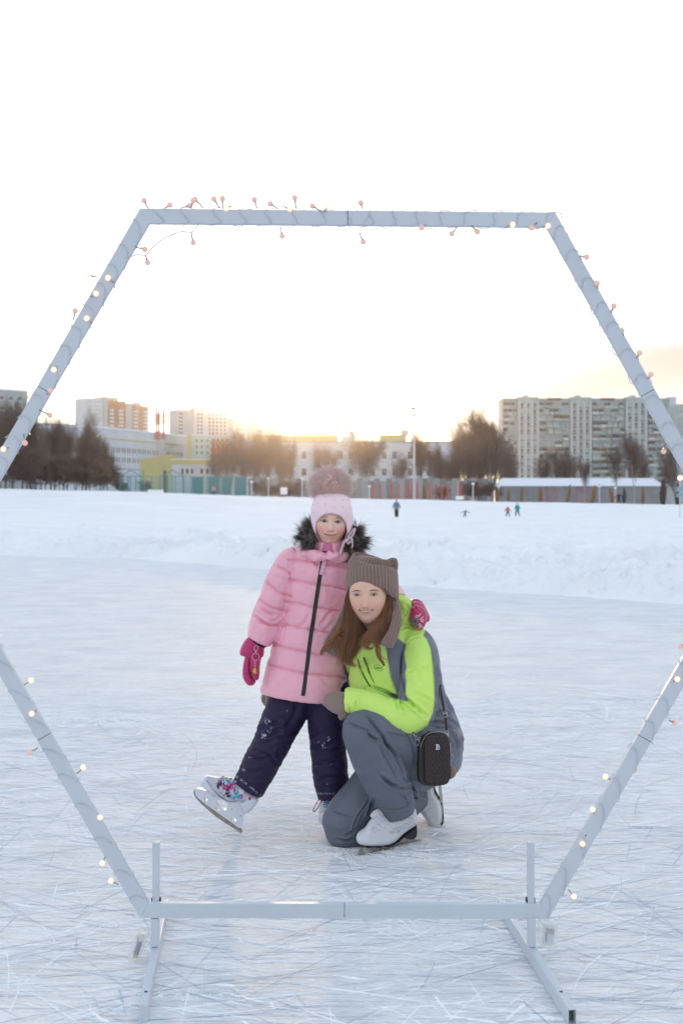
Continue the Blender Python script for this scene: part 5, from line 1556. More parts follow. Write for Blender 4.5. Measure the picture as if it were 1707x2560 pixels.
translucent(pom_m, .35)
dk = [(.045, .028, .026), (.03, .02, .02), (.06, .04, .037), (.30, .26, .27), (.05, .035, .036), (.018, .012, .014)]
fur_line_l = [(788, 1318, YG - .02), (772, 1328, YG - .03), (762, 1345, YG - .045), (768, 1358, YG - .055), (785, 1366, YG - .06)]
fur_line_r = [(884, 1330, YG - .02), (893, 1345, YG - .035), (898, 1362, YG - .05), (885, 1372, YG - .065), (868, 1378, YG - .075)]
fb = []
for nm, ln, sd in (("l", fur_line_l, 1), ("r", fur_line_r, 2)):
    V_, F_, C_ = fur("fur", ln, 0, 3400, .032 if nm == "l" else .036, dk, jacket, sd, .021, .2, .5)
    fb.append((V_, F_, C_))
V_, F_, C_ = fur("fur", [(788, 1318, YG + .0), (800, 1322, YG + .09), (828, 1316, YG + .125), (860, 1324, YG + .09), (884, 1330, YG + .0)], 0, 2600, .034, dk, jacket, 5, .026, .2, .5)
fb.append((V_, F_, C_))
b = MB(); cc = []
for V_, F_, C_ in fb: b.add(V_, F_); cc.append(C_)
for ln, r_ in ((fur_line_l, .020), (fur_line_r, .023), ([(788, 1318, YG + .0), (800, 1322, YG + .09), (828, 1316, YG + .125), (860, 1324, YG + .09), (884, 1330, YG + .0)], .026)):
    V_, F_ = tube([tuple(P(*c_)) for c_ in ln], [r_] * len(ln), [r_] * len(ln), 16, 30); b.add(V_, F_); cc.append(np.tile((.02, .014, .015), (len(V_), 1)))
fo = b.build("fur_trim", fur_m, jacket, smooth=True, col=np.concatenate(cc))

# --- hat
hatm = mat("pale_pink_jersey", rough=.8, attr=True, sheen=.3, bump=.0004, bscale=700)
def shell(open_pts, sil_pts, yo, ym, yb, n=120, m=60, thick=None, disp=None, yo_f=None):
    """cap whose face opening is open_pts and whose outline is sil_pts (px)"""
    def rad(pts):
        pts = np.array(catmull(np.vstack([pts, pts[:1]]), 240)[:-1]); return pts
    O, Sl = rad(np.array(open_pts, float)), rad(np.array(sil_pts, float))
    co = Sl.mean(0)
    def polar(pts, c0):
        a = np.arctan2(-(pts[:, 1] - c0[1]), pts[:, 0] - c0[0]); r = np.linalg.norm(pts - c0, axis=1); o_ = np.argsort(a)
        return np.interp(th, np.concatenate([a[o_] - 2 * math.pi, a[o_], a[o_] + 2 * math.pi]), np.tile(r[o_], 3))
    th = np.linspace(0, 2 * math.pi, n, endpoint=False)
    cO = O.mean(0)
    ro, rs = polar(O, cO), polar(Sl, co)
    A = cO + np.stack([np.cos(th), -np.sin(th)], 1) * ro[:, None]
    B_ = co + np.stack([np.cos(th), -np.sin(th)], 1) * rs[:, None]
    yoo = np.full(n, yo) if yo_f is None else yo_f(A)
    rows = []
    for k in range(m):
        t = k / (m - 1)
        if t < .55:
            u = t / .55; ca = math.sin(u * math.pi / 2)
            XY = A + (B_ - A) * ca
            Y_ = ym + (yoo - ym) * math.cos(u * math.pi / 2)
        else:
            u = (t - .55) / .45; ca = math.cos(u * math.pi / 2)
            XY = co + (B_ - co) * ca
            Y_ = np.full(n, ym + (yb - ym) * math.sin(u * math.pi / 2))
        rows.append(np.stack([(XY[:, 0] - CX) / F * Y_, Y_, CAMZ - (XY[:, 1] - HY) / F * Y_], 1))
    # rolled inner edge
    r0 = rows[0]; ctr = r0.mean(0); inn = []
    for k in range(3):
        v = r0 + (ctr - r0) / np.linalg.norm(ctr - r0, axis=1)[:, None] * (-.0 + .0012 * k) ; v[:, 1] += .004 * (k + 1) * 1.2; inn.append(v)
    rows = inn[::-1] + rows
    V_ = np.concatenate(rows); mm = len(rows)
    Fc = [(i_ * n + j_, (i_ + 1) * n + j_, (i_ + 1) * n + (j_ + 1) % n, i_ * n + (j_ + 1) % n) for i_ in range(mm - 1) for j_ in range(n)]
    return V_, Fc
op = [(829, 1284), (848, 1289), (862, 1304), (867, 1322), (867, 1335), (860, 1351), (848, 1361), (828, 1371), (808, 1361), (796, 1348), (790, 1333), (790, 1312), (798, 1296), (812, 1286)]
si = [(826, 1221), (850, 1226), (869, 1240), (879, 1262), (882, 1290), (881, 1315), (873, 1338), (858, 1358), (828, 1373), (800, 1360), (787, 1338), (779, 1312), (776, 1288), (779, 1262), (788, 1240), (804, 1226)]
Yh = YG - .035
Vt, Ft_ = shell(op, si, Yh - .075, Yh + .0, Yh + .12, yo_f=lambda A: Yh - .088 + .0000 * A[:, 0] + .040 * np.clip(np.abs(A[:, 0] - 828) / 39, 0, 1) ** 2.4 * sstep(1280, 1310, A[:, 1]) + .075 * sstep(1340, 1372, A[:, 1]) )
qh = proj(Vt)
edge_w = np.exp(-(seg_dist(qh, smooth_line(op + op[:1], 160)) / 2.2) ** 2)
Vt[:, 1] -= .002 * edge_w * (Vt[:, 1] < Yh - .01)
hc_ = np.tile((.92, .70, .77), (len(Vt), 1)); hc_ = hc_ * (1 - edge_w[:, None]) + np.array((.72, .47, .52)) * edge_w[:, None]
hat_g = mk("hat", Vt, Ft_, hatm, girl, smooth=True, col=hc_)
bvh_h = BVHTree.FromPolygons(Vt.tolist(), Ft_)
pear = mat("pearl", (.75, .74, .76), .15, spec=.8); stone = mat("grey_rhinestone", (.12, .10, .12), .15, spec=1)
def b_px(zx, zy): return 700 + zx / 6.03, 1140 + zy / 6.03
for zx, zy, kd in ((813, 575, 1), (818, 658, 1), (818, 775, 1), (587, 613, 1), (566, 717, 1), (564, 841, 1), (1025, 663, 1), (1032, 775, 1), (1020, 907, 1), (704, 540, 0), (688, 616, 0), (682, 723, 0), (923, 568, 0), (946, 663, 0), (949, 774, 0), (521, 627, 0), (500, 735, 0), (500, 858, 0), (465, 757, 1), (460, 886, 1), (1085, 793, 0), (482, 1003, 1), (1076, 1053, 1)):
    x_, y_ = b_px(zx, zy); p_ = on_surface(bvh_h, x_, y_, .0004)
    if p_ is not None:
        r_ = .0026 if kd else .0016
        mk("pearl" if kd else "rhinestone", *ball(tuple(p_), (r_, r_, r_), 10, 8), pear if kd else stone, hat_g, smooth=True)
# gathered top
mk("gather", *limb([(828, 1218, Yh + .0, 17), (828, 1223, Yh, 24), (828, 1230, Yh, 30)], 60, 10, disp=lambda s_, t_: .0018 * np.sin(t_ * 9) * (1 - s_)), mat("pink_gather", (.62, .42, .52), .85), hat_g, smooth=True)
# bow and ties
tie = mat("pale_pink_ribbon", (.66, .46, .52), .6)
for ln, w_ in (([(858, 1362, Yh - .05), (866, 1350, Yh - .065), (878, 1332, Yh - .06), (886, 1322, Yh - .055), (884, 1334, Yh - .062), (872, 1350, Yh - .07)], .009),
               ([(862, 1356, Yh - .075), (874, 1344, Yh - .08), (879, 1352, Yh - .08), (868, 1360, Yh - .078)], .010),
               ([(862, 1352, Yh - .075), (855, 1370, Yh - .08), (851, 1386, Yh - .085)], .013),
               ([(872, 1340, Yh - .072), (880, 1346, Yh - .08), (881, 1362, Yh - .085), (879, 1371, Yh - .085)], .006)):
    c_ = catmull([tuple(P(*q_)) for q_ in ln], 24)
    T = np.gradient(c_, axis=0); T /= np.linalg.norm(T, axis=1)[:, None]
    sd_ = np.cross(T, [0.3, -.9, .2]); sd_ /= np.linalg.norm(sd_, axis=1)[:, None]; nn = np.cross(sd_, T)
    V_ = np.stack([c_ - sd_ * w_ / 2, c_ + nn * .001, c_ + sd_ * w_ / 2, c_ - nn * .001], 1).reshape(-1, 3)
    F_ = [(i_ * 4 + j_, i_ * 4 + (j_ + 1) % 4, (i_ + 1) * 4 + (j_ + 1) % 4, (i_ + 1) * 4 + j_) for i_ in range(23) for j_ in range(4)]
    mk("tie", V_, F_, tie, hat_g, smooth=True)
mk("knot", *pball(866, 1352, Yh - .078, 5, 4, 5), tie, hat_g, smooth=True)
# pompom
R = np.random.default_rng(9); n = 8000
pc = np.array(P(826, 1214, YG - .02)); v = R.normal(0, 1, (n, 3)); v /= np.linalg.norm(v, axis=1)[:, None]
sc3 = np.array([1.06, 1.0, .92])
root = pc + v * sc3 * .064
Ln = .021 * R.uniform(.72, 1.10, n); m = 7; s = np.linspace(0, 1, m)
dv = v * sc3 * .8 + R.normal(0, .36, (n, 3)); bend = R.normal(0, .25, (n, 3)) + np.array([0, -.05, -.10])
L = root[:, None] + (dv[:, None] * s[None, :, None] + bend[:, None] * (s ** 2)[None, :, None]) * Ln[:, None, None]
V_, F_ = strand_tubes(L, .0007, .00025)
cr = np.linspace(0, 1, m); c0 = np.array((1.0, .80, .80)); c1 = np.array((1.0, .92, .87))
C_ = c0 + (c1 - c0) * (cr ** 1.3)[None, :, None] * np.ones((n, 1, 1)); C_ = np.minimum(C_ * R.uniform(.85, 1.05, (n, 1, 1)), 1); C_ = np.repeat(C_[:, :, None], 3, 2).reshape(-1, 3)
b = MB().add(V_, F_); Vb_, Fb_ = ball(tuple(pc), (.0715, .067, .0615), 64, 48); b.add(Vb_, Fb_)
b.mi = [0] * len(F_) + [1] * len(Fb_)
b.build("pompom", [pom_m, mat("pompom_core", rough=.9, attr=True, spec=.1, noise=.10, nscale=150)], hat_g, smooth=True, col=np.vstack([C_, np.tile((1.0, .66, .60), (len(Vb_), 1))]))

# --- trousers
navy = mat("navy_snow_trousers", rough=.62, attr=True, spec=.35, bump=.0004, bscale=500)
lt = [(752, 1722, YG, 56, .75), (736, 1745, YG, 56, .8), (713, 1785, YG, 52, .9), (696, 1820, YG - .01, 49), (680, 1858, YG - .02, 45), (656, 1902, YG - .02, 45), (636, 1942, YG - .02, 42), (621, 1968, YG - .02, 41), (619, 1971, YG - .02, 37), (625, 1962, YG - .02, 34)]
rt_ = [(812, 1722, YG, 54, .8), (815, 1750, YG, 50, .85), (816, 1800, YG, 47), (819, 1850, YG, 44), (823, 1905, YG, 44), (828, 1950, YG, 43), (833, 1985, YG, 40), (834, 1992, YG, 39), (834, 1993, YG, 35), (833, 1984, YG, 32)]
Vp, Fp = union([limb(lt, 70, 90), limb(rt_, 70, 90), pball(783, 1722, YG, 95, 66, 36)], .0038, 3)
Np = normals(Vp, Fp)
Vp = cloth_noise(Vp, Np, .0035, 9, 5, (1, 1, 2.6), 4)
Np = normals(Vp, Fp)
Vp = crease(Vp, Np, [([(648, 1828), (672, 1812), (700, 1806)], 4.5, .008), ([(650, 1832), (668, 1840), (698, 1826)], 5, .008), ([(660, 1862), (690, 1846), (722, 1850)], 5, .006), ([(622, 1888), (650, 1898), (680, 1892)], 4, .007), ([(640, 1880), (672, 1890), (690, 1908)], 4, .006), ([(700, 1930), (690, 1905), (700, 1880)], 5, .004),
                     ([(606, 1925), (628, 1932), (650, 1926)], 4, .004), ([(590, 1938), (622, 1960), (655, 1988)], 2.0, .003), ([(788, 1986), (815, 1984), (850, 1985)], 2, .003), ([(776, 1856), (800, 1868), (840, 1858)], 5, .007), ([(858, 1868), (830, 1876), (800, 1872)], 4, .006),
                     ([(782, 1912), (812, 1905), (850, 1914)], 5, .006), ([(790, 1955), (820, 1945), (855, 1950)], 5, .006), ([(775, 1840), (790, 1832), (800, 1820)], 4, .005), ([(745, 1750), (735, 1790), (712, 1820)], 6, .004)], ridge=.6)
qp = proj(Vp); cn_ = np.tile((.020, .013, .052), (len(Vp), 1))
sn = np.zeros(len(Vp))
nz_ = fbm(Vp, 90, 4, .65, 2); nz2 = fbm(Vp, 260, 3, .6, 6)
for x_, y_, s_, th_ in ((668, 1806, 13, .52), (659, 1840, 8, .30), (672, 1828, 12, .56), (809, 1865, 9, .46), (822, 1848, 10, .60), (795, 1858, 8, .64), (622, 1895, 8, .62), (610, 1925, 10, .62)):
    w_ = np.exp(-((qp[:, 0] - x_) ** 2 + (qp[:, 1] - y_) ** 2) / s_ ** 2) * (Np[:, 1] < 0)
    sn = np.maximum(sn, sstep(0, .12, w_ * (nz_ * .45 + nz2 * .9 + .50) - th_))
hemw = np.exp(-(seg_dist(qp, [(587, 1938), (652, 1990)]) / 2) ** 2) + np.exp(-(seg_dist(qp, [(790, 1984), (836, 1985)]) / 2) ** 2)
sn = np.maximum(sn, .7 * hemw * (nz2 > .1))
sn = np.maximum(sn, .6 * (fbm(Vp, 420, 2, .5, 12) > .80))
cn_ = cn_ * (1 - sn[:, None]) + np.array((.55, .58, .64)) * sn[:, None]
mk("trousers", Vp, Fp, navy, girl, smooth=True, col=cn_)

# --- mittens
mag = mat("magenta_mitten", (.50, .012, .135), .42, noise=.06, nscale=20, bump=.0012, bscale=50, sheen=.2)
mg = thing_part = None
Vm1, Fm1, _ = inflate([(612, 1640), (607, 1665), (606, 1690), (612, 1706), (622, 1715), (634, 1713), (639, 1704), (636, 1690), (632, 1665), (634, 1640), (628, 1632), (618, 1634)], YG - .03, .030, 18, 3, 3)
Vm2, Fm2, _ = inflate([(628, 1636), (626, 1668), (632, 1695), (640, 1702), (648, 1696), (648, 1672), (650, 1645), (642, 1634)], YG - .052, .022, 11, 3, 3)
Vm3, Fm3 = limb([(640, 1606, YG - .02, 18, .9), (636, 1618, YG - .02, 25, .9), (629, 1640, YG - .025, 24, .9), (628, 1644, YG - .025, 20, .9)], 50, 30, disp=lambda s_, t_: .0012 * np.sin(t_ * 14) * (1 - s_))
Vm4, Fm4 = limb([(643, 1600, YG - .02, 22, .9), (634, 1618, YG - .022, 28, .95), (629, 1634, YG - .025, 30, .95), (628, 1640, YG - .025, 27, .9), (630, 1630, YG - .025, 20, .9)], 60, 30, disp=lambda s_, t_: .0016 * np.sin(t_ * 13) * (1 - s_) ** 2)
Vm, Fm = union([(Vm1, Fm1), (Vm2, Fm2), (Vm3, Fm3), (Vm4, Fm4)], .0024, 2)
Nm = normals(Vm, Fm)
Vm = crease(Vm, Nm, [([(603, 1633), (625, 1640), (648, 1646)], 2, .004), ([(624, 1648), (624, 1680), (632, 1700)], 2.2, .005), ([(616, 1650), (613, 1680), (618, 1700)], 2, .002), ([(608, 1690), (620, 1684), (632, 1682)], 2, .002), ([(622, 1632), (628, 1618)], 1.5, .002)])
mit = mk("mitten", Vm, Fm, mag, girl, smooth=True)
bvh_m = BVHTree.FromPolygons(Vm.tolist(), [tuple(int(i) for i in q_) for q_ in Fm])
ribbon("palm_patch", bvh_m, [(627, 1675), (630, 1692), (638, 1708)], .008, mat("charcoal_patch", (.03, .03, .035), .7), mit, .0005, .0012, 12)
kc = thing("key_ring", tuple(P(639, 1650, YG - .09)), "silver clip and key ring with a yellow bead hooked on the pink mitten's cuff", "key ring")
silver = mat("silver_metal", (.62, .60, .60), .22, metal=.9)
def ring(b, c_, rx, rz, r_, n_=28, tilt=0.0):
    pts = [Vector(c_) + Vector((rx * math.cos(a), math.sin(a) * rx * tilt, rz * math.sin(a))) for a in np.linspace(0, 2 * math.pi, n_)]
    V_, F_ = strand_tubes(np.array([[tuple(p) for p in pts]]), r_, r_, 6); b.add(V_, F_)
YK = YG - .088; qk = YK / F
b = MB(); ring(b, P(640, 1621, YK), 4.5 * qk, 7 * qk, .0010); b.rod(P(639.6, 1628, YK), P(639, 1633, YK), .0026, .0014); b.build("clip", silver, kc, smooth=True)
b = MB(); ring(b, P(639, 1642.5, YK), 8.6 * qk, 9 * qk, .0011); b.build("split_ring", silver, kc, smooth=True)
for k in range(4):
    b = MB(); ring(b, P(638, 1654 + k * 4.3, YK), (2.2 if k % 2 == 0 else 1.0) * qk, 2.7 * qk, .0006, 16); b.build("chain_link", silver, kc, smooth=True)
V_, F_ = pball(637.3, 1678, YK, 5.8, 4.5, 7.2, nu=20, nv=16)
nn_ = fbm(V_, 260, 2, .5, 4)
mk("bead", V_, F_, mat("yellow_bead", rough=.2, attr=True), kc, smooth=True, col=np.where(nn_[:, None] > .18, (.08, .22, .02), (.80, .52, .02)))
b = MB(); b.rod(P(640, 1614, YK), P(641, 1609, YK + .02), .0022); b.build("loop", mat("dark_loop", (.12, .03, .06), .7), kc)

# mitten on the woman's shoulder, with an animal face printed on it
def print_col(q_):
    c_ = np.tile((.50, .03, .12), (len(q_), 1))
    def el(x_, y_, a, b_): return ((q_[:, 0] - x_) / a) ** 2 + ((q_[:, 1] - y_) / b_) ** 2 < 1
    c_[inpoly(q_, [(1058, 1528), (1063, 1526), (1066, 1534), (1060, 1538)])] = (.17, .10, .13)
    c_[inpoly(q_, [(1064, 1556), (1068, 1552), (1067, 1562), (1062, 1566)])] = (.17, .10, .13)
    c_[el(1036, 1555, 11, 12)] = (.17, .13, .14)
    c_[el(1037, 1554, 2.6, 3)] = (.03, .02, .03)
    for x_, y_ in ((1042, 1541), (1049, 1563)):
        c_[el(x_, y_, 3.2, 3.6)] = (.7, .66, .68); c_[el(x_ - .2, y_ + .3, 1.6, 1.8)] = (.02, .02, .02)
    for ln in ([(1047, 1540), (1051, 1535)], [(1051, 1548), (1057, 1543)], [(1053, 1550), (1060, 1550)], [(1053, 1553), (1058, 1555)], [(1052, 1566), (1056, 1568)], [(1050, 1570), (1046, 1571)]):
        c_[seg_dist(q_, ln) < 1.0] = (.75, .62, .68)
    return c_
Va, Fa, _ = inflate([(1026, 1520), (1038, 1512), (1052, 1516), (1064, 1526), (1068, 1545), (1064, 1562), (1056, 1573), (1047, 1575), (1034, 1567), (1022, 1556), (1022, 1540)], 4.85, .034, 22, 2.2, 3)
Vb2, Fb2, _ = inflate([(1022, 1508), (1038, 1502), (1056, 1507), (1066, 1522), (1075, 1544), (1070, 1556), (1060, 1550), (1046, 1530), (1028, 1522)], 4.91, .034, 16, 3, 3)
Vw, Fw = limb([(1018, 1528, YG + .10, 20), (1030, 1520, YG + .03, 22), (1040, 1520, YG - .06, 22)], 30, 20)
Vm, Fm = union([(Va, Fa), (Vb2, Fb2), (Vw, Fw)], .0024, 2)
Nm = normals(Vm, Fm)
Vm = crease(Vm, Nm, [([(1030, 1514), (1040, 1522), (1046, 1530)], 2, .003), ([(1042, 1504), (1046, 1520), (1060, 1530)], 2, .003), ([(1026, 1530), (1034, 1524), (1040, 1518)], 2, .003), ([(1038, 1512), (1040, 1524)], 1.6, .004)])
mt2 = mk("mitten", Vm, Fm, mat("printed_mitten", rough=.45, attr=True, bump=.0008, bscale=60, sheen=.2), girl, smooth=True, col=np.where((normals(Vm, Fm)[:, 1] < .1)[:, None], print_col(proj(Vm)), (.50, .03, .12)))
mt2['label'] = "printed mitten with grey animal muzzle resting on the woman's shoulder"

# --- girl's skates
shellw = mat("white_skate_plastic", (.66, .70, .78), .28, spec=.6, coat=.2)
silg = mat("silver_grey_vinyl", (.45, .48, .52), .35)
steel = mat("worn_steel", (.34, .31, .29), .32, metal=.75, noise=.2, nscale=40)
fab = mat("butterfly_fabric", rough=.5, attr=True)
rivet = mat("rivet", (.45, .42, .38), .3, metal=.7)
pinkd = mat("hot_pink_plastic", (.55, .01, .20), .3)
def z5(x, y): return 460 + x / 3.5636, 1720 + y / 3.5636
def zp(*pts): return [z5(*q_) for q_ in pts]
YS = YG - .02
sk = thing_sk = bpy.data.objects.new("ice_skate", None); COL.objects.link(sk); sk.parent = girl; sk.location = P(560, 2020, YS) - girl.location
boot = zp((150, 820), (178, 790), (215, 785), (300, 800), (385, 795), (440, 810), (470, 800), (515, 830), (560, 880), (650, 940), (668, 980), (655, 1020), (620, 1040), (560, 1010), (480, 1010), (400, 1010), (330, 965), (250, 910), (160, 880), (145, 850))
V_, F_, pv = inflate(boot, YS, .036, 13, 1.3, 3)
qf = proj(V_)
def fabric_col(q_, V_):
    base = np.tile((.55, .56, .62), (len(q_), 1))
    reg = inpoly(q_, zp((270, 830), (330, 805), (430, 835), (500, 910), (560, 960), (500, 1000), (430, 1005), (340, 960), (290, 890)))
    n1 = fbm(V_, 75, 3, .6, 1); n2 = fbm(V_, 95, 3, .6, 8); n3 = fbm(V_, 110, 2, .5, 15)
    c_ = base.copy()
    c_[reg & (n1 > .12)] = (.62, .05, .30); c_[reg & (n2 > .22)] = (.02, .025, .04); c_[reg & (n3 > .3)] = (.05, .35, .50)
    return c_
mk("boot", V_, F_, fab, sk, smooth=True, col=fabric_col(qf, V_))
def plate(poly, holes, name, m, T, Yc, parent, step=2.4, R_=5):
    """moulded plate with real cut-outs"""
    poly = np.asarray(poly, float)
    def dense(p_):
        out = []; p_ = catmull(np.vstack([p_, p_[:1]]), 4 * len(p_) + 1)[:-1]
        return p_
    loops = [dense(poly)] + [dense(np.asarray(h, float)) for h in holes]
    pts, edges = [], []
    for lp in loops:
        n0 = len(pts); pts += [tuple(q_) for q_ in lp]; edges += [(n0 + i_, n0 + (i_ + 1) % len(lp)) for i_ in range(len(lp))]
    res = delaunay_2d_cdt([Vector(p_) for p_ in pts], edges, [], 1, 1e-5)
    pv = np.array([tuple(p_) for p_ in res[0]]); tr = []
    for t in res[2]:
        c_ = pv[list(t)].mean(0)[None]
        if inpoly(c_, loops[0])[0] and not any(inpoly(c_, h)[0] for h in loops[1:]): tr.append(tuple(t))
    n = len(pv)
    def W(dy): return np.stack([(pv[:, 0] - CX) / F * Yc, np.full(n, Yc + dy), CAMZ - (pv[:, 1] - HY) / F * Yc], 1)
    V_ = np.vstack([W(-T), W(T)]); Fc = []; cnt = {}
    for t in tr:
        a, b_, c_ = (pv[i_] for i_ in t)
        if (b_[0] - a[0]) * (c_[1] - a[1]) - (b_[1] - a[1]) * (c_[0] - a[0]) > 0: t = t[::-1]
        Fc += [t, tuple(i_ + n for i_ in t[::-1])]
        for e_ in ((t[0], t[1]), (t[1], t[2]), (t[2], t[0])): cnt[e_] = 1
    for (a, b_) in list(cnt):
        if (b_, a) not in cnt: Fc.append((b_, a, a + n, b_ + n))
    return mk(name, V_, Fc, m, parent)
hold = zp((100, 900), (130, 893), (215, 915), (300, 955), (400, 1008), (490, 1005), (560, 960), (600, 935), (655, 965), (640, 1020), (600, 1085), (540, 1125), (528, 1180), (520, 1232), (490, 1238), (430, 1195), (330, 1125), (240, 1060), (160, 1000), (110, 950))
hl = [zp((285, 1015), (310, 995), (355, 995), (388, 1025), (390, 1065), (370, 1085), (325, 1060)), zp((415, 1148), (440, 1142), (468, 1165), (465, 1182), (435, 1172)), zp((275, 1055), (300, 1058), (322, 1080), (310, 1085), (285, 1070)), zp((175, 965), (195, 962), (212, 985), (205, 1002), (185, 988))]
plate(hold, hl, "blade_holder", shellw, .017, YS, sk)
V_, F_, _ = inflate(zp((560, 905), (600, 930), (660, 965), (668, 990), (640, 1045), (600, 1090), (560, 1115), (530, 1090), (500, 1040), (505, 1005), (545, 985), (555, 940)), YS, .039, 8, 2.4, 3)
mk("heel_shell", V_, F_, shellw, sk, smooth=True)
V_, F_, _ = inflate(zp((145, 850), (150, 815), (185, 785), (215, 790), (240, 830), (285, 905), (330, 965), (400, 1008), (340, 985), (250, 935), (165, 885)), YS, .0385, 8, 2.2, 3)
mk("toe_shell", V_, F_, shellw, sk, smooth=True)
V_, F_, _ = inflate(zp((196, 790), (225, 800), (262, 850), (290, 890), (265, 890), (225, 850), (190, 815)), YS, .0400, 5, 2, 3)
mk("toe_cap", V_, F_, silg, sk, smooth=True)
V_, F_, _ = inflate(zp((440, 810), (490, 800), (530, 850), (552, 900), (550, 925), (500, 940), (490, 900), (470, 850)), YS, .041, 5, 2, 3)
mk("ankle_strap", V_, F_, silg, sk, smooth=True)
V_, F_, _ = inflate(zp((485, 880), (540, 865), (555, 900), (550, 930), (495, 940)), YS - .001, .042, 4, 2, 2)
mk("strap_buckle", V_, F_, shellw, sk, smooth=True)
bl = zp((85, 920), (100, 905), (140, 950), (200, 1010), (300, 1085), (400, 1155), (480, 1215), (515, 1262), (517, 1285), (500, 1288), (430, 1245), (330, 1180), (220, 1095), (130, 1010), (90, 955))
plate(bl, [], "blade", steel, .0022, YS, sk)
for x_, y_ in ((262, 966), (427, 1083), (505, 1142), (507, 1008)):
    c_ = P(*z5(x_, y_), YS - .018 if (x_, y_) != (507, 1008) else YS - .04); r_ = .0033 if y_ != 1008 else .002
    b = MB().rod(c_, c_ + Vector((0, .004, 0)), r_, n=16); b.build("rivet", rivet, sk)
c_ = P(*z5(584, 988), YS - .041); MB().rod(c_, c_ + Vector((0, .004, 0)), .0062, n=20).build("button", pinkd, sk)
MB().rod(c_ + Vector((0, .0008, 0)), c_ + Vector((0, .005, 0)), .0078, n=20).build("button_ring", silver, sk)
b = MB(); lr = random.Random(8)
for a_, c2 in (((375, 905), (430, 855)), ((385, 915), (450, 848)), ((400, 900), (465, 850)), ((345, 870), (400, 890)), ((420, 860), (470, 870))):
    p0, p1 = P(*z5(*a_), YS - .037), P(*z5(*c2), YS - .035)
    add_wire(b, [p0, p0.lerp(p1, .3) + Vector((0, -.006, .004)), p0.lerp(p1, .7) + Vector((0, -.006, .004)), p1], .0016, 6)
b.build("laces", pinkd, sk, smooth=True)
b = MB()
for k in range(4):
    x0, y0 = 330 + k * 38, 800 + k * 8
    p0, p1 = P(*z5(x0, y0), YS - .022), P(*z5(x0 + 40, y0 + 22), YS + .02)
    add_wire(b, [p0, p0.lerp(p1, .5) + Vector((0, 0, .010)), p1], .0016, 6)
b.build("laces", mat("red_dark_lace", (.25, .02, .05), .6), sk, smooth=True)
b = MB()
for x_, y_ in ((335, 808), (380, 822), (432, 832)):
    b.add(*pball(*z5(x_, y_), YS - .03, 3, 3, 2.4, nu=10, nv=8))
b.build("lace_eyelet", mat("sky_blue_plastic", (.10, .45, .62), .3), sk, smooth=True)
# standing skate, seen from the front, half hidden behind the knee
sk2 = bpy.data.objects.new("ice_skate", None); COL.objects.link(sk2); sk2.parent = girl; sk2.location = P(830, 2060, YG) - girl.location
def limb3(pts, **k): return limb(pts, **k)
Vb, Fb = union([limb([(832, 1985, YG + .01, 31), (830, 2020, YG, 32), (829, 2045, YG - .01, 33), (829, 2058, YG - .01, 30)], 40, 30), tube([tuple(P(829, 2040, YG)), tuple(P(828, 2046, YG - .07)), tuple(P(828, 2052, YG - .14))], [.045, .042, .030], [.036, .030, .018], 30, 30, front=(0, 0, 1))], .003, 2)
qb = proj(Vb); n1 = fbm(Vb, 75, 3, .6, 1); n2 = fbm(Vb, 95, 3, .6, 8)
cb_ = np.tile((.55, .58, .64), (len(Vb), 1)); cb_[(n1 > .2) & (qb[:, 0] > 804)] = (.62, .08, .34); cb_[(n2 > .25) & (qb[:, 0] > 806) & (qb[:, 1] < 2030)] = (.05, .30, .45)
mk("boot", Vb, Fb, fab, sk2, smooth=True, col=cb_)
MB().box(*sorted((P(818, 0, YG).x, P(838, 0, YG).x)), YG - .10, YG + .05, P(0, 2080, YG).z + .0, P(0, 2056, YG).z).build("blade_holder", shellw, sk2)
MB().box(P(828, 0, YG).x - .002, P(828, 0, YG).x + .002, YG - .13, YG + .08, .001, P(0, 2078, YG).z).build("blade", steel, sk2)
b = MB()
add_wire(b, [P(*z5(x_, y_), YG - .05) for x_, y_ in ((1255, 985), (1215, 990), (1185, 1020), (1155, 1080), (1150, 1100), (1165, 1102), (1190, 1070), (1215, 1025), (1240, 990))], .0019, 6)
b.build("laces", mat("dark_red_lace", (.22, .02, .035), .6), sk2, smooth=True)
b = MB()
for k in range(4):
    add_wire(b, [P(*z5(1245, 1000 + k * 20), YG - .045), P(*z5(1280, 1012 + k * 20), YG - .06), P(*z5(1330, 1000 + k * 20), YG - .05)], .0022, 6)
b.build("laces", mat("blue_lace", (.04, .22, .40), .6), sk2, smooth=True)
# ================================================================= the woman
YH = 4.80
woman = thing("person", tuple(P(960, 2120, 4.85)), "smiling woman kneeling in a neon green and grey jacket and knitted cat-ear hat", "person")
fr_w = face_frame(919, 1494, YH, roll=-2.0, yaw=-7.0, k=1.0)
FW = dict(ex=.0318, ez=.0150, nz=-.0300, mz=-.0455, mw=.0275, smile=.0065, cz=-.079, sock=.0070, cheek=.0060, nose=.024, nw=1.1, bl=.42, fold=.0028,
          ew=.0125, eh=.0052, bx=.0325, bz=.0325, bw=.0165, btilt=.07)
hw_ = head_solid(fr_w, .0735, .101, .092, .19)
W_ = [hw_, limb([(925, 1540, YH + .03, 34), (938, 1580, YH + .07, 34), (950, 1600, YH + .1, 40)]),
      limb([(945, 1590, 4.90, 40), (965, 1620, 4.92, 78), (985, 1680, 4.93, 82), (1005, 1750, 4.95, 76), (1045, 1830, 4.98, 72), (1070, 1880, 5.0, 78)], flat=.6)]
W_ += [limb([(1030, 1620, 4.88, 30), (1050, 1700, 4.82, 26), (1045, 1780, 4.80, 24), (980, 1785, 4.76, 20), (905, 1760, 4.76, 16), (870, 1762, 4.78, 14)])]
W_ += [limb([(890, 1640, 4.98, 28), (840, 1700, 5.16, 24), (760, 1745, 5.22, 20), (690, 1750, 5.18, 14)])]
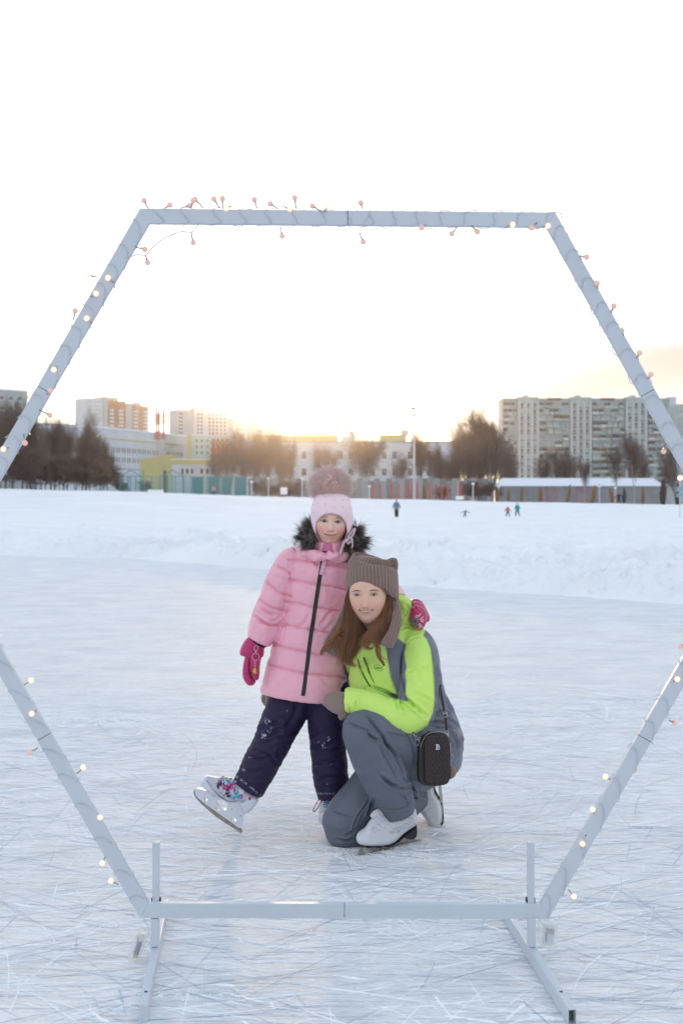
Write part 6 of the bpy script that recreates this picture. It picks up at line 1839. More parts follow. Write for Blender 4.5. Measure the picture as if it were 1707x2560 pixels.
for k in range(4):
    W_.append(limb([(864, 1745 + k * 8, 4.79, 6), (846, 1744 + k * 9, 4.80, 5.6), (830, 1750 + k * 8, 4.83, 5)], 10, 10))
    W_.append(limb([(690, 1738 + k * 8, 5.17, 6), (676, 1738 + k * 8, 5.13, 5.5), (670, 1740 + k * 8, 5.10, 5)], 10, 10))
W_.append(limb([(866, 1752, 4.785, 6), (852, 1750, 4.79, 5.5), (840, 1752, 4.80, 5)], 10, 10))
W_ += [limb([(1070, 1880, 5.0, 55), (990, 1830, 4.86, 46), (915, 1820, 4.74, 36), (940, 1900, 4.76, 30), (985, 2000, 4.80, 18), (1000, 2050, 4.83, 13)]),
       limb([(1000, 2052, 4.83, 13), (960, 2085, 4.79, 14), (918, 2098, 4.73, 10)]),
       limb([(1050, 1890, 5.02, 55), (950, 1970, 4.94, 46), (858, 2068, 4.86, 34), (920, 2070, 4.95, 28), (1000, 2010, 5.10, 24), (1060, 1990, 5.2, 20), (1078, 2040, 5.2, 16)])]
Vw_, Fw_ = union(W_, .003, 2)
Vw_ = sculpt_face(Vw_, fr_w, FW); Vw_ = relax(Vw_, Fw_, 1, .3)
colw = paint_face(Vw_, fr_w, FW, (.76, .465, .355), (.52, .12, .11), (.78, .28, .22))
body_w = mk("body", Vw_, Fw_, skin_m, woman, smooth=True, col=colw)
bvh_w = make_eyes(body_w, woman, fr_w, Vw_, Fw_, FW, (.12, .14, .17), (.20, .115, .08))
# open smile: dark mouth, upper teeth
def mouth_line(u, half): return FW['smile'] * (u / FW['mw']) ** 2
c_, X_, Z_, D_, k_ = fr_w
def strip(name, m, x0, x1, zl, zh, off, n=30, colf=None, parent=woman):
    pts = []
    for i_ in range(n + 1):
        u = x0 + (x1 - x0) * i_ / n
        for z_ in (zl(u), (zl(u) + zh(u)) / 2, zh(u)):
            org = c_ + u * X_ + z_ * Z_ + .3 * D_
            h = bvh_w.ray_cast(Vector(org), Vector(-D_), 1.0)[0]
            h = np.array(h) if h is not None else c_ + u * X_ + z_ * Z_ + .09 * D_
            pts.append(h + D_ * off)
    Fc = [(i_ * 3 + j_, (i_ + 1) * 3 + j_, (i_ + 1) * 3 + j_ + 1, i_ * 3 + j_ + 1) for i_ in range(n) for j_ in range(2)]
    return mk(name, pts, Fc, m, parent, smooth=True)
mw = FW['mw']
ml = lambda u: FW['mz'] + FW['smile'] * (u / mw) ** 2
env = lambda u: math.sqrt(max(0, 1 - (u / (mw * .96)) ** 2))
strip("mouth", mat("mouth_dark", (.06, .018, .018), .6), -mw * .93, mw * .93, lambda u: ml(u) - .0032 * env(u), lambda u: ml(u) + .0018 * env(u), .0006)
strip("teeth", teeth_m, -mw * .72, mw * .72, lambda u: ml(u) - .0020 * env(u) - .0002 * math.cos(u * 900), lambda u: ml(u) + .0014 * env(u), .0011, 60)

# --- jacket
shm = mat("ski_jacket_cloth", rough=.42, attr=True, spec=.45, noise=.02, nscale=10, sheen=.1, bump=.0004, bscale=200)
GN, GR = np.array((.62, .90, .18)), np.array((.15, .165, .21))
tw_ = [(925, 1574, 4.885, 34, .9), (936, 1586, 4.895, 56, .8), (955, 1604, 4.91, 84, .68), (972, 1632, 4.92, 100, .68), (984, 1680, 4.93, 114, .70), (993, 1730, 4.945, 114, .72), (1012, 1780, 4.96, 112, .72), (1045, 1825, 4.98, 104, .75),
       (1076, 1865, 5.0, 87, .85), (1094, 1905, 5.02, 66, .95), (1103, 1930, 5.03, 50, .9), (1106, 1938, 5.03, 40, .8)]
jw = [limb(tw_, 150, 170, disp=lambda s_, t_: .006 * fbm(np.stack([np.cos(t_) * 1.5, np.sin(t_) * 1.5, s_ * 7], -1), 1, 4, .55, 3))]
slw = [(1018, 1602, 4.89, 34), (1040, 1612, 4.87, 42, .9), (1052, 1650, 4.83, 46, .9), (1050, 1700, 4.80, 46, .9), (1044, 1750, 4.785, 48, .9), (1034, 1785, 4.775, 44, .9), (1004, 1796, 4.765, 40, .9), (962, 1782, 4.755, 38, .9), (920, 1762, 4.755, 35, .9), (884, 1752, 4.765, 33, .9), (869, 1751, 4.77, 31, .9), (866, 1751, 4.77, 26, .9), (874, 1752, 4.77, 22, .9)]
jw.append(limb(slw, 110, 190, disp=lambda s_, t_: .0035 * fbm(np.stack([np.cos(t_) * 1.6, np.sin(t_) * 1.6, s_ * 16], -1), 1, 4, .55, 9)))
jw.append(limb([(890, 1625, 4.97, 38), (850, 1690, 5.15, 34), (770, 1740, 5.23, 30), (705, 1748, 5.19, 25), (696, 1748, 5.18, 20)], 50, 60))
jw.append(limb([(1010, 1500, 4.90, 12), (1016, 1530, 4.90, 20), (1006, 1560, 4.90, 20), (1020, 1582, 4.90, 20), (1050, 1590, 4.93, 12)], 40, 40, disp=lambda s_, t_: .004 * np.sin(s_ * 17 + 1.3 * np.sin(t_))))
jw.append(limb([(1000, 1492, 4.92, 14), (1006, 1540, 4.95, 26), (1014, 1590, 4.96, 36), (1024, 1620, 4.95, 36)], 40, 40))
Vk, Fk = union(jw, .0036, 2)
Nk = normals(Vk, Fk)
Vk = cloth_noise(Vk, Nk, .0042, 7, 3, (1, 1, 1), 4); Nk = normals(Vk, Fk)
def w4(*pts): return [(780 + x_ / 3.92, 1480 + y_ / 3.92) for x_, y_ in pts]
cr_l = [(w4((905, 530), (885, 600), (875, 700), (880, 820), (905, 960), (925, 1050)), 2.6, .007), (w4((925, 520), (955, 480), (1010, 450), (1060, 445)), 2.2, .004), (w4((1110, 470), (1150, 530), (1175, 640), (1190, 800), (1200, 950), (1195, 1080), (1180, 1190), (1130, 1290)), 2.2, .004),
        (w4((920, 790), (1000, 760), (1080, 750), (1170, 745)), 3, .0025), (w4((915, 1040), (960, 1075), (1005, 1140)), 3.0, .008), (w4((860, 1060), (865, 1110), (905, 1170)), 3, .007), (w4((940, 1060), (1010, 1120), (1080, 1190), (1110, 1220)), 4, .007), (w4((805, 1060), (840, 1130), (835, 1150)), 3, .006),
        (w4((560, 930), (640, 950), (740, 985), (820, 1030), (900, 1060)), 4.0, .010), (w4((350, 1110), (365, 1140), (370, 1190)), 2, .003), (w4((425, 1150), (430, 1090), (445, 1060)), 3, .004), (w4((980, 780), (1030, 800), (1060, 900)), 6, .002), (w4((1000, 1000), (1080, 1020), (1180, 1080)), 4, .003),
        (w4((730, 540), (750, 700), (775, 850), (820, 990)), 1.8, .003), (w4((450, 650), (470, 740), (520, 850), (570, 925)), 2.2, .007), (w4((500, 620), (540, 720), (570, 820), (620, 930)), 2.4, .006), (w4((870, 370), (940, 345), (1000, 370)), 2.5, .004), (w4((900, 240), (870, 300), (870, 370)), 2.5, .003), (w4((920, 130), (950, 160), (945, 200), (905, 260)), 3, .004),
        (w4((1230, 1100), (1260, 1200), (1320, 1240), (1400, 1290), (1460, 1370)), 2.5, .004), (w4((1150, 1290), (1230, 1280), (1300, 1300), (1380, 1370)), 4, .006), (w4((1180, 1340), (1260, 1330), (1330, 1360), (1390, 1440)), 4, .005), (w4((1210, 700), (1235, 850), (1225, 1000), (1205, 1130)), 3, .005), (w4((1280, 960), (1320, 1090), (1400, 1230)), 3.5, .004), (w4((1250, 1180), (1290, 1180), (1350, 1215)), 3, .005),
        (w4((1380, 1400), (1420, 1500), (1400, 1600)), 4, .005), (w4((1430, 1420), (1480, 1480), (1440, 1560)), 3, .004)]
Vk = crease(Vk, Nk, [(l_, w_ * .9, d_ * 1.8) for l_, w_, d_ in cr_l], ridge=.5)
qk_ = proj(Vk); Nk = normals(Vk, Fk)
ck = np.tile(GR, (len(Vk), 1)); frn = Nk[:, 1] < .25
def near_plane(Vv, lo, hi): return (Vv[:, 1] > lo) & (Vv[:, 1] < hi)
green_chest = softpoly(qk_, w4((330, 700), (400, 400), (560, 470), (720, 540), (735, 620), (755, 740), (775, 850), (830, 1000), (720, 985), (560, 930), (380, 945), (355, 850)))
shoulder = softpoly(qk_, w4((840, 20), (960, 40), (1000, 330), (1110, 360), (1090, 430), (1130, 470), (1060, 445), (960, 480), (922, 520), (845, 455), (850, 300)))
sleeve = softpoly(qk_, w4((922, 520), (950, 470), (1060, 430), (1120, 460), (1160, 560), (1180, 700), (1195, 900), (1200, 1060), (1185, 1180), (1130, 1310), (1070, 1400), (960, 1400), (800, 1330), (640, 1290), (330, 1260), (300, 960), (380, 925), (560, 930), (700, 985), (800, 1040), (860, 1055), (900, 1075), (950, 1075), (915, 1000), (925, 880), (910, 800), (925, 740), (905, 600)))
wg = np.maximum(np.maximum(green_chest * (Vk[:, 1] < 5.0), shoulder), sleeve * (Vk[:, 1] < 4.93)) * frn
# forearm is green all round
fore = (Vk[:, 1] < 4.812) & (qk_[:, 0] < 1000) & (qk_[:, 1] > 1712 + (qk_[:, 0] - 877) * .29)
wg = np.maximum(wg, fore * (1 - softpoly(qk_, w4((560, 930), (700, 985), (800, 1040), (900, 1075), (860, 1055), (740, 960), (600, 900)))))
ck = ck * (1 - wg[:, None]) + GN * wg[:, None]
ck = np.where(((ck[:, 0] > .2)[:, None]), ck * (1 + .02 * fbm(Vk, 9, 3))[:, None], ck)
# soften the seams between panels
e_ = np.asarray(Fk); 
jk_w = mk("jacket", Vk, Fk, shm, woman, smooth=True, col=ck)
bvh_k = BVHTree.FromPolygons(Vk.tolist(), [tuple(int(i) for i in q_) for q_ in Fk])
blkz = mat("black_zip_line", (.015, .012, .012), .6)
ribbon("pocket_zip", bvh_k, w4((447, 648), (462, 720), (500, 810), (545, 895), (572, 932)), .0042, blkz, jk_w, .0005, .0012, 30)
ribbon("front_zip", bvh_k, w4((505, 640), (530, 710), (556, 790), (562, 800)), .0048, blkz, jk_w, .0005, .0012, 20)
dgreen = mat("stitched_dark_green", (.14, .36, .03), .6)
ribbon("flap_seam", bvh_k, w4((556, 790), (590, 860), (625, 935)), .003, dgreen, jk_w, .0003, .0008, 20)
# oval badge stitched tone on tone
c0 = w4((651, 745))[0]
b = MB(); pts = []
for a in np.linspace(0, 2 * math.pi, 30):
    x_, y_ = c0[0] + 10.5 * math.cos(a) + 1.5 * math.sin(a), c0[1] + 7.2 * math.sin(a) + 1.8 * math.cos(a)
    p_ = on_surface(bvh_k, x_, y_, .0006); pts.append(p_ if p_ is not None else P(x_, y_, 4.85))
add_wire(b, pts, .0009, 5)
pts = []
for k in range(14):
    x_, y_ = c0[0] - 7 + k * 1.05, c0[1] + (2.4 if k % 2 else -2.4) * (1 if k not in (3, 9) else .3) + k * .1
    p_ = on_surface(bvh_k, x_, y_, .0006); pts.append(p_ if p_ is not None else P(x_, y_, 4.85))
add_wire(b, pts, .0007, 5)
b.build("badge", dgreen, jk_w, smooth=True)
# inner collar
mk("collar", *limb([(940, 1565, 4.85, 26), (952, 1585, 4.835, 26), (962, 1600, 4.84, 16)], 30, 16, flat=.6), mat("grey_collar", tuple(GR), .6), jk_w, smooth=True)

# --- trousers
tr_m = mat("grey_ski_trousers", rough=.5, spec=.4, col=(.125, .145, .185), noise=.03, nscale=8, bump=.0004, bscale=220)
fl_ = [(1085, 1880, 5.0, 78, .9), (1040, 1868, 4.92, 84, .9), (985, 1848, 4.83, 76, .9), (935, 1830, 4.76, 62, .95), (914, 1826, 4.745, 57), (917, 1850, 4.74, 56), (938, 1900, 4.75, 56), (962, 1952, 4.765, 56), (984, 2000, 4.80, 49), (992, 2028, 4.815, 44), (993, 2032, 4.815, 40), (989, 2022, 4.815, 36)]
kn = [(1060, 1890, 5.02, 78, .9), (985, 1935, 4.97, 72), (920, 1990, 4.91, 63), (868, 2045, 4.86, 57), (860, 2072, 4.85, 50), (885, 2082, 4.88, 46), (945, 2052, 4.97, 46), (1000, 2015, 5.08, 44), (1040, 1992, 5.15, 34), (1046, 1990, 5.16, 28)]
Vr, Fr = union([limb(fl_, 70, 110), limb(kn, 70, 110), pball(1078, 1890, 5.03, 70, 66, 66), pball(1030, 1930, 4.98, 52, 52, 46)], .004, 3)
Nr = normals(Vr, Fr)
Vr = cloth_noise(Vr, Nr, .0042, 6, 12, (1, 1, 1), 4); Nr = normals(Vr, Fr)
def w6(*pts): return [(780 + x_ / 3.92, 1740 + y_ / 3.92) for x_, y_ in pts]
cl6 = [(w6((310, 262), (380, 275), (470, 310), (560, 350), (620, 395)), 2.0, .0035), (w6((520, 160), (560, 230), (620, 310), (655, 360), (690, 420)), 3.2, .006), (w6((535, 355), (580, 400), (650, 440)), 3, .007), (w6((670, 330), (690, 400), (720, 480), (790, 570), (840, 660), (890, 760), (930, 850)), 4.2, .010),
       (w6((720, 480), (740, 520), (800, 590)), 2.5, .006), (w6((650, 440), (690, 560), (760, 680), (820, 800), (835, 900)), 1.8, .003), (w6((700, 810), (780, 880), (870, 910), (960, 885)), 4, .006), (w6((620, 740), (720, 830), (830, 880), (940, 850)), 4, .004), (w6((880, 960), (930, 1040), (945, 1110)), 2, .003), (w6((655, 1080), (720, 1110), (850, 1110), (990, 1060)), 2.2, .0035),
       (w6((930, 880), (975, 920), (1000, 1010)), 4, .006), (w6((170, 1100), (230, 1140), (340, 1180), (430, 1200)), 1.8, .003), (w6((600, 970), (520, 1080), (440, 1200), (400, 1320), (390, 1400)), 2.0, .004), (w6((240, 1405), (330, 1420), (430, 1400)), 3, .005), (w6((330, 1370), (400, 1330), (440, 1300)), 3, .004), (w6((690, 345), (800, 380), (880, 390), (960, 440)), 2, .003),
       (w6((840, 250), (900, 330), (960, 440), (1000, 560), (1010, 700)), 3.5, .004), (w6((760, 180), (860, 240), (960, 300)), 3, .003), (w6((610, 1010), (580, 1100), (560, 1160)), 4, .005), (w6((960, 880), (1000, 940), (1090, 960)), 3.5, .006), (w6((1000, 1000), (1040, 980), (1080, 990)), 3, .004)]
Vr = crease(Vr, Nr, [(l_, w_ * .85, d_ * 2.0) for l_, w_, d_ in cl6], ridge=.55)
mk("trousers", Vr, Fr, tr_m, woman, smooth=True)

# --- knitted mittens
knit = mat("taupe_wool", rough=.95, attr=True, spec=.15, sheen=.3)
TP = np.array((.27, .20, .175))
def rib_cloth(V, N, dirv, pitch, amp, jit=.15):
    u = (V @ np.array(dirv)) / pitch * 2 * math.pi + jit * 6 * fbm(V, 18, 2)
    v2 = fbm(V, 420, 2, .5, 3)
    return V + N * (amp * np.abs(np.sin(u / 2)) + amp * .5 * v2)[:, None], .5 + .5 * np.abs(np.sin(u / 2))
Va, Fa = limb([(880, 1762, 4.785, 24, .8), (862, 1762, 4.785, 28, .8), (846, 1757, 4.80, 28, .75), (830, 1756, 4.825, 25, .7), (818, 1758, 4.845, 17, .6), (815, 1759, 4.85, 10, .5)], 60, 60)
Vb2, Fb2 = limb([(868, 1778, 4.78, 16), (856, 1790, 4.79, 11), (860, 1796, 4.79, 8)], 30, 30)
Vm, Fm = union([(Va, Fa), (Vb2, Fb2), pball(810, 1763, 4.845, 3.4, 3, 3.4)], .0022, 2)
Vm, sh_ = rib_cloth(Vm, normals(Vm, Fm), (.15, 0, 1), .0052, .0011)
mk("mitten", Vm, Fm, knit, woman, smooth=True, col=TP * (.78 + .3 * sh_)[:, None])
Va, Fa = limb([(700, 1745, 5.18, 22, .9), (685, 1748, 5.15, 25, .9), (676, 1748, 5.11, 22, 1.1), (671, 1750, 5.07, 14, 1.2)], 50, 40)
Vm, Fm = union([(Va, Fa), pball(672, 1748, 5.05, 9, 14, 20)], .0024, 2)
Vm, sh_ = rib_cloth(Vm, normals(Vm, Fm), (1, 0, .1), .0052, .0011)
mk("mitten", Vm, Fm, knit, woman, smooth=True, col=TP * (.78 + .3 * sh_)[:, None])

# --- hat
HB = np.array((.27, .185, .16))
def z2(x_, y_): return 780 + x_ / 4.9, 1380 + y_ / 4.9
NR = 46
def knit_tube(pts, nu, nv, nrib, amp, ths=None, seed=0, ov=0.0):
    def d_(s_, t_):
        r_ = np.abs(np.sin(t_ * nrib / 2)); return amp * r_ + .0006 * fbm(np.stack([np.cos(t_) * 30, np.sin(t_) * 30, s_ * 60], -1), 1, 2, .5, seed)
    return limb(pts, nu, nv, disp=d_)
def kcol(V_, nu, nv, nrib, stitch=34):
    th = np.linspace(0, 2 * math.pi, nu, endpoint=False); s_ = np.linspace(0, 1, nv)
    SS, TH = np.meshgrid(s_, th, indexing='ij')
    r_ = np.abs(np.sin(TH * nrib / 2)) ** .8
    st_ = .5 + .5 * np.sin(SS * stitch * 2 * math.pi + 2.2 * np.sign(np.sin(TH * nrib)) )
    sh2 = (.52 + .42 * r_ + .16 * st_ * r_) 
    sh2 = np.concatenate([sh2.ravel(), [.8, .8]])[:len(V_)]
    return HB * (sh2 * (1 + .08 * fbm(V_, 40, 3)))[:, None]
hatY = YH + .01
nu, nv = 460, 90
dome = [(935, 1394, hatY + .01, 14, .6), (934.5, 1396, hatY + .01, 36, .66), (934, 1399, hatY + .01, 49, .72), (932, 1406, hatY + .012, 56, .80), (930, 1420, hatY + .012, 61, .95), (930, 1445, hatY + .012, 63, 1.02), (931, 1470, hatY + .014, 63, 1.03), (933, 1492, hatY + .02, 60, 1.0)]
V_, F_ = knit_tube(dome, nu, nv, NR, .0024)
# cut away what would cover the face: squash the front lower part upward
q_ = proj(V_)
frontw = sstep(hatY - .02, hatY - .05, V_[:, 1])
low = np.interp(q_[:, 0], [866, 880, 900, 925, 950, 968, 985], [1500, 1474, 1458, 1452, 1458, 1478, 1500])
zmin = CAMZ - (low - HY) / F * V_[:, 1]
V_[:, 2] = np.where(frontw > .5, np.maximum(V_[:, 2], zmin), V_[:, 2])
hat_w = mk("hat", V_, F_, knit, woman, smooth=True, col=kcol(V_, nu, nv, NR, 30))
# folded brim
nb, mb_ = 460, 40
th = np.linspace(0, 2 * math.pi, nb, endpoint=False)
rows = []
q4 = hatY / F
ribs = np.abs(np.sin(th * NR / 2))
fr_front = np.clip(np.sin(th), 0, 1)          # 1 in front
xr = np.cos(th)
for k in range(mb_):
    t = k / (mb_ - 1)
    top_py = 1412 + 14 * np.abs(xr) ** 3 * (xr > 0) + 20 * np.abs(xr) ** 2.5 * (xr < 0) - 2
    bot_py = np.where(fr_front > 0, 1459 + 42 * np.abs(xr) ** 2.1, 1501)
    bot_py = bot_py + 4 * (xr > 0) * fr_front
    py_ = top_py + (bot_py - top_py) * t
    px_c = 929 + 2.5 * t
    bul = 1 - (2 * abs(t - .5)) ** 5
    if k in (0, mb_ - 1): bul = -.55
    rx = (61.0 + 3.0 * bul) * q4 + .0018 * ribs * (bul > 0) + .0015
    ry = (60.0 + 4.0 * bul) * q4 + .0018 * ribs * (bul > 0) + .0015
    x_ = (px_c - CX) * q4 + rx * np.cos(th); y_ = hatY + .012 - ry * 1.02 * np.sin(th)
    rows.append(np.stack([x_, y_, CAMZ - (py_ - HY) * q4], 1))
V_ = np.concatenate(rows)
F_ = [(i_ * nb + j_, (i_ + 1) * nb + j_, (i_ + 1) * nb + (j_ + 1) % nb, i_ * nb + (j_ + 1) % nb) for i_ in range(mb_ - 1) for j_ in range(nb)]
SS = np.repeat(np.linspace(0, 1, mb_), nb); TH = np.tile(th, mb_)
sh2 = .50 + .45 * np.abs(np.sin(TH * NR / 2)) ** .8 + .16 * (.5 + .5 * np.sin(SS * 13 * 2 * math.pi + 2.2 * np.sign(np.sin(TH * NR))))
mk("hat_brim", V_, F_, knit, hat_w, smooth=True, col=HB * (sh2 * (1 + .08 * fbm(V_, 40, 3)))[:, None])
# cat ears
def kpanel(name, poly, Y_, T, R_, dirv, pitch, parent, Yt=None, step=2.0, sm=3, dark=1.0):
    V_, F_, _ = inflate(poly, Y_, T, R_, step, sm, Ytilt=Yt)
    q_ = proj(V_); u = (q_ @ np.array(dirv)) / pitch * math.pi
    rr_ = np.abs(np.sin(u))
    sgn = np.where(np.arange(len(V_)) < len(V_) / 2, -1.0, 1.0)
    V_[:, 1] += sgn * .0016 * rr_
    perp = np.array([-dirv[1], dirv[0]])
    st_ = .5 + .5 * np.sin((q_ @ perp) / 4.2 * 2 * math.pi + 2.2 * np.sign(np.sin(2 * u)))
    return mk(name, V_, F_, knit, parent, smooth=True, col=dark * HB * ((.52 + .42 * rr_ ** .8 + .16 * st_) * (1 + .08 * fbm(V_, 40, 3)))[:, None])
kpanel("cat_ear", [(962, 1404), (971, 1397), (984, 1394), (992, 1398), (995, 1410), (993, 1430), (984, 1440), (968, 1425)], hatY + .01, .018, 8, (.95, .3), 8, hat_w, dark=.8)
kpanel("cat_ear", [(887, 1397), (897, 1395), (905, 1398), (900, 1412), (886, 1424), (876, 1428), (880, 1408)], hatY + .01, .016, 7, (.95, -.3), 8, hat_w, dark=.9)
# ear flaps
kpanel("ear_flap", [(968, 1480), (985, 1478), (994, 1498), (1001, 1520), (1004, 1545), (1002, 1568), (995, 1592), (986, 1610), (981, 1620), (966, 1618), (952, 1612), (956, 1598), (968, 1580), (976, 1560), (979, 1540), (975, 1518), (966, 1500)], YH - .03, .012, 6, (.97, .25), 7.5, hat_w,
       Yt=lambda p_: -.045 * sstep(1500, 1590, p_[:, 1]) + .05 * sstep(1540, 1480, p_[:, 1]))
kpanel("ear_flap", [(866, 1480), (876, 1482), (874, 1500), (862, 1540), (850, 1580), (852, 1610), (856, 1630), (848, 1642), (834, 1642), (820, 1636), (810, 1624), (807, 1612), (812, 1598), (826, 1574), (840, 1550), (852, 1525), (862, 1500)], YH - .0, .012, 6, (.9, .35), 7.5, hat_w,
       Yt=lambda p_: -.02 * sstep(1500, 1590, p_[:, 1]) + .02 * sstep(1540, 1480, p_[:, 1]))

# --- hair
hair_m = mat("auburn_hair", rough=.38, attr=True, spec=.5)
def hair(groups, seed):
    R = np.random.default_rng(seed); Vs, Fs, Cs, cnt = [], [], [], 0
    for g in groups:
        ln, n, spread, r0, shade = g[:5]
        w0, w1 = g[5] if len(g) > 5 else (1.0, 1.0)
        n = int(n * 1.5); spread *= 1.08
        m = 22
        ctrl = catmull(np.array([tuple(P(*p_)) for p_ in ln]), m)
        T = np.gradient(ctrl, axis=0); T /= np.linalg.norm(T, axis=1)[:, None]
        side = np.cross(T, [0, -1, 0]); side /= np.linalg.norm(side, axis=1)[:, None]; dep = np.cross(side, T)
        s = np.linspace(0, 1, m)
        ncl = max(3, n // 14); cc_ = R.normal(0, .5, (ncl, 2)); k_ = R.integers(0, ncl, n)
        own = R.normal(0, .55, (n, 2))
        cl_w = (sstep(.2, 1, s))[None, :, None]
        off = own[:, None] * (1 - .60 * cl_w) + cc_[k_][:, None] * .9
        wv = R.uniform(0, 6.28, (ncl, 2))[k_]
        wave = .30 * np.stack([np.sin(s[None] * 7 + wv[:, :1]), np.sin(s[None] * 9 + wv[:, 1:])], -1) * s[None, :, None] * 1.5
        off = off + wave + R.normal(0, .05, (n, 1, 2)) 
        wid = (w0 + (w1 - w0) * s)[None, :, None] * spread
        off = off * wid
        L = ctrl[None] + side[None] * off[..., :1] + dep[None] * off[..., 1:] * .6
        ln_ = R.uniform(.62, 1.0, n) ** .7
        ix = s[None] * ln_[:, None] * (m - 1); i0 = np.clip(ix.astype(int), 0, m - 2); fx = (ix - i0)[..., None]; ar = np.arange(n)[:, None]
        L = L[ar, i0] * (1 - fx) + L[ar, i0 + 1] * fx
        V_, F_ = strand_tubes(L, r0 * .75, r0 * .25)
        c_ = np.array([(.20, .090, .045), (.28, .135, .065), (.40, .205, .10), (.11, .048, .026)])[R.choice(4, n, p=[.35, .3, .15, .2])] * shade
        cl3 = np.repeat(np.repeat(c_[:, None] * (1 + .35 * s[None, :, None]), 3, 1).reshape(n, m, 3, 3) if False else (c_[:, None, None] * (1 + .5 * s[None, :, None, None]) * np.ones((1, 1, 3, 1))), 1, 0).reshape(-1, 3)
        Vs.append(V_); Fs.append(F_ + cnt); Cs.append(cl3); cnt += len(V_)
    return np.concatenate(Vs), np.concatenate(Fs), np.concatenate(Cs)
YA = YH - .045
groups = [
    ([(884, 1470, YA + .02), (876, 1500, YA + .01), (874, 1540, YA), (866, 1580, YA), (852, 1610, YA - .01), (838, 1628, YA - .01)], 420, .020, .0007, 1.0, (.45, 1.1)),
    ([(882, 1478, YA + .02), (876, 1520, YA), (880, 1560, YA - .005), (876, 1600, YA - .01), (872, 1634, YA - .015), (880, 1660, YA - .015)], 420, .019, .0007, .85, (.4, 1.05)),
    ([(880, 1490, YA + .02), (872, 1530, YA), (862, 1570, YA - .01), (850, 1600, YA - .015), (855, 1635, YA - .015), (866, 1656, YA - .02), (893, 1667, YA - .02)], 240, .012, .0007, 1.1, (.4, .7)),
    ([(876, 1500, YA + .02), (862, 1545, YA), (840, 1585, YA - .01), (818, 1612, YA - .01), (806, 1628, YA - .01), (803, 1640, YA - .01)], 200, .012, .0006, 1.3, (.4, .6)),
    ([(884, 1480, YA + .02), (884, 1530, YA + .01), (895, 1570, YA + .01), (898, 1600, YA - .0), (884, 1632, YA - .01), (868, 1650, YA - .015)], 320, .016, .0007, .65, (.3, 1.0)),
    ([(966, 1476, YA + .03), (968, 1510, YA + .01), (962, 1545, YA), (940, 1575, YA - .01), (918, 1600, YA - .015), (905, 1624, YA - .02)], 420, .017, .0007, 1.05, (.4, 1.0)),
    ([(968, 1480, YA + .03), (972, 1515, YA + .01), (970, 1550, YA), (955, 1580, YA - .01), (944, 1600, YA - .02), (930, 1612, YA - .02)], 360, .015, .0007, .9, (.5, 1.0)),
    ([(970, 1490, YA + .03), (974, 1525, YA), (968, 1560, YA - .01), (952, 1590, YA - .015), (942, 1615, YA - .02), (946, 1640, YA - .025), (958, 1658, YA - .025), (960, 1667, YA - .025)], 170, .008, .0007, 1.35, (.6, .5)),
    ([(968, 1500, YA + .03), (966, 1535, YA), (950, 1568, YA - .015), (925, 1592, YA - .02), (912, 1612, YA - .02), (926, 1622, YA - .025), (934, 1614, YA - .025)], 130, .007, .0006, 1.2, (.6, .5)),
    ([(890, 1500, YA + .05), (888, 1540, YA + .04), (900, 1568, YA + .035), (915, 1585, YA + .03), (908, 1612, YA + .0)], 260, .014, .0007, .5, (.5, 1.0)),
    ([(960, 1510, YA + .05), (955, 1550, YA + .04), (935, 1575, YA + .03), (920, 1590, YA + .02), (905, 1610, YA + .0)], 260, .014, .0007, .6, (.5, 1.0)),
    ([(872, 1560, YA - .01), (862, 1600, YA - .02), (858, 1630, YA - .02), (850, 1655, YA - .02), (854, 1668, YA - .02)], 50, .010, .0005, 1.3, (.8, .8)),
    ([(935, 1590, YA - .01), (948, 1620, YA - .03), (952, 1640, YA - .03), (968, 1652, YA - .03)], 30, .004, .0005, 1.5, (1, .5)),
]
V_, F_, C_ = hair(groups, 5)
b = MB(); b.v.append(V_); b.f += [tuple(q_) for q_ in F_.tolist()]; b.n += len(V_); b.mi += [0] * len(F_); cc = [C_]
for ln, r_ in (([(884, 1475, YA + .035), (876, 1520, YA + .02), (872, 1570, YA + .015), (862, 1610, YA + .01), (860, 1632, YA + .01)], (.010, .016, .018, .014, .003)),
               ([(966, 1480, YA + .045), (967, 1520, YA + .03), (957, 1560, YA + .02), (930, 1592, YA + .01), (908, 1612, YA + .0)], (.010, .014, .015, .010, .002)),
               ([(889, 1500, YA + .07), (895, 1560, YA + .06), (910, 1600, YA + .04)], (.012, .02, .003)), ([(958, 1520, YA + .07), (945, 1570, YA + .05), (922, 1600, YA + .03)], (.012, .018, .003))):
    V2, F2 = tube([tuple(P(*c_2)) for c_2 in ln], r_, [q_ * .7 for q_ in r_], 14, 24); b.add(V2, F2); cc.append(np.tile((.045, .02, .012), (len(V2), 1)))
b.build("hair", hair_m, woman, smooth=True, col=np.concatenate(cc))

# --- skates
leather = mat("white_skate_leather", rough=.33, attr=True, spec=.5, noise=.02, nscale=20)
sole = mat("black_skate_sole", (.012, .012, .016), .35)
ws = bpy.data.objects.new("ice_skate", None); COL.objects.link(ws); ws.parent = woman; ws.location = P(965, 2120, 4.76) - woman.location
YB = 4.765
boot = w6((432, 1385), (445, 1350), (480, 1320), (520, 1290), (560, 1230), (610, 1170), (660, 1140), (700, 1160), (760, 1178), (860, 1172), (960, 1125), (1000, 1095), (1022, 1140), (1027, 1200), (1018, 1265), (950, 1315), (890, 1360), (830, 1420), (760, 1458), (680, 1468), (560, 1470), (470, 1460), (437, 1425))
def bt_b(pv, D): return .010 * np.exp(-((pv[:, 0] - 905) / 30) ** 2) * sstep(0, 14, D)
V_, F_, _ = inflate(boot, YB, .036, 17, 2.6, 3, bulge=bt_b)
Nq = None
q_ = proj(V_); cf = np.tile((.64, .66, .70), (len(V_), 1))
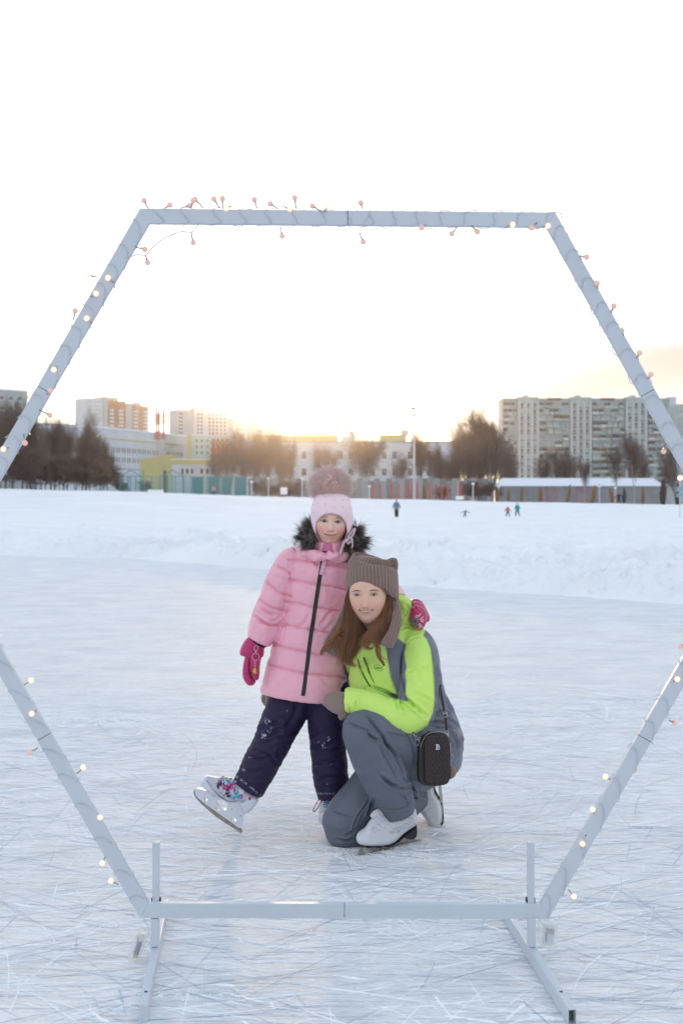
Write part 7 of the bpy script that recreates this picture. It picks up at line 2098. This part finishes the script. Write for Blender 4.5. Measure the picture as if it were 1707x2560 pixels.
ink = (.20, .21, .25); frm = V_[:, 1] < YB
def spiral(cx, cy, r, turns, a0, sg=1):
    t = np.linspace(0, turns * 2 * math.pi, 26); rr_ = r * (1 - t / t[-1] * .85)
    return [(cx + rr_[i_] * math.cos(a0 + sg * t[i_]), cy + rr_[i_] * math.sin(a0 + sg * t[i_])) for i_ in range(len(t))]
ornament = []
for x_, y_, r_, tn, a0, sg in ((775, 1330, 18, 1.2, 0, 1), (800, 1310, 24, 1, 2, -1), (838, 1300, 22, 1.3, 1, 1), (850, 1335, 16, 1.1, 3, -1), (880, 1290, 22, 1.2, 2, 1), (915, 1270, 26, 1.3, 0, -1), (950, 1250, 26, 1.2, 4, 1), (985, 1225, 22, 1.3, 1, -1), (960, 1190, 20, 1.1, 2, 1), (985, 1160, 18, 1.2, 0, -1), (930, 1165, 16, 1.0, 5, 1), (1000, 1255, 14, 1, 2, 1)):
    ornament.append([w6(p_)[0] for p_ in spiral(x_, y_, r_, tn, a0, sg)])
ornament += [w6((762, 1350), (820, 1340), (880, 1310), (950, 1285), (1010, 1250)), w6((900, 1180), (930, 1200), (980, 1200), (1010, 1170))]
mk_boot = mk("boot", V_, F_, leather, ws, smooth=True, col=cf)
bvh_b = BVHTree.FromPolygons(V_.tolist(), F_)
inkm = mat("printed_grey_ink", (.20, .21, .25), .5)
b = MB()
def on_s(bvh, pts, lift=.0003):
    out = []
    for a in pts:
        h = on_surface(bvh, a[0], a[1], lift)
        if h is not None: out.append(h)
    return out
for ln in ornament:
    pp_ = on_s(bvh_b, smooth_line(ln, 26) if len(ln) < 8 else ln, .0001)
    if len(pp_) > 3: add_wire(b, pp_, .0007, 4, 1)
wob = [w6((862 + k * 4.2, 1232 - k * 1.7 + (7 if k % 2 else -6) * (1.6 if k in (0, 4) else .8)))[0] for k in range(15)]
add_wire(b, on_s(bvh_b, wob, .0001), .0006, 4, 2)
b.build("printed_ornament", inkm, mk_boot, smooth=True)
# welt and sole, heel, blade
V_, F_, _ = inflate(w6((445, 1448), (500, 1462), (600, 1470), (700, 1462), (790, 1440), (850, 1400), (900, 1355), (960, 1310), (1018, 1262), (1020, 1285), (960, 1335), (905, 1375), (850, 1422), (790, 1460), (700, 1476), (590, 1482), (480, 1472), (448, 1460)), YB, .038, 4, 2, 3)
mk("sole", V_, F_, sole, ws, smooth=True)
plate(w6((885, 1372), (930, 1335), (1018, 1270), (1015, 1372), (950, 1392)), [], "heel", sole, .026, YB, ws)
bl = w6((448, 1545), (460, 1520), (478, 1480), (500, 1472), (503, 1530), (520, 1550), (560, 1545), (600, 1520), (598, 1480), (640, 1478), (655, 1510), (720, 1500), (810, 1475), (880, 1445), (925, 1425), (940, 1388), (975, 1385), (985, 1405), (1040, 1412), (1070, 1410), (1078, 1430), (1060, 1445), (960, 1470), (860, 1505), (740, 1545), (620, 1568), (520, 1572), (465, 1562), (450, 1552))
plate(bl, [], "blade", steel, .0028, YB, ws)
for x_ in (490, 620): MB().obox(P(*w6((x_, 1476))[0], YB), (.012, 0, 0), (0, .02, 0), (0, 0, .0015)).build("sole_plate", steel, ws)
MB().obox(P(*w6((955, 1386))[0], YB), (.012, 0, .003), (0, .018, 0), (0, 0, .0015)).build("sole_plate", steel, ws)
lace = mat("white_lace", (.72, .74, .82), .7); eyel = mat("dark_eyelet", (.03, .04, .07), .3)
eys = [(620, 1338), (663, 1320), (707, 1295), (746, 1263), (785, 1231), (823, 1196)]
far_ = [(535, 1290), (560, 1262), (590, 1228), (612, 1200), (635, 1172), (655, 1150)]
for k, (x_, y_) in enumerate(eys):
    h = on_surface(bvh_b, *w6((x_, y_))[0], .0002)
    if h is not None: mk("eyelet", *ball(tuple(h), (.0020, .0020, .0020), 10, 8), eyel, ws, smooth=True)
b = MB()
def lace_path(a, c2, r_=.0016, arch=.009):
    pts = []
    for t in np.linspace(0, 1, 9):
        x_ = a[0] + (c2[0] - a[0]) * t; y_ = a[1] + (c2[1] - a[1]) * t
        h = on_surface(bvh_b, *w6((x_, y_))[0], .0018)
        if h is None: h = pts[-1] + Vector((-.002, .004, .001)) if pts else None
        if h is not None: pts.append(h)
    if len(pts) > 2: add_wire(b, pts, r_, 6, 1)
for k in range(5):
    lace_path(eys[k], (far_[k][0], far_[k][1])); lace_path(eys[k], (far_[min(5, k + 1)][0] + 4, far_[min(5, k + 1)][1] + 6))
lace_path(eys[5], (690, 1165))
for a in (((560, 1262), (640, 1200), (700, 1235), (640, 1255)), ((590, 1230), (690, 1215), (730, 1250)), ((580, 1255), (610, 1300), (590, 1330))):
    pts = []
    for x_, y_ in smooth_line(list(a), 14):
        h = on_surface(bvh_b, *w6((x_, y_))[0], .005)
        if h is not None: pts.append(h)
    if len(pts) > 3: add_wire(b, pts, .0016, 6, 1)
b.build("laces", lace, ws, smooth=True)
V_, F_ = limb([w6((600, 1200))[0] + (YB - .01, 11, .7), w6((640, 1160))[0] + (YB - .012, 12, .7), w6((690, 1150))[0] + (YB - .008, 12, .7), w6((740, 1160))[0] + (YB, 8, .7)], 20, 20)
mk("tongue", V_, F_, mat("white_tongue", (.62, .63, .66), .6), ws, smooth=True)
# the skate stands turned: toe nearer the camera than the heel
def turn_skate(o):
    w = np.array(wloc(o))
    for ch in o.children:
        n_ = len(ch.data.vertices) if ch.type == 'MESH' else 0
        if n_:
            v = np.empty(n_ * 3); ch.data.vertices.foreach_get('co', v); v = v.reshape(-1, 3) + w
            q = proj(v); dY = np.clip((q[:, 0] - 895) / 160, -.15, 1.15) * .22 + 4.686 - YB
            ny = v[:, 1] + dY
            v2 = np.stack([(q[:, 0] - CX) / F * ny, ny, CAMZ - (q[:, 1] - HY) / F * ny], 1) - w
            ch.data.vertices.foreach_set('co', v2.ravel()); ch.data.update()
        for g in ch.children:
            n_ = len(g.data.vertices); v = np.empty(n_ * 3); g.data.vertices.foreach_get('co', v); v = v.reshape(-1, 3) + w
            q = proj(v); dY = np.clip((q[:, 0] - 895) / 160, -.15, 1.15) * .22 + 4.686 - YB
            ny = v[:, 1] + dY
            g.data.vertices.foreach_set('co', (np.stack([(q[:, 0] - CX) / F * ny, ny, CAMZ - (q[:, 1] - HY) / F * ny], 1) - w).ravel()); g.data.update()
turn_skate(ws)
# rear skate, toe down
ws2 = bpy.data.objects.new("ice_skate", None); COL.objects.link(ws2); ws2.parent = woman; ws2.location = P(1080, 2030, 5.16) - woman.location
YR = 5.16
V_, F_, _ = inflate(w6((1000, 1060), (1025, 1088), (1050, 1130), (1090, 1185), (1120, 1230), (1140, 1270), (1165, 1284), (1200, 1285), (1245, 1275), (1268, 1240), (1280, 1190), (1278, 1120), (1262, 1050), (1235, 990), (1205, 940), (1190, 880), (1100, 870), (1060, 930)), YR, .040, 14, 2.6, 3)
rb_ = mk("boot", V_, F_, leather, ws2, smooth=True, col=np.tile((.64, .66, .68), (len(V_), 1)))
bvh_r = BVHTree.FromPolygons(V_.tolist(), F_)
V_, F_, _ = inflate(w6((1186, 880), (1196, 878), (1215, 930), (1248, 990), (1272, 1050), (1287, 1120), (1288, 1190), (1275, 1245), (1255, 1272), (1250, 1262), (1268, 1235), (1276, 1180), (1276, 1120), (1262, 1052), (1236, 995), (1205, 940)), YR, .040, 3, 2, 2)
mk("sole", V_, F_, sole, ws2, smooth=True)
plate(w6((1235, 880), (1264, 880), (1272, 950), (1285, 1100), (1292, 1240), (1275, 1258), (1262, 1250), (1278, 1200), (1270, 1080), (1245, 980)), [], "blade", mat("bright_steel", (.5, .49, .47), .25, metal=.8), .0028, YR - .01, ws2)
b = MB(); eb = MB()
for k, (a, c2) in enumerate((((1035, 1080), (1113, 1000)), ((1048, 1105), (1128, 1030)), ((1062, 1130), (1152, 1068)), ((1078, 1152), (1169, 1106)), ((1092, 1172), (1180, 1146)), ((1104, 1186), (1186, 1184)))):
    for dd in (0, 18):
        pts = on_s(bvh_r, [w6((a[0] + (c2[0] - a[0]) * t, a[1] + dd * (1 - t) + (c2[1] - a[1]) * t))[0] for t in np.linspace(0, 1, 8)], .0015)
        if len(pts) > 3: add_wire(b, pts, .0014, 6, 1)
    h = on_surface(bvh_r, *w6(c2)[0], .0003)
    if h is not None: mk("eyelet", *ball(tuple(h), (.0018,) * 3, 10, 8), eyel, ws2, smooth=True)
b.build("laces", lace, ws2, smooth=True)

# ---------------------------------------------------------------- quilted shoulder bag
def bz8(x_, y_): return 1000 + x_ / 7.84, 1680 + y_ / 7.84
def b8(*pts): return [bz8(*p_) for p_ in pts]
YBG = 4.75
bag = thing("shoulder_bag", tuple(P(1085, 1900, YBG)), "small black quilted phone bag with a silver letter B hanging at the woman's hip", "bag")
lea = mat("brown_black_leather", rough=.42, attr=True, spec=.45, bump=.0002, bscale=500)
front = b8((465, 1400), (470, 1330), (500, 1270), (560, 1235), (650, 1222), (780, 1222), (880, 1240), (940, 1290), (958, 1370), (970, 1500), (978, 1800), (982, 2020), (960, 2120), (890, 2180), (780, 2205), (600, 2200), (510, 2170), (470, 2100), (462, 1900), (460, 1600))
def quiltb(pv, D):
    u = (pv[:, 0] - 1085 + (pv[:, 1] - 1860) * .72) / 11.2; v = (pv[:, 0] - 1085 - (pv[:, 1] - 1860) * .72) / 11.2
    fu, fv = np.abs(u - np.round(u)), np.abs(v - np.round(v))
    h = np.minimum(sstep(0, .22, fu), sstep(0, .22, fv))
    return .0028 * h * sstep(3, 5, D)
V_, F_, pv = inflate(front, YBG - .012, .010, 3, 1.25, 3, bulge=quiltb)
bf = mk("front_panel", V_, F_, lea, bag, smooth=True, col=np.tile((.030, .020, .020), (len(V_), 1)))
V_, F_, _ = inflate(b8((335, 1480), (380, 1350), (440, 1250), (540, 1190), (700, 1168), (840, 1180), (920, 1230), (965, 1310), (985, 1450), (988, 1800), (985, 2040), (960, 2140), (900, 2200), (760, 2232), (560, 2235), (420, 2200), (350, 2130), (328, 2000), (335, 1750)), YBG + .014, .024, 6, 2, 3)
mk("body", V_, F_, lea, bag, smooth=True, col=np.tile((.034, .023, .022), (len(V_), 1)))
b = MB(); pts = [P(*p_, YBG - .012) for p_ in smooth_line(b8((400, 1480), (430, 1380), (480, 1290), (560, 1215), (660, 1185), (780, 1180), (880, 1200), (935, 1260), (955, 1330)), 40)]
add_wire(b, pts, .0017, 6, 1); b.build("zip", mat("silver_zip", (.40, .39, .38), .3, metal=.8), bag, smooth=True)
b = MB(); pts = [P(*p_, YBG - .019) for p_ in smooth_line(front + front[:1], 90)]
add_wire(b, pts, .0011, 5, 1); b.build("piping", mat("black_piping", (.015, .01, .01), .4), bag, smooth=True)
# letter B: solid bars
b = MB()
def LB(x0, y0, x1, y1): 
    a, c2 = P(*bz8(x0, y1), YBG - .030), P(*bz8(x1, y0), YBG - .030); b.box(a.x, c2.x, a.y, a.y + .005, a.z, c2.z)
LB(710, 1425, 730, 1528); LB(696, 1425, 711, 1441); LB(696, 1513, 711, 1528); LB(730, 1425, 762, 1440); LB(730, 1468, 766, 1483); LB(730, 1513, 766, 1528); LB(756, 1440, 772, 1468); LB(760, 1483, 776, 1514)
b.build("letter", mat("polished_silver", (.75, .78, .8), .18, metal=.6), bag)
def band(name, ln, w_, m, parent, th_=.0012, n=40):
    c_2 = catmull([tuple(P(*q_)) for q_ in ln], n)
    T = np.gradient(c_2, axis=0); T /= np.linalg.norm(T, axis=1)[:, None]
    sd_ = np.cross(T, [0, -1, 0]); sd_ /= np.linalg.norm(sd_, axis=1)[:, None]; nn = np.cross(sd_, T)
    V_ = np.stack([c_2 - sd_ * w_ / 2 - nn * th_, c_2 - sd_ * w_ / 2 + nn * th_, c_2 + sd_ * w_ / 2 + nn * th_, c_2 + sd_ * w_ / 2 - nn * th_], 1).reshape(-1, 3)
    F_ = [(i_ * 4 + j_, i_ * 4 + (j_ + 1) % 4, (i_ + 1) * 4 + (j_ + 1) % 4, (i_ + 1) * 4 + j_) for i_ in range(n - 1) for j_ in range(4)]
    return mk(name, V_, F_, m, parent)
strap_m = mat("strap_leather", (.028, .018, .018), .45)
stp = band("strap", [(*bz8(908, 1170), YBG), (*bz8(885, 900), YBG + .0), (*bz8(860, 760), YBG + .01), (*bz8(825, 560), YBG + .04), (*bz8(800, 380), YBG + .09), (*bz8(792, 280), YBG + .13), (*bz8(760, 100), YBG + .22)], .0095, strap_m, bag)
band("strap", [(*bz8(235, 1110), YBG - .01), (*bz8(245, 1165), YBG - .01), (*bz8(262, 1200), YBG - .01)], .011, strap_m, bag)
b = MB(); cb = P(*bz8(888, 838), YBG - .004); w_, h_ = .0072, .0095
for (dx0, dz0), (dx1, dz1) in (((-1, -1), (-1, 1)), ((-1, 1), (1, .9)), ((1, .9), (1, -1)), ((1, -1), (-1, -1)), ((-1, .35), (1, .25))):
    b.rod(cb + Vector((dx0 * w_, 0, dz0 * h_)), cb + Vector((dx1 * w_, 0, dz1 * h_)), .0011)
b.build("buckle", silver, bag, smooth=True)
def pxring(x_, y_, rx, rz, nm="ring", r_=.0009, Y_=YBG - .008):
    b = MB(); ring(b, P(*bz8(x_, y_), Y_), rx / 7.84 * Y_ / F, rz / 7.84 * Y_ / F, r_); b.build(nm, silver, bag, smooth=True)
pxring(915, 1185, 42, 28); pxring(255, 1180, 26, 24); pxring(335, 1385, 45, 60); pxring(1005, 1690, 36, 62); pxring(375, 1310, 18, 28)
b = MB()
for a, c2, r_ in (((270, 1210), (285, 1300), .0016), ((285, 1300), (300, 1340), .0012), ((300, 1240), (335, 1320), .0012), ((930, 1215), (950, 1330), .0016), ((975, 1400), (985, 1500), .0014), ((985, 1500), (988, 1640), .0013)):
    b.rod(P(*bz8(*a), YBG - .006), P(*bz8(*c2), YBG - .006), r_)
b.build("clasp", silver, bag, smooth=True)
for k in range(4): pxring(985 + (6 if k % 2 else -4), 1770 + k * 24, 9, 15, "chain_link", .0006)
V_, F_, _ = inflate(b8((975, 1850), (1030, 1850), (1075, 1880), (1100, 1950), (1095, 2010), (1065, 2060), (1020, 2095), (975, 2100), (960, 1980)), YBG + .03, .006, 4, 2, 3)
mk("leather_tag", V_, F_, mat("tan_leather", (.27, .185, .13), .5), bag, smooth=True)
b = MB(); p0 = P(*bz8(560, 1180), YBG - .004)
b.obox(p0, (.0045, 0, .001), (0, .004, 0), (-.001, 0, .004)).build("loop", strap_m, bag)
